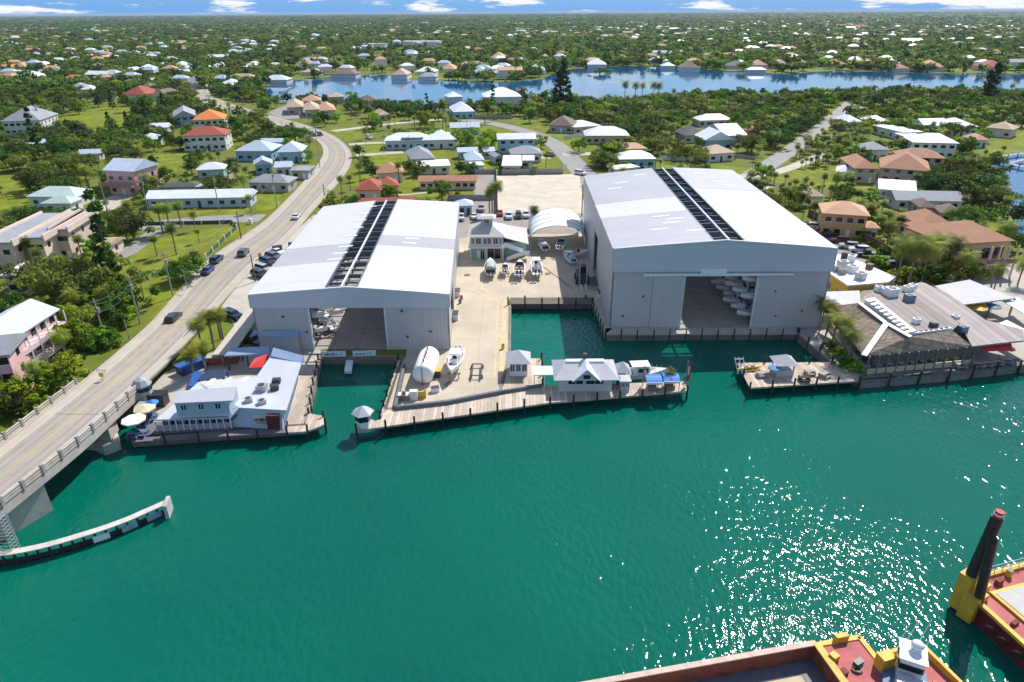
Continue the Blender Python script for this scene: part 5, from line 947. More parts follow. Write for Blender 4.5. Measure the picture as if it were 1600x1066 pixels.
q0 = Bq + dirn * .5; L1 = 4.2; pp = [q0, q0 + dirn * L1 , q0 + dirn * L1 + nb_ * 14, q0 + nb_ * 14]; MB().prism([tuple(p[:2]) for p in pp], -1, zd + .5).build('hull', [DR], t)
for a_, b_ in ((pp[0], pp[1]), (pp[1], pp[2])): wallbar(a_, b_, .5, zd + .4, zd + .62, YB, 'yellow_rim', t)
c = pp[1] + nb_ * 3.4; MB().cbox(Vector((c.x, c.y, 1.5)), 1.4, 1.0, 2.4, .3).build('bracket', [YB], t)
wallbar(pp[0] + dirn * 1.5 + Vector((0, 0, 0)), pp[0] + dirn * 2.8, .5, zd + .6, zd + 1.3, YB, 'bollard', t)
t = thing('push_boat', 'work boat with white wheelhouse, radar dome and antennas at the bottom edge', 'work boat', P(1430, 1060, 0)); zd = 1.5
b0 = P(1352, 1036, zd); b1 = P(1436, 1012, zd); b2 = P(1500, 1075, zd); b3 = b2 + Vector((-2, -8, 0)); b4 = b0 + Vector((1.5, -9, 0)); MB().prism([tuple(p[:2]) for p in (b0, b1, b2, b3, b4)], -1, zd).build('hull', [DR], t)
for a_, b_ in ((b0, b1), (b1, b2)): wallbar(a_, b_, .35, zd, zd + .7, YB, 'bulwark', t)
c = P(1412, 1062, zd); k = .45
def tw(nm, dx, dy, sx, sy, z0, h, m, tp=1.0, z=0):
    ca, sa = math.cos(-k), math.sin(-k); X, Y = c.x + dx * ca - dy * sa, c.y + dx * sa + dy * ca
    r1 = [(X + (a_ * sx * ca - b_ * sy * sa) / 2, Y + (a_ * sx * sa + b_ * sy * ca) / 2, z0) for a_, b_ in ((-1, -1), (1, -1), (1, 1), (-1, 1))]; r2 = [(X + (a_ * sx * ca - b_ * sy * sa) * tp / 2, Y + (a_ * sx * sa + b_ * sy * ca) * tp / 2, z0 + h) for a_, b_ in ((-1, -1), (1, -1), (1, 1), (-1, 1))]
    MB().loft([r1, r2]).build(nm, [m], t); return Vector((X, Y, z0 + h))
tw('deckhouse', -.2, -1.2, 3.6, 3.2, zd, 1.2, BWALL); tw('wheelhouse', 0, 0, 1.95, 2.2, zd + .6, 2.9, WHITE, .96); tw('window_band', 0, 0, 1.97, 2.22, zd + 2.3, .65, GLASS, .99); tp_ = tw('roof', 0, 0, 2.25, 2.5, zd + 3.5, .15, WHITE)
d_ = tw('radar_base', .2, .3, .8, .8, zd + 3.65, .25, WHITE); MB().ball(d_ + Vector((0, 0, .35)), .55, .55, .45, 14, 8).build('radar_dome', [GEL], t, smooth=True)
for dx, dy, h in ((-.9, .9, 2.2), (.9, .9, 2.6), (1.0, .2, 1.8), (-.2, 1.0, 2.0)): MB().tube((tp_.x + dx, tp_.y + dy, tp_.z), (tp_.x + dx + .7, tp_.y + dy + .3, tp_.z + h), .035, n=5).build('antenna', [WHITE], t)
tw('rear_deck_box', .2, -2.6, 2.6, 1.9, zd + 1.0, 1.3, mat('pale_grey', (.45, .46, .48), .5))
for dx in (-.9, -.3, .3, .9): tw('guard_rail', dx, -3.6, .08, .08, zd + 1.0, 2.4, BLACK)
tw('orange_buoy', 2.2, -.4, .6, .6, zd, 1.3, ORANGE, .5); tw('orange_buoy', 2.6, -2.2, .7, .6, zd, 1.2, mat('safety_yellow', (.62, .40, .02), .5), .6); tw('winch', 2.7, -1.2, .9, .9, zd, .9, DGREY, .8)
t = thing('spud_barge', 'red decked spud barge with yellow rim and corner brackets at right edge', 'barge', P(1540, 930, 0)); zd = 2.4
s0 = P(1527, 905, zd); s1 = P(1604, 884, zd); dx_ = (s1 - s0).normalized(); s2 = P(1530, 945, zd); near = P(1612, 1020, zd); s1b = s0 + dx_ * 20; n2 = near + (near - s2).normalized() * 12
MB().prism([tuple(p[:2]) for p in (s0, s1b, s1b + (n2 - s2), n2, s2)], -1, zd).build('hull', [HR], t); MB().prism([tuple(p[:2]) for p in (s0, s1b, s1b + (n2 - s2), n2, s2)], zd, zd + .03).build('deck', [DR], t)
for a_, b_ in ((s0, s1b), (s2, n2), (s0, s2)): wallbar(a_, b_, .5, zd, zd + .35, YB, 'yellow_rim', t)
h0 = P(1545, 928, zd); h1 = P(1612, 910, zd); h2 = P(1612, 985, zd); MB().prism([tuple(p[:2]) for p in (h0, h1 + dx_ * 9, h2 + dx_ * 9, h2)], zd + .03, zd + .3).build('hatch', [YB], t); MB().prism([tuple((h0.lerp(h2 + dx_ * 5, .08) + (p - h0) * .9)[:2]) for p in (h0, h1 + dx_ * 9, h2 + dx_ * 9, h2)], zd + .3, zd + .36).build('hatch_cover', [mat('grey_hatch', (.45, .43, .40), .7, .1)], t)
for (x, y, z0, z1, sx, sy) in ((1498, 946, .4, 4.9, 1.7, 1.3), (1513, 962, .2, 3.2, 2.1, 1.4), (1533, 925, 2.4, 3.4, 1.4, .8)): p = P(x, y, z0); MB().cbox(p, sx, sy, z1 - z0, .5).build('spud_bracket', [YB], t)
m = MB()
for k in range(7): p = s0.lerp(s1, k / 6.); m.tube(p + Vector((0, .1, .2)), p + Vector((0, .1, 1.3)), .04, n=5)
for z_ in (.7, 1.2): m.tube(s0 + Vector((0, .1, z_)), s1 + Vector((0, .1, z_)), .03, n=5)
m.build('deck_rail', [STEEL], t)
def spud(x, y, tx, ty, r_, label, capm):
    b = P(x, y, 0); d = fw + rt * ((tx - 800) / F) + up * ((533 - ty) / F); s = b.y / d.y if d.y else 1; tp = Vector((d.x * s, b.y, H + d.z * s)); t = thing('spud_pile', label, 'steel pile', b)
    dr = (tp - b).normalized(); MB().tube(b - dr * 2, tp, r_, r_ * .96, 18).build('shaft', [mat('black_steel', (.022, .02, .02), .5, .4, 1.2, dirt=.5, dirtcol=(.12, .05, .035))], t, smooth=False)
    for k in range(3 if capm else 0): MB().tube(tp + dr * (k * .24), tp + dr * (k * .24 + .22), r_ * (.8 - .05 * k), r_ * (.8 - .05 * k), 16).build('cap_ring', [[RED, WHITE, RED][k]], t)
    if not capm: MB().tube(tp, tp + dr * .05, r_ * .85, r_ * .85, 16).build('open_end', [BLACK], t)
spud(1494, 952, 1559, 808, .58, 'tall black spud pile with red and white top', True); spud(1522, 968, 1552, 842, .46, 'shorter dark steel pile beside the tall spud pile', False)

TY = BLACK
for k, (x, y, zz, lb) in enumerate(((1545, 985, 1.6, 'black tyre fender nearest the brackets on the red barge side'), (1565, 1003, 1.6, 'middle black tyre fender on the red barge side'), (1588, 1024, 1.6, 'black tyre fender at the far right of the red barge side'))):
    p = P(x, y, zz); t = thing('tyre_fender', lb, 'tyre fender', p, group='tyre fenders on the red barge'); m = MB(); d = Vector((.66, -.75, 0)).normalized(); rg = []
    for i in range(17):
        a_ = i * math.pi / 8; c_0 = p + (d * math.cos(a_) + Vector((0, 0, 1)) * math.sin(a_)) * .42; n_ = (d * math.cos(a_) + Vector((0, 0, 1)) * math.sin(a_)); o_n = Vector((-d.y, d.x, 0)); rg.append([c_0 + (n_ * math.cos(b_) + o_n * math.sin(b_)) * .13 for b_ in [j * math.pi / 3 for j in range(6)]])
    m.loft(rg, cap=False).build('tyre', [TY], t)
for k, (x, y, zz, sx, sy, sz, mm, nm, lb) in enumerate(((1302, 1030, 2.35, .7, .7, .6, YB, 'winch', 'small yellow deck winch on the red link deck'), (1340, 1040, 2.35, .9, .5, .5, DGREY, 'chain_bin', 'dark chain bin at the corner of the red link deck'), (1318, 1052, 2.35, .6, .6, .35, RUST, 'deck_hatch', 'rusty deck hatch cover on the red link deck'),
        (1370, 1040, 1.55, .8, .5, .45, WHITE, 'locker', 'white locker on the work boat bow deck'), (1560, 912, 2.48, .9, .5, .6, RUST, 'winch', 'rusty winch near the yellow rim of the spud barge'), (1575, 900, 2.48, .5, .5, .7, YB, 'bollard', 'yellow bollard on the spud barge deck'), (1585, 975, 2.48, .9, .4, .3, RUST, 'deck_box', 'rusty plate box lying on the spud barge deck'))):
    box_thing(nm, lb, nm.replace('_', ' '), x, y, sx, sy, sz, mm, .5, zz, lid=DGREY if k % 2 else None)
m = MB(); a_ = P(1340, 1046, 2.45); pts2 = [a_ + Vector((.55 * math.cos(i * .5) * (1 - i * .012), .4 * math.sin(i * .5) * (1 - i * .012), .02 * (i % 5))) for i in range(40)]
for p_, q_ in zip(pts2, pts2[1:]): m.tube(p_, q_, .045, n=5)
tag(m.build('rope_coil', [mat('rope', (.4, .33, .22), .9, .2)]), 'coil of pale rope on the red link deck', 'rope')
for k, (x, y, lb) in enumerate(((711, 462, 'white utility cart against the low shed side wall, rear one'), (708, 498, 'white utility cart against the low shed side wall, front one'))): box_thing('utility_cart', lb, 'cart', x + 4, y, 1.1, 2.0, 1.3, WHITE, lid=DGREY)
for k, (x, y, lb) in enumerate(((760, 398, 'wooden pallet beside the office shop front'), (730, 430, 'wooden pallet lying left of the covered boat'), (856, 428, 'wooden pallet right of the centre console boat'), (700, 600, 'wooden pallet below the white boat with hardtop'))):
    p = P(x, y, 1.52); t = thing('pallet', lb, 'pallet', p); 
    for j in range(5): MB().cbox(p + Vector((0, -.5 + j * .25, .1)), 1.2, .18, .04, .3 * k).build('slat', [WOOD], t)
    MB().cbox(p, 1.1, .9, .1, .3 * k).build('runner', [WOOD], t)
for k, (x, y, mm, lb) in enumerate(((721, 468, RED, 'red oil drum beside the low shed wall'), (719, 474, BLUEC, 'blue oil drum beside the low shed wall'), (786, 545, YM, 'yellow drum on the basin edge strip'), (915, 468, mat('drum_green', (.03, .2, .1), .5), 'green drum by the forklift'))):
    p = P(x, y, 1.52); t = thing('oil_drum', lb, 'drum', p); MB().tube(p, p + Vector((0, 0, .9)), .3, n=14).build('body', [mm], t); MB().tube(p + Vector((0, 0, .9)), p + Vector((0, 0, .93)), .27, n=14).build('lid', [DGREY], t)
# ------------------------------------------------------------ houses
RC = dict(W=(.74, .76, .78), L=(.50, .57, .66), G=(.30, .31, .34), D=(.10, .10, .115), T=(.50, .36, .25), P=(.60, .33, .20), O=(.70, .20, .04), R=(.36, .075, .04), B=(.17, .12, .09), N=(.50, .60, .53), S=(.42, .20, .11))
WC = dict(w=(.66, .65, .62), b=(.27, .45, .55), l=(.42, .52, .62), p=(.72, .42, .42), k=(.70, .55, .45), y=(.62, .40, .20), g=(.42, .40, .36), t=(.50, .42, .32), a=(.30, .50, .48))
def rmat(k): return mat('house_roof_' + k, RC[k], .45 if k in 'WLN' else .8, .10, .5, seam=('X', .8 if k in 'WLN' else .5, .12, .1), dirt=.3, dirtcol=tuple(.65 * v for v in RC[k]), objvar=.10)
def wmat(k): return mat('house_wall_' + k, WC[k], .75, .06, .4, objvar=.08)
HOUSES = []
def hipmesh(w_, D, h, rise, kind, oh=.6):
    m = MB(); X = w_ / 2 + oh; Y0, Y1 = -oh, D + oh; t_ = .18
    if kind == 'flat': return m.box(-X, X, Y0, Y1, h, h + .35)
    if kind == 'hip':
        k = min(X - .3, (Y1 - Y0) / 2 * .95); k2 = (Y1 - Y0) / 2 - .05
        if X < (Y1 - Y0) / 2: k = X - .05; k2 = X * .95
        top = [(-X + k, Y0 + k2, h + rise), (X - k, Y0 + k2, h + rise), (X - k, Y1 - k2, h + rise), (-X + k, Y1 - k2, h + rise)]
    elif kind == 'gx': top = [(-X, (Y0 + Y1) / 2 - .03, h + rise), (X, (Y0 + Y1) / 2 - .03, h + rise), (X, (Y0 + Y1) / 2 + .03, h + rise), (-X, (Y0 + Y1) / 2 + .03, h + rise)]
    elif kind == 'gy': top = [(-.03, Y0, h + rise), (.03, Y0, h + rise), (.03, Y1, h + rise), (-.03, Y1, h + rise)]
    b = [(-X, Y0, h), (X, Y0, h), (X, Y1, h), (-X, Y1, h)]
    m.loft([[(p[0], p[1], p[2] - t_) for p in b], b, top]); return m
WINM = {}
def house(xl, yl, xr, yr, yt, h, kind, rc, wc, label, cat='house', name='house', win=None, D=None, storeys=None, chim=False, clear=6, rise=None):
    z = 1.5 + h; a, b = P(xl, yl, z), P(xr, yr, z); w_ = (b - a).length; rz = math.atan2(b.y - a.y, b.x - a.x); d = Vector((-math.sin(rz), math.cos(rz), 0)); mid = (a + b) / 2
    def f(D_):
        if kind == 'flat': return Q(mid + d * D_)[1]
        if kind == 'gy': return Q(mid + d * D_ + Vector((0, 0, .26 * w_)))[1]
        return Q(mid + d * D_ / 2 + Vector((0, 0, min(.22 * D_, .3 * w_))))[1]
    if D is None:
        lo, hi = 3.5, 26.
        for _ in range(30):
            m_ = (lo + hi) / 2
            if f(m_) > yt: lo = m_
            else: hi = m_
        D = lo
    rise = rise if rise is not None else (0 if kind == 'flat' else (.26 * w_ if kind == 'gy' else min(.22 * D, .3 * w_)))
    base = Vector((mid.x, mid.y, 1.5)) + d * .5
    t = thing(name, label, cat, base, rz); w2 = max(2, w_ - 1.0); D2 = max(2.5, D - 1.0)
    m = MB(); m.box(-w2 / 2, w2 / 2, 0, D2, 0, h - .02)
    if kind == 'gy': m.add([(-w2 / 2, 0, h - .02), (w2 / 2, 0, h - .02), (0, 0, h + rise * .88), (-w2 / 2, D2, h - .02), (w2 / 2, D2, h - .02), (0, D2, h + rise * .88)], [(0, 1, 2), (3, 5, 4)])
    if kind == 'gx': m.add([(s * w2 / 2, y_, z_) for s in (-1, 1) for y_, z_ in ((0, h - .02), (D2, h - .02), (D2 / 2, h + rise * .9))], [(0, 1, 2), (3, 5, 4)])
    m.build('wall', [wmat(wc)], t, world=False)
    rf = hipmesh(w2, D2, h, rise, kind).build('roof', [rmat(rc)], t, world=False)
    if chim: MB().box(w2 * .2, w2 * .2 + .8, D2 * .5, D2 * .5 + .8, h, h + rise + .7).build('chimney', [wmat('g')], rf, world=False)
    depth = Q(base)[2]; st = storeys or (2 if h > 4.6 else 1); fh = h / st
    if depth < 420:
        n = win if win is not None else max(2, min(7, int(w2 / 3.2)))
        for s in range(st):
            for k in range(n):
                x = -w2 / 2 + w2 * (k + .5) / n; ww = .75 if depth < 260 else .9; z0 = s * fh + .95
                isdoor = s == 0 and k == n // 2
                if isdoor: MB().box(x - .5, x + .5, -.06, .03, .02, 2.1).build('door', [DGREY if wc in 'wlb' else WHITE], t, world=False); continue
                wn_ = MB().box(x - ww, x + ww, -.05, .03, z0, z0 + 1.2).build('window', [GLASS], t, world=False)
                if depth < 300: MB().box(x - ww - .1, x + ww + .1, -.09, .02, z0 - .12, z0 - .01).build('sill', [TRIM], wn_, world=False)
        nn = max(1, int(D2 / 4.5)); sx = 1 if base.x < 0 else -1
        for s in range(st):
            for k in range(nn): y_ = D2 * (k + .5) / nn; z0 = s * fh + .95; X = sx * w2 / 2; MB().box(min(X, X + sx * .05) , max(X, X + sx * .05), y_ - .6, y_ + .6, z0, z0 + 1.2).build('window', [GLASS], t, world=False)
    HOUSES.append((t, w2, D2, rz, clear)); ca, sa = math.cos(rz), math.sin(rz)
    c = [(-w2 / 2 - 2, -clear), (w2 / 2 + 2, -clear), (w2 / 2 + 2, D2 + 1.5), (-w2 / 2 - 2, D2 + 1.5)]
    FOOT.append([(base.x + x_ * ca - y_ * sa, base.y + x_ * sa + y_ * ca) for x_, y_ in c]); return t, w2, D2, h
H_ = house
t, w2, D2, h = H_(160, 266, 208, 268, 240, 8.2, 'gx', 'L', 'p', 'three storey pink house with blue grey metal roof and brown balcony', storeys=2, win=3, D=13)
MB().box(-w2 / 2 - 1.5, w2 / 2 + .3, -2.6, -.06, 3.2, 3.45).build('balcony', [mat('balcony_brown', (.30, .14, .10), .7)], t, world=False); MB().box(-w2 / 2 - 1.5, w2 / 2 + .3, -2.7, -2.6, 3.45, 4.5).build('balcony_rail', [MATS['balcony_brown']], t, world=False)
H_(226, 311, 391, 308, 296, 3.2, 'gx', 'W', 'l', 'long low pale blue motel with bright white roof', 'motel', 'motel_building', win=9, clear=10)
H_(40, 307, 118, 308, 291, 3.4, 'hip', 'N', 'w', 'wide house with pale green metal roof beside the motel drive'); H_(62, 318, 110, 318, 306, 3.2, 'hip', 'N', 'w', 'small pale green roofed wing in front of the wide green roofed house')
t, w2, D2, h = H_(282, 213, 352, 211, 197, 6.6, 'hip', 'R', 'w', 'large white two storey house with dark red hip roof and outside stair', win=6, chim=False, clear=9)
st = MB(); [st.box(-1 + k * .3, -.7 + k * .3, -1.6, -.3, k * .28, k * .28 + .12) for k in range(11)]; st.build('stair', [DGREY], t, world=False)
H_(300, 188, 350, 186, 171, 6.2, 'hip', 'O', 'w', 'white house with glowing orange hip roof beside the bend road', win=5)
H_(270, 183, 306, 181, 158, 5.5, 'gy', 'G', 'b', 'bright blue house with grey gable roof behind the orange roof')
H_(0, 190, 62, 188, 166, 6.8, 'hip', 'G', 'w', 'large white two storey house with slate grey roof at the left edge', win=6, chim=True); H_(50, 184, 76, 183, 176, 4, 'hip', 'W', 'w', 'white roofed wing right of the large slate roofed house')
H_(218, 219, 252, 217, 208, 3, 'hip', 'W', 'a', 'small teal walled house with white roof among dense trees'); H_(40, 228, 70, 226, 218, 3, 'gx', 'L', 'w', 'small white house half hidden by trees at the left')
H_(120, 241, 155, 240, 233, 3, 'gx', 'L', 'w', 'low white house behind the pink balcony house')
H_(365, 236, 424, 236, 219, 4.2, 'hip', 'L', 'b', 'blue house with pale blue hip roof left of the bend', clear=5); H_(432, 238, 472, 237, 221, 4.2, 'hip', 'L', 'b', 'blue house with pale blue hip roof nearest the bend', clear=5); H_(405, 222, 440, 222, 216, 3.6, 'gx', 'L', 'w', 'pale roof between the two blue hip roofed houses')
H_(396, 258, 426, 256, 243, 3.6, 'gy', 'L', 'b', 'small blue gabled house below the blue hip roofed pair'); H_(428, 262, 455, 261, 252, 3.2, 'gx', 'L', 'w', 'low pale house right of the small blue gable')
H_(386, 285, 450, 286, 272, 3.3, 'hip', 'G', 'g', 'low house with dark grey roof above the motel lawn'); H_(452, 268, 482, 268, 260, 3, 'flat', 'G', 'g', 'grey carport like house beside the bend of the main road')
H_(305, 266, 350, 264, 253, 3.4, 'hip', 'W', 'a', 'pale house with white roof hidden among trees right of the stair house'); H_(250, 293, 308, 292, 285, 3, 'hip', 'D', 'g', 'dark charcoal roofed house behind the motel'); H_(306, 293, 331, 292, 286, 2.8, 'flat', 'W', 'l', 'small white flat roofed annex behind the motel')
H_(232, 200, 262, 199, 192, 3, 'gx', 'W', 'w', 'tiny white roof glimpsed between trees above the teal walled house', clear=4)
# townhouses with peach party walls, lower left
for k, (xl, xr, yt, yl, lb) in enumerate(((-32, 18, 333, 382, 'leftmost peach townhouse with grey metal roof at the left edge'), (33, 66, 331, 374, 'middle peach townhouse with grey metal roof'), (78, 104, 331, 361, 'right peach townhouse with grey metal roof and side windows'))):
    t, w2, D2, h = H_(xl, yl, xr, yl - 1, yt, 7.5, 'flat', 'G', 'k', lb, win=2, storeys=2)
    for s in (-1, 1): MB().box(s * (w2 / 2 + .75) - .2, s * (w2 / 2 + .75) + .2, -.7, D2 + .7, h - .6, h + .9).build('party_wall', [wmat('k')], t, world=False)
H_(0, 433, 42, 432, 411, 4.2, 'flat', 'W', 'k', 'low white roofed building in front of the townhouses at left edge', 'house', 'house'); H_(150, 385, 170, 385, 372, 3, 'gx', 'T', 'k', 'small tan shed beside the dark conifer', 'shed', 'shed')
# pink house lower left
t, w2, D2, h = H_(-60, 562, 14, 554, 475, 8.4, 'gx', 'G', 'p', 'grey roofed front block of the big pink house at the left edge', storeys=3, win=3, D=8, clear=0)
t, w2, D2, h = H_(12, 535, 92, 483, 455, 8.4, 'gx', 'L', 'p', 'long pink wing with white balconies right of the grey roofed pink block', storeys=3, win=5, D=9, clear=0)
for z_ in (2.6, 5.4): MB().box(-w2 / 2, w2 / 2, -1.6, -.06, z_, z_ + .9).build('balcony', [mat('balcony_pale_pink', (.75, .55, .55), .6)], t, world=False)
for k in range(6): MB().box(-w2 / 2 + k * w2 / 5 - .08, -w2 / 2 + k * w2 / 5 + .08, -1.6, -1.45, 0, h).build('post', [TRIM], t, world=False)
# middle: between the main road and the sand lot
H_(600, 220, 672, 219, 207, 4, 'hip', 'W', 'l', 'long white roofed house carrying a dark solar panel', clear=8); H_(665, 219, 713, 218, 203, 4, 'hip', 'W', 'w', 'white hip roofed wing right of the solar panel roof', clear=5)
p = P(650, 214, 6.4); tt = thing('solar_panel', 'dark blue solar panel array on the long white roof', 'solar panel', p); sp_ = slab([(627, 217, 6.3), (661, 216, 6.3), (663, 209, 7.0), (629, 209, 7.0)], .08, 'array', mat('solar', (.012, .015, .04), .15, .05, 1, seam=[('X', 1.7, .8, .06), ('Y', 1.6, .8, .05)]), tt)
H_(703, 200, 750, 199, 191, 3.4, 'gx', 'L', 'l', 'pale blue house with flat looking roof above the teal roofed row')
H_(642, 249, 680, 247, 230, 3.8, 'hip', 'G', 'b', 'blue house with mottled grey roof left of the flat white roof', clear=4); H_(652, 262, 704, 260, 251, 2.8, 'flat', 'W', 'w', 'flat white roofed open building above the red roofed motel', clear=5)
H_(715, 238, 748, 237, 230, 3, 'gx', 'b' if 0 else 'L', 'a', 'teal walled house with pale blue roof behind white gable'); H_(728, 251, 757, 250, 237, 3.4, 'hip', 'L', 'w', 'white gable fronted cottage right of the teal walled house', clear=3); H_(737, 260, 757, 259, 254, 2.6, 'flat', 'W', 't', 'small white topped shed under the white cottage', 'shed', 'shed', clear=3)
H_(777, 218, 838, 217, 208, 6, 'gx', 'W', 'b', 'tall light blue two storey house with white roof', clear=6); H_(798, 241, 848, 240, 227, 3.6, 'hip', 'G', 'w', 'pale house with lavender grey hip roof below the tall blue one', clear=3)
H_(774, 246, 787, 245, 236, 3, 'gy', 'G', 'l', 'narrow grey gabled shed left of the lavender grey roof', 'shed', 'shed', clear=3); H_(784, 260, 815, 260, 244, 3, 'flat', 'W', 't', 'boxy tan building with white roof at the sand lot wall', clear=3); H_(815, 252, 835, 252, 244, 3, 'flat', 'W', 't', 'smaller tan box with white roof right of the boxy one', clear=3)
H_(756, 237, 774, 236, 230, 3, 'gx', 'L', 'l', 'small pale blue roof between the cottage and the tall blue house', clear=2)
H_(588, 271, 631, 269, 254, 3.6, 'gy' if 0 else 'hip', 'S', 'k', 'orange red hip roofed house nearest the bend road', clear=4); H_(553, 297, 596, 297, 279, 3.6, 'hip', 'R', 'k', 'dark red roofed house with cream walls by the palm lawn', clear=5); H_(592, 292, 624, 290, 277, 3.6, 'hip', 'R', 'k', 'red roofed wing joined to the dark red roofed house', clear=5)
H_(653, 284, 745, 283, 274, 3, 'gx', 'S', 'k', 'long low motel with terracotta roof above the left boat shed', 'motel', 'motel_building', win=8, clear=8); H_(560, 316, 650, 313, 311, 2.8, 'gx', 'R', 'k', 'red roof edge just behind the left boat shed', clear=2)
H_(713, 322, 740, 321, 311, 3, 'hip', 'L', 'l', 'pale blue grey roofed shed behind the parked cars', 'shed', 'shed', clear=2)
for xl, yl, xr, yt, rc, lb in ((447, 168, 474, 155, 'T', 'leftmost tan tiled villa by the lake'), (475, 172, 500, 158, 'T', 'second tan tiled villa by the lake with yellow wall'), (500, 173, 525, 160, 'P', 'long tan tiled villa above the bend'), (472, 158, 502, 148, 'P', 'rear tan tiled villa near the lake edge'), (514, 152, 538, 144, 'T', 'tan roofed lake house left of the brown one')): H_(xl, yl, xr, yl - 1, yt, 4.4, 'hip', rc, 't', lb, clear=3)
H_(562, 158, 590, 157, 148, 3.4, 'hip', 'B', 't', 'brown roofed house on the near lake shore'); H_(592, 180, 610, 179, 171, 3.2, 'hip', 'T', 't', 'tan roofed cottage beside the driveway'); H_(708, 175, 742, 174, 160, 4, 'hip', 'W', 'b', 'white hip roofed house with blue fascia near the lake'); H_(700, 152, 724, 151, 143, 3.6, 'hip', 'W', 'w', 'small white roof between palms at the lake'); H_(756, 152, 815, 151, 136, 5, 'hip', 'W', 'w', 'big white peaked roof on the near lake shore')
H_(857, 196, 896, 197, 181, 3.6, 'hip', 'B', 'g', 'brown and charcoal roofed house beside the street', clear=4); H_(898, 200, 940, 197, 190, 3.2, 'flat', 'W', 't', 'flat white roofed tan house beside the street', clear=3); H_(914, 212, 984, 212, 197, 3.8, 'hip', 'W', 't', 'large white hip roofed tan house above the tall shed', clear=3)
H_(955, 234, 1012, 232, 223, 3.2, 'hip', 'P', 'w', 'pale reddish roof between the two white hip roofs', clear=2); H_(967, 249, 1026, 248, 235, 3.6, 'hip', 'W', 'b', 'white hip roofed blue house just behind the tall shed', clear=3); H_(963, 266, 1000, 262, 259, 2.6, 'flat', 'W', 'w', 'low white roof touching the back of the tall shed', clear=1)
H_(1092, 188, 1145, 187, 178, 3.4, 'hip', 'W', 'w', 'pale roofed house hidden in the woods above the big gable', clear=2); H_(1070, 212, 1105, 211, 197, 3.6, 'hip', 'D', 'g', 'charcoal hip roofed house left of the big white gable', clear=3); H_(1102, 219, 1148, 218, 198, 4.6, 'gy', 'W', 'b', 'big white gabled blue house behind the tall shed', clear=3); H_(1132, 212, 1168, 211, 192, 4.6, 'gx', 'L', 'l', 'steep lavender white roof right of the big gable', clear=2); H_(1167, 204, 1190, 203, 196, 3.4, 'hip', 'S', 'k', 'orange tiled roof peeking right of the lavender roof', clear=2); H_(1108, 241, 1150, 238, 226, 3.4, 'hip', 'T', 'w', 'tan roofed house below the big white gable', clear=3)
H_(1322, 191, 1347, 190, 179, 4, 'hip', 'W', 'w', 'white pyramid roof left of the palms on the right road', clear=3); H_(1358, 190, 1390, 190, 180, 3.6, 'hip', 'W', 'w', 'white hip roof right of the palm clump', clear=3); H_(1444, 196, 1485, 195, 185, 3.6, 'gx', 'W', 'w', 'long bright white roof at upper right', clear=3); H_(1482, 200, 1530, 198, 184, 4, 'hip', 'W', 'w', 'bright white hip roof right of the long white one', clear=3)
H_(1411, 208, 1443, 207, 196, 3.6, 'flat', 'W', 'w', 'flat white cube house below the long white roof', clear=3); H_(1426, 222, 1499, 224, 208, 6.4, 'hip', 'W', 'w', 'grand white two storey villa with white roof at right', clear=3, chim=True); H_(1418, 216, 1450, 216, 209, 3, 'flat', 'W', 'w', 'white wing left of the grand white villa', clear=2)
H_(1540, 199, 1583, 203, 190, 4, 'hip', 'T', 'k', 'tan tiled roof at the far right behind lawn', clear=3); H_(1524, 219, 1547, 219, 209, 3.4, 'hip', 'P', 'w', 'pinkish roofed cottage left of the dock lawn', clear=3)
H_(1350, 234, 1392, 234, 221, 4.4, 'hip', 'G', 'w', 'white house with steel grey pyramid roof above the terracotta villa', clear=2)
for xl, yl, xr, yr, yt, lb in ((1335, 263, 1375, 264, 244, 'left low wing of the terracotta villa'), (1375, 262, 1455, 268, 238, 'main block of the terracotta villa with solar strip'), (1405, 245, 1478, 248, 231, 'rear block of the terracotta villa facing the canal')): H_(xl, yl, xr, yr, yt, 5.2, 'hip', 'S', 't', lb, clear=3)
H_(1373, 295, 1432, 299, 281, 3, 'gx', 'L', 'w', 'long pale metal roof below the terracotta villa', clear=3); H_(1400, 313, 1508, 315, 298, 3, 'gx', 'G', 'w', 'wide grey white roof with satellite dish above the tiki huts', clear=2)
H_(1437, 324, 1466, 325, 311, 3, 'hip', 'B', 't', 'left thatched brown tiki hut', 'hut', 'tiki_hut', clear=3); H_(1470, 333, 1507, 335, 319, 3, 'hip', 'B', 't', 'right thatched brown tiki hut', 'hut', 'tiki_hut', clear=3)
H_(1285, 333, 1360, 338, 314, 6.4, 'hip', 'P', 'y', 'yellow two storey house with salmon roof by the parking cars', win=4, clear=6); H_(1256, 307, 1290, 307, 291, 3.4, 'hip', 'T', 'k', 'tan roofed house among palms above the yellow house', clear=2); H_(1352, 356, 1376, 357, 346, 3.4, 'hip', 'P', 'w', 'small salmon roofed white annex right of the yellow house', clear=3)
H_(1437, 352, 1492, 352, 328, 5, 'hip', 'S', 'k', 'rear wing of the large terracotta mansion', clear=2); t, w2, D2, h = H_(1480, 382, 1586, 376, 345, 8, 'hip', 'S', 'y', 'large terracotta roofed mansion with balconies at the right edge', win=4, storeys=2, clear=5); 
for z_ in (2.9, 3.0):
    if z_ == 2.9: MB().box(w2 * .05, w2 / 2 + .3, -3.0, -.06, 3.3, 3.55).build('balcony', [wmat('k')], t, world=False)
    else: MB().box(w2 * .05, w2 / 2 + .3, -3.0, -2.9, 3.55, 4.5).build('balcony_rail', [mat('thin_rail', (.30, .27, .24), .6, seam=('X', .35, .75, .6))], t, world=False)
for k in range(4): MB().box(w2 * .07 + k * w2 * .14 - .15, w2 * .07 + k * w2 * .14 + .15, -2.9, -2.6, 0, 7.6).build('column', [wmat('k')], t, world=False)
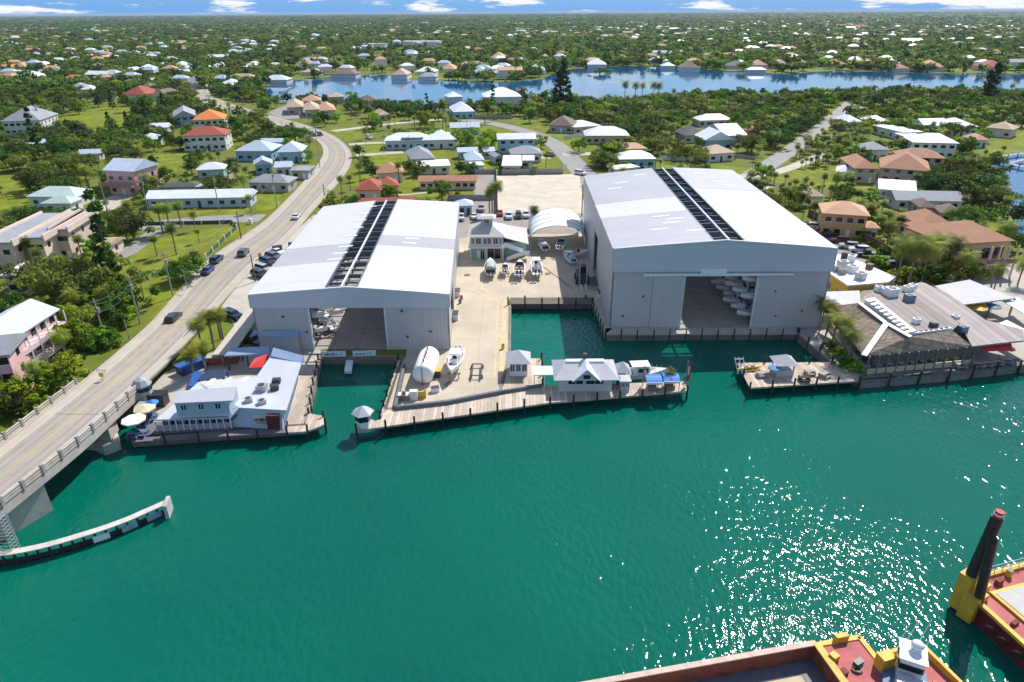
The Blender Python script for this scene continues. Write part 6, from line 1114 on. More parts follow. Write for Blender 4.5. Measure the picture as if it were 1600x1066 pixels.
MB().box(w2 * .1, w2 * .2, -.12, .0, 4.0, 6.4).build('window', [GLASS], t, world=False); MB().box(w2 * .28, w2 * .42, -.12, .0, 4.0, 6.4).build('window', [GLASS], t, world=False)
H_(1455, 372, 1490, 372, 350, 5, 'hip', 'S', 'y', 'left wing of the terracotta mansion behind palms', clear=2); H_(1440, 398, 1482, 402, 384, 4, 'hip', 'R', 'y', 'low red roofed garage wing in front of the mansion', clear=3)
H_(1306, 268, 1332, 270, 258, 2.8, 'hip', 'W', 'w', 'small white pavilion roof among the palms', 'pavilion', 'pavilion', clear=2); H_(1460, 418, 1500, 424, 408, 3, 'hip', 'S', 'y', 'tiny salmon roof below the mansion balconies', clear=1)
# far shore of the lake
FS = [(408, 125, 448, 117, 'W', 'white roofed house on the left tip of the lake'), (470, 113, 500, 106, 'T', 'tan roofed lake house beside the mangrove islet'), (515, 116, 556, 107, 'B', 'brown arched lake house with white columns'), (610, 117, 636, 107, 'T', 'tan roofed lake house at the narrows'), (648, 112, 681, 104, 'W', 'white roofed lake house above the dark screened one'), (652, 120, 682, 113, 'G', 'dark screened low lake house at the water'), (688, 108, 712, 99, 'P', 'pinkish roofed house on the lake shore'), (733, 116, 765, 100, 'L', 'tall pale blue lake house'), (768, 114, 797, 102, 'N', 'pale green roofed white lake house'),
      (822, 110, 852, 100, 'N', 'pale teal roofed lake house behind round trees'), (918, 101, 948, 88, 'W', 'white hip roofed two storey lake house'), (1015, 96, 1048, 87, 'W', 'white lake house left of the lawn'), (1033, 103, 1056, 97, 'L', 'low pale lake house at the seawall'), (1064, 106, 1095, 95, 'B', 'red brown screened lake house'), (1135, 103, 1168, 95, 'D', 'dark roofed lake house right of the bright lawn'), (1152, 100, 1170, 93, 'L', 'blue gabled house on the lake shore'), (1178, 102, 1200, 90, 'P', 'pink arched lake house'), (1168, 109, 1198, 105, 'W', 'low white boathouse at the lake edge'),
      (1212, 101, 1233, 90, 'T', 'tan roofed lake house right of the pink one'), (1246, 98, 1262, 87, 'T', 'grey tan roofed lake house in trees'), (1293, 101, 1326, 92, 'S', 'red brown tiled lake house'), (1386, 99, 1408, 88, 'W', 'white flat roofed house above the lake trees'), (1394, 107, 1423, 100, 'S', 'low terracotta lake house'), (1445, 105, 1478, 92, 'P', 'white two storey lake house with pink roof'), (1540, 105, 1575, 92, 'R', 'white lake house with bright red hip roof'), (840, 92, 860, 84, 'T', 'tan roof behind the teal roofed lake house'), (1060, 84, 1075, 78, 'W', 'small white roof far behind the lake'), (960, 92, 985, 85, 'T', 'low tan roof behind the white lake house')]
for xl, y, xr, yt, rc, lb in FS: H_(xl, y, xr, y, yt, 4.2 if y - yt > 9 else 3.2, 'hip', rc, 'w', lb, clear=16)
# upper left cluster
UL = [(0, 84, 14, 75, 'P', 'orange tan roof at the far left edge'), (22, 82, 62, 68, 'P', 'large salmon hip roof at far left'), (58, 90, 78, 82, 'P', 'small salmon roof right of the large one'), (82, 88, 112, 75, 'P', 'salmon tiled house with wide roof'), (100, 98, 122, 88, 'P', 'salmon tiled house in front of the wide one'), (122, 92, 140, 83, 'P', 'salmon tiled roof second from the right in the row'), (143, 95, 165, 86, 'P', 'salmon tiled roof at the right end of the row'), (0, 107, 16, 99, 'O', 'orange roof at the left edge below the salmon row'), (14, 106, 38, 97, 'P', 'salmon roof above the white ones at left'), (43, 106, 72, 96, 'W', 'white roofed house with salmon trim'),
      (0, 118, 18, 108, 'W', 'white roof touching the left edge'), (18, 123, 55, 111, 'W', 'big white roof at left'), (52, 115, 70, 108, 'W', 'small white roof right of the big white one'), (0, 132, 14, 125, 'B', 'brown roof at the left edge'), (90, 125, 128, 117, 'O', 'orange red roofed house among trees'), (133, 122, 156, 116, 'G', 'grey roof right of the orange red one'), (108, 136, 128, 129, 'G', 'slate roof below the orange red one'), (124, 140, 144, 133, 'W', 'pale roof beside the slate one'), (184, 132, 204, 124, 'D', 'dark flat roofed modern house'), (188, 148, 228, 134, 'R', 'large brown red hip roof left of the apartments'), (212, 140, 240, 130, 'B', 'brown roof behind the brown red hip roof'), (232, 150, 258, 137, 'B', 'second brown red roof near the street end'), (280, 130, 316, 118, 'G', 'beige apartment block beside the street end'), (338, 133, 372, 123, 'W', 'white hip roofed house at the street end'), (345, 125, 400, 115, 'T', 'wide tan roof behind the white hip roof'),
      (188, 112, 205, 104, 'W', 'leftmost roof of the white condominium row'), (206, 112, 236, 100, 'W', 'largest roof of the white condominium row'), (238, 105, 262, 97, 'W', 'rear left roof of the white condominium row'), (262, 106, 290, 96, 'W', 'rear right roof of the white condominium row'), (240, 116, 300, 108, 'W', 'long front roof of the white condominium row'), (270, 108, 296, 101, 'L', 'pale blue roof inside the white condominium row'), (302, 109, 322, 101, 'W', 'white roof right of the condominium row'), (322, 108, 350, 97, 'W', 'second white roof right of the condominium row'), (366, 110, 384, 102, 'W', 'white cottage right of the condominium row'), (383, 102, 398, 96, 'W', 'pale blue white cottage near the lake tip'), (226, 127, 240, 121, 'W', 'white water tank like round roof'), (0, 100, 8, 93, 'L', 'pale roof at the left edge')]
for xl, y, xr, yt, rc, lb in UL: H_(xl, y, xr, y, yt, 3.6, 'hip', rc, 'w', lb, clear=12)
FAR = [(628, 65, 686, 54, 'W', 'long white hotel block far behind the lake', 'flat', 9), (688, 60, 716, 53, 'L', 'pale flat building right of the white hotel', 'flat', 6), (565, 69, 582, 61, 'W', 'white block left of the hotel', 'flat', 7), (583, 69, 602, 60, 'G', 'pale grey block left of the hotel', 'flat', 8), (497, 57, 525, 53, 'W', 'low white shop roof far left of the hotel', 'flat', 4), (632, 46, 662, 41, 'W', 'white roof above the hotel', 'flat', 4), (765, 90, 790, 80, 'P', 'pink roofed villa beyond the lake', 'hip', 5), (871, 41, 894, 38, 'W', 'flat white building far beyond the lake', 'flat', 4), (980, 41, 1004, 37, 'W', 'flat pale building far beyond the lake right', 'flat', 4), (1303, 41, 1328, 38, 'S', 'red roofed far building left', 'hip', 4), (1333, 42, 1360, 36, 'R', 'brick red far building right', 'hip', 6), (1268, 50, 1285, 48, 'W', 'white far roof near the brick red building', 'flat', 3),
       (1412, 66, 1445, 58, 'W', 'white warehouse roof at upper right', 'gx', 5), (1460, 63, 1500, 60, 'L', 'pale blue warehouse at upper right', 'flat', 5), (1512, 65, 1545, 60, 'W', 'white warehouse right of the blue one', 'flat', 5), (1552, 66, 1590, 61, 'W', 'rightmost white warehouse roof at upper right', 'flat', 5), (1270, 43, 1300, 40, 'T', 'tan roof left of the far brick red building', 'flat', 4), (0, 55, 30, 50, 'W', 'white far roof at the left edge', 'flat', 3), (30, 48, 50, 44, 'W', 'white far house among woods at left', 'hip', 4), (68, 46, 90, 42, 'W', 'second white far house among woods at left', 'hip', 4), (225, 62, 240, 56, 'P', 'reddish white far house in the woods', 'hip', 5), (310, 60, 324, 56, 'S', 'red roofed far house in the woods', 'hip', 5)]
for xl, y, xr, yt, rc, lb, kd, h in FAR: H_(xl, y, xr, y, yt, h, kd, rc, 'w', lb, clear=25)
# ------------------------------------------------------------ vehicles
def car_mesh(t, kind, paint):
    Lc, Wc, Hc = dict(sedan=(4.6, 1.82, 1.42), suv=(4.8, 1.92, 1.75), pickup=(5.5, 1.98, 1.85), van=(5.2, 1.95, 2.1))[kind]; b = Hc * .56
    prof = dict(sedan=[(-.5, .28), (-.5, .62), (-.44, .66), (.28, .66), (.47, .58), (.5, .45), (.5, .28)], suv=[(-.5, .3), (-.5, .58), (-.49, .6), (.26, .6), (.47, .54), (.5, .4), (.5, .3)], pickup=[(-.5, .35), (-.5, .56), (-.49, .58), (.25, .58), (.47, .54), (.5, .4), (.5, .35)], van=[(-.5, .25), (-.5, .5), (-.49, .52), (.33, .52), (.48, .46), (.5, .35), (.5, .25)])[kind]
    rg = []
    for x in (-.5, -.46, .46, .5):
        k = .94 if abs(x) == .5 else 1.0; rg.append([(x * Wc, y * Lc, (.35 + (z - .28) * k) * Hc if z > .3 else z * Hc * .9) for y, z in prof])
    MB().loft(rg).build('body', [paint], t, world=False)
    y0, y1, r0_, r1_ = dict(sedan=(-.36, .22, -.22, .06), suv=(-.49, .22, -.44, .08), pickup=(-.12, .24, -.09, .10), van=(-.49, .32, -.46, .2))[kind]; zb = .35 * Hc + (.64 - .28) * Hc if kind == 'sedan' else (.35 + (prof[3][1] - .28)) * Hc
    zb -= .02; zt = Hc
    MB().loft([[(-Wc * .46, y0 * Lc, zb), (Wc * .46, y0 * Lc, zb), (Wc * .46, y1 * Lc, zb), (-Wc * .46, y1 * Lc, zb)], [(-Wc * .38, r0_ * Lc, zt - .05), (Wc * .38, r0_ * Lc, zt - .05), (Wc * .38, r1_ * Lc, zt - .05), (-Wc * .38, r1_ * Lc, zt - .05)]]).build('windows', [GLASS], t, world=False)
    MB().loft([[(-Wc * .385, r0_ * Lc - .03, zt - .06), (Wc * .385, r0_ * Lc - .03, zt - .06), (Wc * .385, r1_ * Lc + .03, zt - .06), (-Wc * .385, r1_ * Lc + .03, zt - .06)], [(-Wc * .34, r0_ * Lc + .1, zt + .02), (Wc * .34, r0_ * Lc + .1, zt + .02), (Wc * .34, r1_ * Lc - .1, zt + .02), (-Wc * .34, r1_ * Lc - .1, zt + .02)]]).build('roof', [paint], t, world=False)
    if kind == 'pickup': MB().box(-Wc * .4, Wc * .4, -Lc * .47, -Lc * .14, zb + .0, zb + .04).build('bed_cover', [DGREY], t, world=False)
    for sx in (-1, 1):
        for sy in (-.31, .31): MB().tube((sx * (Wc / 2 - .22), sy * Lc, .33), (sx * (Wc / 2 + .01), sy * Lc, .33), .33, n=14).build('wheel', [BLACK], t, world=False)
        MB().box(sx * Wc * .36 - .16, sx * Wc * .36 + .16, Lc * .49, Lc * .505, .36 * Hc, .44 * Hc).build('headlight', [mat('lamp_white', (.8, .8, .75), .2)], t, world=False)
        MB().box(sx * Wc * .38 - .13, sx * Wc * .38 + .13, -Lc * .505, -Lc * .49, .40 * Hc, .5 * Hc).build('tail_light', [mat('lamp_red', (.4, .01, .01), .3)], t, world=False)
CARC = dict(black=(.010, .011, .014), navy=(.012, .022, .06), blue=(.012, .04, .22), white=(.72, .73, .74), silver=(.40, .42, .44), red=(.45, .012, .015), grey=(.10, .105, .11), dark=(.025, .028, .03), burg=(.10, .012, .018))
def car(kind, colr, x, y, tx, ty, label, z=1.52, group=None, name='parked_car'):
    p = P(x, y, z); q = P(tx, ty, z); t = thing(name, label, dict(sedan='car', suv='car', pickup='pickup truck', van='van')[kind], p, math.atan2(q.y - p.y, q.x - p.x) - math.pi / 2, group)
    car_mesh(t, kind, mat('paint_' + colr, CARC[colr], .25, .02, coat=.6)); return t
car('suv', 'black', 272, 502, 302, 470, 'black car driving towards the bridge in the left lane', 1.62, name='car'); car('suv', 'grey', 381, 398, 400, 376, 'dark grey pickup like car on the main road beside the shed', 1.56, name='car'); car('suv', 'navy', 339, 409, 356, 394, 'dark navy car waiting at the lawn side of the road', 1.56, name='car'); car('sedan', 'blue', 325, 426, 342, 410, 'bright blue car at the kerb below the lawn fence', 1.56, name='car'); car('sedan', 'white', 463, 341, 480, 322, 'white car driving up the bend past the small hedge', 1.56, name='car')
car('sedan', 'white', 426, 193, 445, 199, 'white car far up the bend', 1.57, name='car'); car('suv', 'navy', 489, 213, 470, 205, 'navy car at the bend beside the power pole', 1.57, name='car'); car('suv', 'burg', 500, 212, 512, 218, 'dark maroon car at the outer side of the bend', 1.57, name='car')
for k, (x, y, kd, c_) in enumerate(((407, 433, 'suv', 'black'), (413, 424, 'suv', 'silver'), (420, 413, 'suv', 'navy'), (428, 405, 'suv', 'grey'), (434, 397, 'sedan', 'white'))): car(kd, c_, x, y, x + 14, y + 4, ['black car parked nearest in the row left of the low shed', 'silver car second in the row left of the low shed', 'navy car third in the row left of the low shed', 'grey car fourth in the row left of the low shed', 'white car last in the row left of the low shed'][k], group='cars parked left of the low shed')
box_thing('dumpster', 'green dumpster at the end of the parked row left of the low shed', 'dumpster', 434, 394, 2.2, 1.6, 1.5, mat('bin_green', (.01, .12, .10), .5), R(30), lid=BLACK)
for k, (x, y, kd, c_, lb) in enumerate(((720, 343, 'pickup', 'white', 'white pickup at the left end of the car park behind the office'), (741, 341, 'sedan', 'white', 'white saloon beside the pickup behind the office'), (781, 336, 'sedan', 'red', 'red car parked at the edge of the sand lot'), (795, 341, 'suv', 'white', 'white suv parked left of the dark car by the sand lot'), (810, 340, 'suv', 'dark', 'dark car between two white ones by the sand lot'), (822, 339, 'suv', 'white', 'white car half hidden by the palm by the sand lot'), (752, 329, 'pickup', 'silver', 'silver pickup behind the office cupola'), (728, 328, 'suv', 'blue', 'blue car by the pale shed at the car park corner'), (831, 361, 'sedan', 'burg', 'maroon car tucked between the office wing and the arched tent'), (907, 273, 'suv', 'white', 'white car at the road corner of the sand lot'), (909, 356, 'suv', 'navy', 'dark blue car between the tent and the tall shed'))): car(kd, c_, x, y, x + (1 if k != 9 else 12), y + (9 if k != 9 else 2), lb)
for k, (x, y, kd, c_) in enumerate(((1265, 357, 'suv', 'white'), (1279, 363, 'sedan', 'red'), (1294, 371, 'pickup', 'dark'), (1311, 379, 'suv', 'burg'), (1325, 388, 'suv', 'silver'), (1341, 394, 'suv', 'white'), (1355, 401, 'pickup', 'navy'), (1375, 411, 'suv', 'black'), (1389, 418, 'suv', 'grey'))):
    car(kd, c_, x, y, x - 14, y - 1, ['white suv furthest back beside the tall shed', 'red car mostly hidden by the dark pickup in the right parking row', 'dark pickup under the yellow house in the right parking row', 'maroon car in shade in the right parking row', 'silver suv in the middle of the right parking row', 'white topped suv in the right parking row', 'navy pickup in the right parking row', 'black suv second nearest the palms in the right parking row', 'grey suv nearest the palms in the right parking row'][k], group='cars parked in the row beside the tall shed')
for x, y, c_, lb in ((365, 497, 'navy', 'navy car parked left of the low shed lean to'), (405, 534, 'blue', 'dark blue car under the low shed corner'), (397, 538, 'black', 'black car beside the blue one at the low shed corner'), (1008, 268, 'dark', 'dark car in the drive behind the tall shed'), (860, 244, 'burg', 'maroon car in the drive left of the street'), (948, 262, 'dark', 'dark car under the spreading tree by the street'), (577, 217, 'white', 'white car in the drive of the solar roofed house'), (626, 172, 'silver', 'silver car in the lane near the lake'), (485, 181, 'dark', 'dark car before the yellow walled villa')): car('suv', c_, x, y, x + 8, y + 3, lb)
# ------------------------------------------------------------ poles, wires, fences
POLEM = mat('pole_grey', (.36, .33, .30), .8, .15); POLED = mat('pole_brown', (.16, .11, .075), .85, .2)
def pole(x, y, ty, label, m=None, arms=True, r_=.18, lamp=False, group=None, name='utility_pole', cat='utility pole'):
    p = P(x, y); lo, hi = 1, 30.
    for _ in range(30):
        mm = (lo + hi) / 2
        if Q((p.x, p.y, 1.5 + mm))[1] > ty: lo = mm
        else: hi = mm
    h = lo; t = thing(name, label, cat, p, group=group); MB().tube(p, p + Vector((0, 0, h)), r_, r_ * .65, 10).build('pole', [m or POLEM], t)
    if arms: MB().bar(p + Vector((-1.1, .6, h - .9)), p + Vector((1.1, -.6, h - .9)), .12, .12).build('crossarm', [POLED], t); MB().tube(p + Vector((.3, 0, h - 2.8)), p + Vector((.3, 0, h - 1.8)), .25, n=8).build('transformer', [STEEL], t)
    if lamp: MB().tube(p + Vector((0, 0, h - .3)), p + Vector((2.2, -.9, h + .1)), .05, n=5).build('arm', [STEEL], t); MB().cbox(p + Vector((2.4, -1.0, h)), .8, .3, .15).build('lamp_head', [STEEL], t)
    return p + Vector((0, 0, h))
GP = 'utility poles along the left side of the main road'
tops = [pole(165, 533, 467, 'pale power pole with crossarm rising out of the mangroves', group=GP), pole(219, 506, 431, 'pale power pole beside the road above the mangroves', group=GP), pole(271, 465, 393, 'leaning pale power pole below the fenced lawn', group=GP)]
t2 = [pole(172, 345, 272, 'pale power pole left of the white motel', group=GP, arms=False), pole(232, 330, 275, 'pale power pole at the left end of the motel', group=GP), pole(343, 330, 270, 'pale power pole before the motel front', group=GP), pole(433, 325, 263, 'power pole at the junction above the shed', group=GP), pole(500, 262, 195, 'power pole on the inner side of the bend', group=GP)]
tops.append(pole(377, 373, 330, 'dark wooden pole at the side street corner', POLED, False, group=GP)); 
pole(399, 440, 398, 'dark slim pole between the road and the parked cars', POLED, False, name='street_pole', cat='pole'); pole(345, 530, 485, 'dark slim pole beside the palm clump by the bridge', POLED, False, name='street_pole', cat='pole'); pole(380, 563, 552, 'short dark pole at the carport', POLED, False, name='street_pole', cat='pole'); pole(203, 533, 500, 'pale short post in the mangroves by the kerb', None, False, .1, name='street_pole', cat='pole'); pole(77, 575, 520, 'slim pole before the pink house', None, False, .1, name='street_pole', cat='pole'); pole(107, 562, 503, 'slim pole right of the pink house balcony', None, False, .1, name='street_pole', cat='pole')
pole(909, 338, 288, 'tall brown wooden pole at the corner of the sand lot', POLED, True); pole(507, 306, 288, 'short dark pole at the outer kerb of the bend', POLED, False); pole(293, 452, 423, 'street lamp with curved arm over the lawn kerb', STEEL, False, .08, True, name='street_lamp', cat='street lamp'); pole(152, 598, 575, 'small street lamp beside the bridge end', STEEL, False, .07, True, name='street_lamp', cat='street lamp'); pole(816, 352, 330, 'white lamp post behind the office', WHITE, False, .08, name='street_lamp', cat='street lamp')
for k, (x, y, ty) in enumerate(((307, 180, 160), (330, 190, 165), (362, 195, 175), (403, 200, 180), (442, 207, 188), (450, 215, 192), (573, 240, 215), (600, 240, 212), (585, 218, 205), (640, 232, 210), (730, 210, 180), (1000, 225, 195))): pole(x, y, ty, ['slim pole left of the orange roofed house road', 'slim pole beyond the orange roof', 'slim pole on the outer verge beyond the orange roof', 'slim pole near the far white car', 'slim pole left of the navy car', 'slim pole below the navy car', 'pole on the lawn right of the bend', 'pole on the lawn left of the solar roof', 'pole at the drive of the solar roofed house', 'pole in front of the solar roofed house', 'pole above the teal walled house', 'pole at the forest edge beyond the white hip roofs'][k], None, False, .13)
wt = thing('power_line', 'power lines sagging between the poles along the main road', 'power line', tops[0])
def wire(a, b, sag, off, nm='wire'):
    m = MB(); pv_ = None
    for i in range(13): s = i / 12; q = a.lerp(b, s) + off + Vector((0, 0, -sag * 4 * s * (1 - s))); 
    pts = [a.lerp(b, i / 12) + off + Vector((0, 0, -sag * 4 * (i / 12) * (1 - i / 12))) for i in range(13)]
    for p, q in zip(pts, pts[1:]): m.tube(p, q, .03, n=4)
    m.build(nm, [mat('wire', (.25, .24, .22), .5)], wt)
ext = tops[0] + (tops[0] - tops[1]) * 1.6
for off in (Vector((-1, .5, -.8)), Vector((1, -.5, -.8)), Vector((0, 0, -2.6))):
    for a, b in ((ext, tops[0]), (tops[0], tops[1]), (tops[1], tops[2]), (tops[2], tops[3]), (tops[3], t2[3]), (t2[3], t2[4]), (t2[0], t2[1]), (t2[1], t2[2])): wire(a, b, 1.0, off)
def fence(pts, h, m, label, thick=.1, posts=None, name='fence', z=1.5):
    pl = px(pts); t = thing(name, label, 'fence', pl[0]); mb = MB()
    for a, b in zip(pl, pl[1:]): mb.bar(a, b, thick, h)
    mb.build('panel', [m], t)
    if posts:
        for q in resample(pl, posts): MB().cbox(q, .35, .35, h + .35).build('post', [WHITE], t)
    return t
fence([(230, 352), (275, 351), (330, 350), (362, 349), (372, 356), (350, 376), (322, 404)], 1.0, mat('green_mesh', (.05, .11, .06), .7), 'green mesh fence with white posts round the corner lawn', .04, 12)
fence([(776, 335), (776, 272), (742, 272), (741, 262)], 1.8, GW, 'pale fence along the left side of the sand lot'); fence([(784, 273), (880, 272), (885, 262)], 2.0, mat('rear_wall', (.33, .31, .29), .8, .1), 'grey boundary wall behind the sand lot'); fence([(700, 313), (772, 313)], 1.8, GW, 'grey fence below the terracotta motel lawn')
fence([(330, 300), (368, 275)], 1.8, mat('pinkish_fence', (.5, .38, .33), .8), 'pinkish fence beside the motel palms'); fence([(880, 218), (960, 205)], 1.6, WHITE, 'white wall beside the street below the brown roofed house'); fence([(1060, 236), (1180, 250)], 1.4, GW, 'low fence along the field behind the tall shed'); fence([(740, 186), (800, 186)], 2.2, GW, 'grey wall at the top of the street'); fence([(1030, 250), (1085, 252)], 1.8, WHITE, 'white wall in the field behind the tall shed'); fence([(1262, 337), (1330, 366), (1376, 390), (1440, 432)], 2.0, mat('brown_fence', (.17, .09, .055), .8, .2), 'brown wall behind the right parking row')
m = MB(); q = px([(130, 592), (182, 549), (232, 508), (262, 474)]); 
fence([(216, 600), (262, 562), (316, 505)], 1.1, DGREY, 'dark pedestrian railing on the shore side of the bridge ramp', .08)
t = thing('road_sign', 'yellow and green sign post on the bridge sidewalk', 'sign', P(162, 606)); p = P(162, 598, 4.0); MB().tube(p, p + Vector((0, 0, 1.2)), .06).build('post', [YM], t); MB().cbox(p + Vector((0, 0, 1.1)), .7, .15, .7).build('panel', [YM], t)
for k, (x, y, lb) in enumerate(((407, 405, 'small green and yellow sign at the verge by the parked cars'), (392, 350, 'white curved sculpture like utility box on the corner lawn'), (458, 388, 'dark banner sign at the shed side of the road'))): box_thing('road_sign' if k != 1 else 'utility_box', lb, 'sign' if k != 1 else 'utility box', x, y, .8 if k < 2 else 2.2, .2 if k != 1 else .8, 1.6, [YM, WHITE, DGREY][k])
t = thing('lake_dock', 'grey boat dock with lifts in the canal at the right edge', 'dock', P(1570, 255)); m = MB()
for a, b, w_ in (((1552, 250), (1600, 262), 2.2), ((1558, 246), (1600, 240), 1.6), ((1575, 256), (1600, 250), 1.5)): m.bar(P(*a, 2.2), P(*b, 2.2), w_, .2)
m.build('deck', [GW], t); 
for x, y in ((1556, 253), (1568, 257), (1580, 261), (1592, 262), (1575, 245), (1590, 243)): p = P(x, y, 2.2); MB().tube((p.x, p.y, 1.3), (p.x, p.y, 3.2), .16).build('piling', [PILE], t)
# ------------------------------------------------------------ vegetation
ng = np.random.default_rng(5)
LEAF = foliage('leaves_mid', (.032, .085, .004), (.27, .37, .012)); LEAFD = foliage('leaves_dark', (.013, .042, .004), (.125, .21, .010)); LEAFG = foliage('leaves_grey', (.05, .09, .012), (.24, .31, .035)); LEAFB = foliage('leaves_bright', (.05, .14, .004), (.34, .48, .012)); PALML = foliage('palm_leaves', (.04, .10, .006), (.34, .38, .03), .025)
BARK = mat('bark', (.16, .125, .09), .9, .25, 1.5); PBARK = mat('palm_bark', (.24, .20, .155), .9, .2, 1.5, seam=('Z', .3, .25, .2))
def np_mesh(name, quads, tone, mats, midx=None):
    n = len(quads); me = bpy.data.meshes.new(name); me.vertices.add(n * 4); me.vertices.foreach_set('co', quads.reshape(-1).astype('f'))
    me.loops.add(n * 4); me.loops.foreach_set('vertex_index', np.arange(n * 4, dtype='i')); me.polygons.add(n)
    me.polygons.foreach_set('loop_start', np.arange(0, n * 4, 4, dtype='i')); me.polygons.foreach_set('loop_total', np.full(n, 4, 'i'))
    for m in mats: me.materials.append(m)
    if midx is not None: me.polygons.foreach_set('material_index', midx.astype('i'))
    a = me.attributes.new('tone', 'FLOAT', 'FACE'); a.data.foreach_set('value', tone.astype('f')); me.update(); me.validate(); return me
def leaf_quads(c, nrm, size, asp=.6):
    n = len(c); r = ng.normal(size=(n, 3)); nrm = nrm + r * .75; nrm /= np.linalg.norm(nrm, axis=1, keepdims=True) + 1e-9
    u = np.cross(nrm, ng.normal(size=(n, 3))); u /= np.linalg.norm(u, axis=1, keepdims=True) + 1e-9; v = np.cross(nrm, u); s = size * ng.uniform(.6, 1.3, (n, 1))
    return np.stack([c - u * s - v * s * asp * .35, c - v * s * asp * .0 + v * s * -asp, c + u * s + v * s * asp * .2, c + v * s * asp], 1)
def crown(kind, lod=0):
    K = dict(round=(4.2, 3.2, 4.6, 46, .36), broad=(6.0, 2.7, 5.0, 70, .38), tall=(3.2, 5.6, 6.6, 62, .36), bush=(2.6, 1.9, 1.9, 26, .34), feather=(2.6, 7.0, 8.4, 60, .42), column=(1.5, 7.0, 8.2, 34, .40))[kind]
    rx, rz, zc, nc, ls = K; per = 46 if lod == 0 else 13
    if lod: ls *= 1.9
    lobes = ng.normal(size=(9, 3)) * (rx * .42, rx * .42, rz * .36); Q_, T_ = [], []
    for k in range(nc):
        if kind in ('feather', 'column'):
            h = ng.uniform(-1, 1); rr_ = (1 - (h + 1) / 2) ** .7 * rx * ng.uniform(.45, 1.08) + .2; a = ng.uniform(0, 6.28); c = np.array([math.cos(a) * rr_, math.sin(a) * rr_, h * rz])
        else:
            d = ng.normal(size=3); d /= np.linalg.norm(d); d[2] = abs(d[2]) * 1.0 - .25 if ng.random() < .75 else d[2]; c = lobes[k % 9] + d * np.array([rx * .62, rx * .62, rz * .62]) * ng.uniform(.75, 1.1)
        cs = ng.uniform(.7, 1.25) * (rx * .26 if kind not in ('feather', 'column') else .75); o = ng.normal(size=(per, 3)); o /= np.linalg.norm(o, axis=1, keepdims=True); o *= cs * ng.uniform(.35, 1, (per, 1)) ** .5 * np.array([1, 1, .62])
        nr = o + np.array([0, 0, .5]) + c * .1; Q_.append(leaf_quads(c + o + (0, 0, zc), nr, ls)); tn = np.clip(ng.beta(2, 2) * .75 + ng.normal(0, .14, per) + .12, 0, 1); T_.append(tn)
    return np.concatenate(Q_), np.concatenate(T_)
def tube_quads(p, q, r1, r2, n=6):
    p = np.array(p, float); q = np.array(q, float); d = q - p; d /= np.linalg.norm(d); a = np.cross(d, (.3, .7, .2)); a /= np.linalg.norm(a); b = np.cross(d, a); t = np.arange(n + 1) * 2 * math.pi / n
    A = p + r1 * (np.cos(t)[:, None] * a + np.sin(t)[:, None] * b); B = q + r2 * (np.cos(t)[:, None] * a + np.sin(t)[:, None] * b); return np.stack([A[:-1], A[1:], B[1:], B[:-1]], 1)
def trunk(kind):
    rx, rz, zc = dict(round=(4.2, 3.2, 4.6), broad=(6.0, 2.7, 5.0), tall=(3.2, 5.6, 6.6), bush=(2.6, 1.9, 1.9), feather=(2.6, 7.0, 8.4), column=(1.5, 7.0, 8.2))[kind]
    fork = zc * .45; out = [tube_quads((0, 0, -.1), (0.1, 0, fork), .05 * rx + .12, .04 * rx + .07)]
    if kind in ('feather', 'column'): out.append(tube_quads((.1, 0, fork), (0, 0, zc + rz * .9), .2, .04))
    else:
        for k in range(6): a = k * 1.05 + ng.uniform(-.3, .3); e = (math.cos(a) * rx * .55, math.sin(a) * rx * .55, zc + ng.uniform(-.2, .5) * rz); m_ = (e[0] * .45, e[1] * .45, fork + (e[2] - fork) * .55); out += [tube_quads((.1, 0, fork), m_, .03 * rx + .04, .07), tube_quads(m_, e, .07, .03)]
    return np.concatenate(out)
def palm_crown(kind, hgt, lod=0):
    Q_, T_ = [], []; nf = (26 if kind == 'coco' else 34) if not lod else 16; Lf = 3.3 if kind == 'coco' else 1.75
    for k in range(nf):
        a = k * 2.39996 + ng.uniform(-.15, .15); el = 1.15 - 1.9 * (k / nf) + ng.uniform(-.12, .12); d = np.array([math.cos(a), math.sin(a), 0]); s = np.array([-math.sin(a), math.cos(a), 0]); p = np.array([0, 0, hgt]); tn = np.clip(.75 - .55 * (k / nf) + ng.normal(0, .1), 0, 1) if ng.random() > .08 else 1.
        ns = 9 if not lod else 4; ang = el; L_ = Lf * ng.uniform(.85, 1.1)
        for i in range(ns):
            st = L_ / ns; q = p + (d * math.cos(ang) + np.array([0, 0, math.sin(ang)])) * st; f = (i + .5) / ns
            w_ = (.95 * math.sin(math.pi * min(1, f * .85 + .12)) if kind == 'coco' else .15 + .9 * math.sin(math.pi * min(.95, f))) * (1 if not lod else 1.2); up_ = np.array([0, 0, 1.0])
            for sg in (-1, 1):
                for j in range(2 if not lod else 1):
                    o = p + (q - p) * (j * .5); e = o + s * sg * w_ + (q - p) * 1.1 - up_ * w_ * (.45 if kind == 'coco' else .22); wd = (q - p) * (.30 if not lod else .8); Q_.append([o, o + wd, e + wd * .25, e]); T_.append(np.clip(tn + ng.normal(0, .09), 0, 1))
            p = q; ang -= (1.6 if kind == 'coco' else 1.0) / ns
    return np.array(Q_, float), np.array(T_)
def palm_trunk(hgt, lean=.4):
    out = []; pv_ = (0, 0, -.1)
    for i in range(5): s = (i + 1) / 5; q = (lean * (s * s - s) , 0, hgt * s); out.append(tube_quads(pv_, q, .2 - .06 * s + .02, .2 - .07 * s, 7)); pv_ = q
    return np.concatenate(out)
FORMS = []      # (kind, species word, crown mesh, trunk mesh, joined near mesh, joined far mesh)
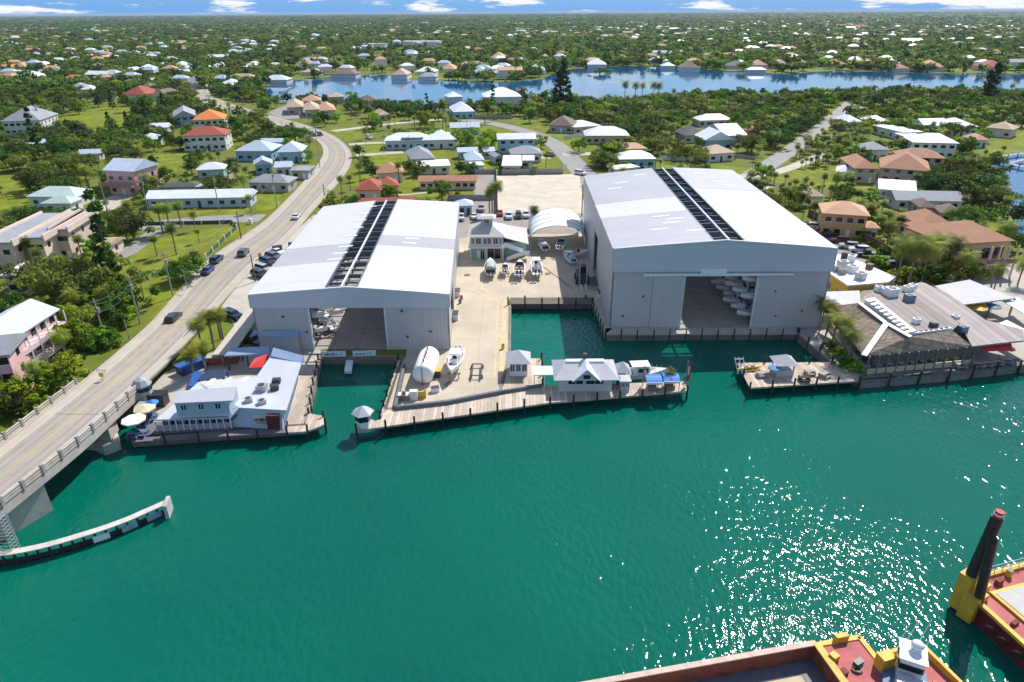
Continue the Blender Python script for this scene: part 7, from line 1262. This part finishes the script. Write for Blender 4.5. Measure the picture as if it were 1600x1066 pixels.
def form(nm, adj, cq, ct, tq, lm, bm_, far):
    cm = np_mesh(nm + '_crown', cq, ct, [lm]); tm = np_mesh(nm + '_trunk', tq, np.zeros(len(tq)), [bm_]); jm = np_mesh(nm + '_form', np.concatenate([cq, tq]), np.concatenate([ct, np.zeros(len(tq))]), [lm, bm_], np.concatenate([np.zeros(len(cq)), np.ones(len(tq))]))
    fq, ft = far; fm = np_mesh(nm + '_far_form', np.concatenate([fq, tq[:6]]), np.concatenate([ft, np.zeros(6)]), [lm, bm_], np.concatenate([np.zeros(len(fq)), np.ones(6)])); FORMS.append((nm, adj, cm, tm, jm, fm))
for kd, adj, lm in (('round', 'round green', LEAF), ('round', 'bright green', LEAFB), ('broad', 'wide spreading', LEAFG), ('broad', 'broad dark', LEAFD), ('tall', 'tall green', LEAF), ('bush', 'low bushy', LEAFB), ('bush', 'low dark', LEAFD), ('feather', 'tall feathery', LEAFD), ('round', 'rounded dark', LEAFD), ('column', 'narrow columnar', LEAFD)):
    cq, ct = crown(kd); form('leafy_tree', adj, cq, ct, trunk(kd), lm, BARK, crown(kd, 1))
NB_ = len(FORMS)
for kd, adj, hg in (('coco', 'feathery coconut', 8.2), ('coco', 'drooping coconut', 6.0), ('sabal', 'round headed', 6.2), ('sabal', 'short round headed', 4.4)):
    cq, ct = palm_crown(kd, hg); form('palm_tree', adj, cq, ct, palm_trunk(hg), PALML, PBARK, palm_crown(kd, hg, 1))
# --- where trees may stand
def pip(pts, poly):
    x, y = pts[:, 0], pts[:, 1]; ins = np.zeros(len(pts), bool); n = len(poly); j = n - 1
    for i in range(n):
        xi, yi = poly[i][0], poly[i][1]; xj, yj = poly[j][0], poly[j][1]
        if yi != yj: c = ((yi > y) != (yj > y)) & (x < (xj - xi) * (y - yi) / (yj - yi) + xi); ins ^= c
        j = i
    return ins
def nearline(pts, line, r_):
    m = np.zeros(len(pts), bool)
    for (ax, ay), (bx, by) in zip(line, line[1:]):
        dx, dy = bx - ax, by - ay; L2 = dx * dx + dy * dy + 1e-9; t_ = np.clip(((pts[:, 0] - ax) * dx + (pts[:, 1] - ay) * dy) / L2, 0, 1); m |= np.hypot(pts[:, 0] - ax - t_ * dx, pts[:, 1] - ay - t_ * dy) < r_
    return m
def W2(pl): return [tuple(P(*q)[:2]) for q in pl]
REG = [  # px polygon, density, forms
    (W2([(-300, 470), (700, 60), (1900, 60), (2300, 300), (1900, 560), (1500, 560), (-300, 760)]), .55, [0, 1, 2, 3, 4, 12, 8, 0, 10, 12, 13, 10, 5]),
    (W2([(-300, 135), (480, 135), (420, 160), (300, 160), (-300, 180)]), .75, [0, 3, 4, 8, 2]),
    (W2([(530, 186), (700, 182), (790, 188), (905, 235), (905, 330), (540, 335), (480, 300)]), .26, [0, 1, 5, 8, 12, 12, 10, 2, 10, 13]),
    (W2([(-300, 186), (-300, 272), (0, 275), (60, 262), (150, 275), (150, 235), (225, 262), (262, 236), (225, 195), (90, 175)]), .95, [0, 3, 8, 4, 3, 2, 0, 10]),
    (W2([(140, 150), (260, 175), (280, 200), (200, 215), (130, 200)]), .5, [4, 3, 8, 7]),
    (W2([(250, 250), (480, 250), (470, 290), (400, 300), (250, 285)]), .7, [0, 8, 10, 12, 13, 5]),
    (W2([(0, 325), (150, 320), (240, 355), (215, 460), (262, 474), (200, 470), (130, 480), (0, 470)]), .6, [2, 3, 0, 12, 2]),
    (W2([(-300, 705), (-300, 520), (0, 585), (110, 520), (130, 470), (180, 425), (215, 470), (300, 425), (306, 430), (235, 502), (178, 548), (128, 592), (0, 692), (-100, 760)]), 1.0, [5, 1, 5, 0, 6, 5, 10, 13]),
    (W2([(845, 190), (890, 160), (1100, 150), (1340, 150), (1700, 150), (1700, 195), (1560, 185), (1440, 182), (1330, 170), (1270, 205), (1190, 262), (1150, 205), (1090, 175), (1060, 205), (1030, 245), (960, 200), (900, 185)]), 1.0, [4, 0, 3, 1, 8, 4, 10, 2, 0, 3]),
    (W2([(640, 150), (870, 150), (860, 185), (700, 180), (560, 180), (560, 160)]), .7, [0, 4, 10, 12, 3, 8]),
    (W2([(1150, 300), (1205, 250), (1290, 205), (1345, 240), (1345, 320), (1290, 310), (1262, 340), (1215, 320)]), 1.0, [12, 13, 12, 13, 10, 12, 0]),
    (W2([(1215, 325), (1262, 345), (1420, 440), (1600, 440), (1480, 425), (1420, 355), (1370, 330), (1290, 345), (1262, 330)]), .95, [12, 10, 13, 11, 5, 10, 0, 5]),
    (W2([(1380, 262), (1490, 268), (1535, 280), (1550, 330), (1560, 370), (1530, 350), (1500, 310), (1440, 300)]), .85, [3, 3, 2, 0, 10])]
lawnw = [W2(q) for q in LAWNS]; lotsw = LOTS; lakew = W2(LAKE); inletw = W2(INLET)
def scatter_points(y0, y1, sp, near):
    xs = np.arange(-y1 * 1.0, y1 * 1.0, sp); ys = np.arange(y0, y1, sp); X, Y = np.meshgrid(xs, ys); p = np.stack([X.ravel(), Y.ravel()], 1); p += ng.uniform(-.48, .48, p.shape) * sp
    p = p[np.abs(p[:, 0]) < p[:, 1] * .83 + 25]; keep = ~pip(p, lakew) & ~pip(p, inletw)
    for l_, r_ in ROADS: keep &= ~nearline(p, l_, r_)
    p = p[keep]
    for f in FOOT:
        f = np.array([tuple(q[:2]) for q in f]); lo, hi = f.min(0) - 2, f.max(0) + 2; c = (p[:, 0] > lo[0]) & (p[:, 0] < hi[0]) & (p[:, 1] > lo[1]) & (p[:, 1] < hi[1]); idx = np.where(c)[0]
        if len(idx): bad = idx[pip(p[idx], f)]; m = np.ones(len(p), bool); m[bad] = False; p = p[m]
    if near:
        keep = pip(p, land2d)
        for f in lotsw: keep &= ~pip(p, f)
        p = p[keep]; dens = np.full(len(p), .6); reg = np.zeros(len(p), int)
        for i, (poly, d_, _) in enumerate(REG): m = pip(p, poly); dens[m] = d_; reg[m] = i
        for f in lawnw: dens[pip(p, f)] = .035
        m = ng.random(len(p)) < dens; p, reg = p[m], reg[m]; fm = np.array([REG[r_][2][ng.integers(len(REG[r_][2]))] for r_ in reg]); return p, fm
    cl = ng.random((64, 64)); gx = ((p[:, 0] / 110) % 64).astype(int); gy = ((p[:, 1] / 110) % 64).astype(int); m = ng.random(len(p)) < np.where(cl[gx, gy] < .30, .22, .95); p = p[m]; return p, ng.choice([0, 3, 1, 8, 2, 0, 0, 4, 10, 2, 0, 8], len(p))
trees = []      # x, y, form, scale, explicit
EXPL = [(318, 556, 12, 1.1), (334, 545, 12, 1.15), (350, 540, 12, 1.05), (305, 590, 13, 1.0), (322, 578, 13, 1.1), (1289, 528, 10, .78), (1298, 543, 10, .8), (1311, 557, 10, .8), (1322, 570, 10, .82), (1281, 516, 10, .75), (1333, 582, 5, .5), (1316, 573, 5, .5), (1305, 558, 5, .5), (1296, 546, 5, .45),
        (769, 338, 12, 1.25), (777, 336, 12, 1.45), (765, 333, 12, 1.1), (834, 363, 12, 1.05), (534, 305, 12, .9), (548, 298, 12, .8), (511, 330, 13, .8), (553, 326, 0, .7), (600, 311, 5, 1.1), (612, 309, 5, 1.0), (691, 312, 1, .8), (624, 285, 12, 1.0), (563, 282, 10, .8), (575, 268, 8, .8), (583, 280, 8, .7), (655, 276, 0, .8), (640, 270, 0, .7),
        (255, 364, 12, 1.1), (268, 366, 12, 1.2), (284, 356, 12, 1.1), (276, 398, 12, 1.1), (246, 400, 12, .8), (205, 350, 12, 1.0), (180, 450, 9, 1.35), (176, 446, 9, 1.1), (112, 470, 2, 1.18), (150, 458, 2, 0.93), (75, 455, 2, 0.99), (210, 372, 2, 0.90), (178, 362, 2, 0.74), (292, 440, 3, 0.62), (296, 432, 0, .8), (50, 420, 12, 1.1), (68, 430, 12, 1.0), (148, 398, 5, 1.0),
        (62, 243, 9, 1.25), (125, 215, 8, .9), (240, 205, 3, 0.81), (205, 175, 4, 1.0), (262, 176, 3, 0.68), (300, 225, 10, 1.0), (880, 170, 7, 1.9), (872, 172, 7, 1.5), (1185, 172, 3, 0.99), (1545, 160, 7, 1.6), (1555, 158, 3, 0.93), (1535, 160, 7, 1.3), (1490, 315, 3, 1.18), (1465, 300, 3, 0.93), (1520, 305, 3, 0.99), (1525, 360, 3, 0.81),
        (1045, 604, 11, .42), (976, 155, 10, 1.3), (992, 157, 10, 1.3), (1003, 155, 10, 1.2), (1020, 158, 10, 1.35), (1028, 158, 10, 1.3), (942, 262, 2, 0.78), (955, 266, 2, 0.62), (1048, 290, 2, 0.62), (1068, 290, 2, 0.56), (1095, 300, 0, .8), (1165, 306, 3, 0.56), (1024, 265, 12, 1.0), (1417, 455, 10, 1.25), (1437, 452, 10, 1.2), (1398, 445, 10, 1.15), (1452, 440, 10, 1.1), (1480, 435, 10, 1.0), (1500, 445, 10, .9), (1425, 448, 5, 1.0), (1440, 445, 5, 1.0), (1462, 440, 5, 1.0), (1410, 440, 5, .9), (1480, 440, 0, .7), (1500, 430, 5, 1.0), (1520, 435, 5, .9), (1553, 452, 11, .8), (1590, 445, 11, .9), (1562, 400, 10, 1.0), (1360, 425, 5, .9), (1375, 420, 5, .8), (1345, 372, 5, .9),
        (1270, 348, 12, 1.0), (1296, 352, 12, .9), (1312, 356, 5, .8), (648, 200, 12, .9), (585, 205, 1, .8), (700, 228, 1, .8), (680, 226, 1, .8), (735, 226, 1, .9), (720, 228, 1, .9), (755, 244, 1, .8), (765, 226, 1, .8), (770, 172, 9, 1.1), (668, 186, 9, .9), (640, 188, 8, .8), (780, 262, 5, .6), (736, 270, 0, .6), (845, 232, 1, .7), (853, 262, 12, .9), (858, 190, 8, .9), (1170, 300, 12, 1.1)]
for x, y, f, s in EXPL: p = P(x, y, 1.62 if f == 11 and s < .5 else 1.5); trees.append((p.x, p.y, f, s, p.z))
pn, fn = scatter_points(70, 560, 6.6, True)
p2_, f2_ = scatter_points(120, 330, 4.3, True); k_ = (pip(p2_, REG[10][0]) | pip(p2_, REG[11][0])) & (ng.random(len(p2_)) < .7); pn = np.concatenate([pn, p2_[k_]]); fn = np.concatenate([fn, ng.choice([12, 13, 12, 10, 13, 5], int(k_.sum()))])
p2_, f2_ = scatter_points(60, 150, 3.6, True); k_ = pip(p2_, REG[7][0]) ; pn = np.concatenate([pn, p2_[k_]]); fn = np.concatenate([fn, ng.choice([5, 5, 1, 6, 5, 10], int(k_.sum()))])
for (x, y), f in zip(pn, fn):
  if not (-47 < x < 62 and y < 122): trees.append((x, y, int(f), float(ng.uniform(.62, 1.05)) * (.85 if f in (7, 4) else 1) * (.62 if f in (5, 6) and y > 130 else .9), 1.5))
# keep sight of the houses: drop scattered trees that would hide a listed house front
hb = []
for (t_, w2, D2, rz_, cl_) in HOUSES:
    qx, qy, qw = Q(t_.location + Vector((0, 0, 1.8))); hb.append((qx, qy, w2 / 2 * F / qw, qw))
tp2 = []
for i, (x, y, f, s, z) in enumerate(trees):
    if i >= len(EXPL):
        ht = dict(leafy_tree=8.5, palm_tree=8)[FORMS[f][0]] * s; qx, qy, qw = Q((x, y, z)); ty = Q((x, y, z + ht))[1]; bad = False
        if qw < 125: tp2.append((x, y, f, s, z)); continue
        for hx_, hy_, hw_, hd in hb:
            if qw < hd and qw > hd - 45 and abs(qx - hx_) < hw_ * .85 and ty < hy_ - 1: bad = True; break
        if bad and ng.random() < .88: continue
    tp2.append((x, y, f, s, z))
trees = tp2
trees.sort(key=lambda q: (q[1] * fw.y + (57 - q[4]) * .434))
LM = [(60, 520, 'the pink house'), (175, 500, 'the power poles by the bridge ramp'), (70, 360, 'the peach townhouses'), (310, 305, 'the long white motel'), (185, 255, 'the pink balcony house'), (80, 300, 'the pale green roof'), (315, 215, 'the dark red hip roof'), (325, 185, 'the orange roof'), (35, 185, 'the slate roofed white house'), (300, 390, 'the fenced corner lawn'), (420, 225, 'the blue hip roofed pair'), (420, 280, 'the dark grey roof by the bend'), (480, 168, 'the tan villas'), (590, 290, 'the red roofed houses'), (700, 283, 'the terracotta motel'), (655, 215, 'the solar panel roof'), (740, 250, 'the white cottage'), (805, 215, 'the tall light blue house'), (950, 210, 'the large white hip roof'), (1000, 248, 'the hip roof behind the tall shed'), (1130, 210, 'the big white gable'), (1110, 300, 'the field behind the tall shed'), (1240, 240, 'the right forest road'), (1350, 190, 'the two white pyramid roofs'), (1490, 195, 'the long bright white roofs'), (1400, 255, 'the terracotta villa'), (1320, 335, 'the yellow house'), (1430, 320, 'the tiki huts'), (1520, 380, 'the terracotta mansion'), (1380, 420, 'the right parking row'), (1310, 545, 'the shingle roofed restaurant'), (330, 560, 'the metal roofed restaurant'), (770, 345, 'the office building'), (520, 310, 'the back of the low shed'), (560, 160, 'the brown lake house'), (780, 150, 'the white peaked lake house'), (1000, 165, 'the lake palms'), (1250, 165, 'the woods below the lake'), (1500, 150, 'the woods at the right end of the lake'), (200, 150, 'the brown red hip roof'), (1540, 290, 'the canal dock'), (1200, 310, 'the tall shed wall'), (440, 140, 'the left tip of the lake'), (1500, 455, 'the open pavilion'), (80, 450, 'the big spreading oak')]
ORD = ['', '1st', '2nd', '3rd'] + ['%dth' % i for i in range(4, 400)]
def ordinal(n): return '%d%s' % (n, 'th' if 10 <= n % 100 <= 20 else {1: 'st', 2: 'nd', 3: 'rd'}.get(n % 10, 'th'))
PROTO = {}
def plant(f):
    nm, adj, cm, tm, jm, fm = FORMS[f]; t = bpy.data.objects.new(nm, None); col.objects.link(t)
    for n_, m_ in (('trunk', tm), ('crown', cm)): o = bpy.data.objects.new(n_, m_); col.objects.link(o); o.parent = t
    t['category'] = 'palm' if 'palm' in nm else 'tree'; return t
cnt = {'leafy_tree': 0, 'palm_tree': 0}; groups = {}; rest = []
for i, (x, y, f, s, z) in enumerate(trees):
    nm = FORMS[f][0]; qx, qy, qw = Q((x, y, z + 3)); vis = -25 < qx < 1625 and qy < 1080
    if not vis and qw > 160: continue
    if not vis: rest.append((x, y, f, s, z)); continue
    if cnt[nm] < 285:
        cnt[nm] += 1
        t = plant(f) if f not in PROTO else copy_tree(PROTO[f]); PROTO.setdefault(f, t)
        t.location = (x, y, z); t.rotation_euler = (0, 0, float(ng.uniform(0, 6.28))); t.scale = (s, s, s * float(ng.uniform(.9, 1.12)))
        t['group'] = 'palms around the marina and gardens' if 'palm' in nm else 'leafy trees around the marina and gardens'
        lm = min(LM, key=lambda l_: (l_[0] - qx) ** 2 + ((l_[1] - qy) * 1.6) ** 2); groups.setdefault((FORMS[f][1], nm, lm[2]), []).append((qx, t))
    else: rest.append((x, y, f, s, z))
for (adj, nm, lm), l_ in groups.items():
    l_.sort(key=lambda q: q[0]); w_ = 'palm' if 'palm' in nm else 'tree'
    for k, (_, t) in enumerate(l_): t['label'] = ('only %s %s around %s' % (adj, w_, lm)) if len(l_) == 1 else '%s %s, %s from left around %s' % (adj, w_, ordinal(k + 1), lm)
def scatter(name, pts, protos, label, cat):
    """one object of tree instances; pts = (x, y, z, proto index, rotation, scale)"""
    a = np.array(pts, float); me = bpy.data.meshes.new(name); me.vertices.add(len(a)); me.vertices.foreach_set('co', a[:, :3].reshape(-1).astype('f'))
    q = me.attributes.new('form', 'INT', 'POINT'); q.data.foreach_set('value', a[:, 3].astype('i')); q = me.attributes.new('turn', 'FLOAT', 'POINT'); q.data.foreach_set('value', a[:, 4].astype('f')); q = me.attributes.new('size', 'FLOAT_VECTOR', 'POINT')
    q.data.foreach_set('vector', np.stack([a[:, 5], a[:, 5], a[:, 6]], 1).reshape(-1).astype('f')); me.update(); o = bpy.data.objects.new(name, me); col.objects.link(o); tag(o, label, cat, kind='stuff')
    cc = bpy.data.collections.new(name + '_forms')
    for i, m_ in enumerate(protos): po = bpy.data.objects.new('%s_%02d' % (name, i), m_); cc.objects.link(po)
    g = bpy.data.node_groups.new(name, 'GeometryNodeTree'); g.interface.new_socket('Geometry', in_out='INPUT', socket_type='NodeSocketGeometry'); g.interface.new_socket('Geometry', in_out='OUTPUT', socket_type='NodeSocketGeometry')
    n, l = g.nodes.new, g.links.new; gi, go = n('NodeGroupInput'), n('NodeGroupOutput'); ip = n('GeometryNodeInstanceOnPoints'); ci = n('GeometryNodeCollectionInfo'); ci.inputs['Collection'].default_value = cc; ci.inputs['Separate Children'].default_value = True; ci.inputs['Reset Children'].default_value = True
    def na(nm_, ty): q = n('GeometryNodeInputNamedAttribute'); q.data_type = ty; q.inputs['Name'].default_value = nm_; return q.outputs['Attribute']
    cx_ = n('ShaderNodeCombineXYZ'); l(na('turn', 'FLOAT'), cx_.inputs[2]); l(gi.outputs[0], ip.inputs['Points']); l(ci.outputs[0], ip.inputs['Instance']); ip.inputs['Pick Instance'].default_value = True; l(na('form', 'INT'), ip.inputs['Instance Index']); l(cx_.outputs[0], ip.inputs['Rotation']); l(na('size', 'FLOAT_VECTOR'), ip.inputs['Scale']); l(ip.outputs[0], go.inputs[0])
    md = o.modifiers.new('scatter', 'NODES'); md.node_group = g; return o
NEARF = [f[4] for f in FORMS]; FARF = [f[5] for f in FORMS]
R6 = lambda: float(ng.uniform(0, 6.28))
a = [(x, y, z, f, R6(), s, s) for x, y, f, s, z in rest]
if a: scatter('tree_cover', [q for q in a if q[1] < 330] or a, NEARF, 'continuous tree cover filling the gardens behind the marina', 'trees')
a2 = [q for q in a if q[1] >= 330]
if a2: scatter('wooded_gardens', a2, FARF if False else NEARF, 'tree cover of the gardens on the near side of the lake', 'trees')
def far(y0, y1, sp, smin, smax, flat):
    p, f = scatter_points(y0, y1, sp, False); return [(x, y, 1.5, int(k), R6(), s_, s_ * flat) for (x, y), k, s_ in zip(p, f, ng.uniform(smin, smax, len(p)))]
scatter('distant_wood', far(555, 1500, 9.5, .75, 1.25, 1.0), FARF, 'far off wood beyond the lake reading as one green mass', 'wood')
scatter('horizon_wood', far(1500, 4600, 19, 1.5, 2.3, .6) + far(4600, 15000, 62, 5, 8, .22), FARF, 'dark blue green wood running to the horizon', 'wood')
# far houses between the trees
gl = {}; rs = random.Random(11); nfar = 0; stuffpts = []
HP = {}
for k in range(1300):
    y = 600 + 3400 * rs.random() ** 1.15; x = (rs.random() * 2 - 1) * y * .78; s_ = .5 + .5 * math.sin(x * .004 + 1.3) * math.sin(y * .0035 + .7)
    if rs.random() > .25 + .75 * s_: continue
    pt = np.array([[x, y]])
    if pip(pt, lakew)[0] or pip(pt, inletw)[0]: continue
    kd = rs.choice(['W', 'W', 'W', 'L', 'W', 'T', 'P', 'S', 'G'] if x > -200 else ['W', 'W', 'P', 'L', 'T']); v = rs.randrange(3); rz = rs.uniform(-.5, .5)
    qx, qy, qw = Q((x, y, 3))
    if not (0 < qx < 1600): continue
    if nfar < 105:
        key = (kd, v)
        if key not in HP:
            w2, D2, h = ((16, 11, 4.6), (24, 12, 5.4), (13, 10, 6.5))[v]; t = thing('house', 'tmp', 'house', (x, y, 1.5), rz, 'distant houses among the trees'); MB().box(-w2 / 2, w2 / 2, 0, D2, 0, h).build('wall', [wmat('w')], t, world=False); hipmesh(w2, D2, h, 2.4, 'hip' if v != 1 else 'gx').build('roof', [rmat(kd)], t, world=False)
            HP[key] = t
        else: t = copy_tree(HP[key])
        t.location = (x, y, 3.2); t.rotation_euler = (0, 0, rz); sc_ = .8 + y / 7000; t.scale = (sc_, sc_, 1.15); nfar += 1
        cn = dict(W='white', L='pale blue', T='tan', P='salmon', S='red brown', G='grey')[kd]; z_ = 'left edge' if qx < 320 else 'left third' if qx < 640 else 'middle' if qx < 960 else 'right third' if qx < 1280 else 'right edge'
        gl.setdefault((cn, ['small', 'long', 'tall'][v], z_), []).append((qx, t))
    else: stuffpts.append((x, y, 3.2, rs.randrange(4), rz, .62 + y / 6500, 1.1))
for (cn, sz_, z_), l_ in gl.items():
    l_.sort(key=lambda q: q[0])
    for k, (_, t) in enumerate(l_): t['label'] = '%s %s roofed distant house, %s from left at the %s' % (sz_, cn, ordinal(k + 1), z_)
hm = []
for kd in 'WWPL':
    mb = MB(); mb.box(-9, 9, 0, 11, 0, 5); mb.cur = 1; b_ = hipmesh(18, 11, 5, 2.2, 'hip'); mb.add(b_.v, b_.f); o = mb.build('distant_house_form', [wmat('w'), rmat(kd)], link=False); hm.append(o.data)
scatter('distant_houses', stuffpts, hm, 'scattered pale roofs of the far suburbs too many to count', 'houses')
t = thing('mangrove_islet', 'small round mangrove islet in the blue lake', 'tree', P(937, 116)); 
for n_, m_ in (('trunk', FORMS[5][3]), ('crown', FORMS[5][2])): o = bpy.data.objects.new(n_, m_); col.objects.link(o); o.parent = t
t.scale = (3.2, 2.5, 1.5); t.location = P(937, 116, 1.4)
# labels of the stored boats
for g_, nm_, nl, nn in (('steel rack of stored boats along the left side of the low shed', 'low', 3, 6), ('steel rack of stored boats along the right side of the tall shed', 'tall', 4, 10)):
    l_ = sorted([o for o in col.objects if o.get('group') == g_], key=lambda o: (round(o.location.z), o.location.y))
    for i, o in enumerate(l_): o['label'] = 'stored boat in the %s shed rack, %s shelf, %s from the door' % (nm_, ['lowest', 'second', 'third', 'top'][i // nn], ordinal(i % nn + 1))
l_ = [o for o in col.objects if o.get('group') == 'tables on the restaurant veranda']
for i, o in enumerate(sorted(l_, key=lambda o: o.location.x)): o['label'] = 'round white veranda table, %s from the left behind the post row' % ordinal(i + 1)
# ------------------------------------------------------------ haze
hz_ = MB().box(-40000, 40000, -1500, 44000, -3, 66); m = bpy.data.materials.new('haze'); m.use_nodes = True; nt2 = m.node_tree; nt2.nodes.clear(); o_ = nt2.nodes.new('ShaderNodeOutputMaterial'); pv = nt2.nodes.new('ShaderNodeVolumePrincipled')
pv.inputs['Color'].default_value = (.55, .72, .95, 1); pv.inputs['Density'].default_value = 4e-5; pv.inputs['Anisotropy'].default_value = 0; nt2.links.new(pv.outputs[0], o_.inputs['Volume'])
ho = hz_.build('haze', [m]); tag(ho, 'thin blue haze over the distant woods', 'haze', kind='stuff')
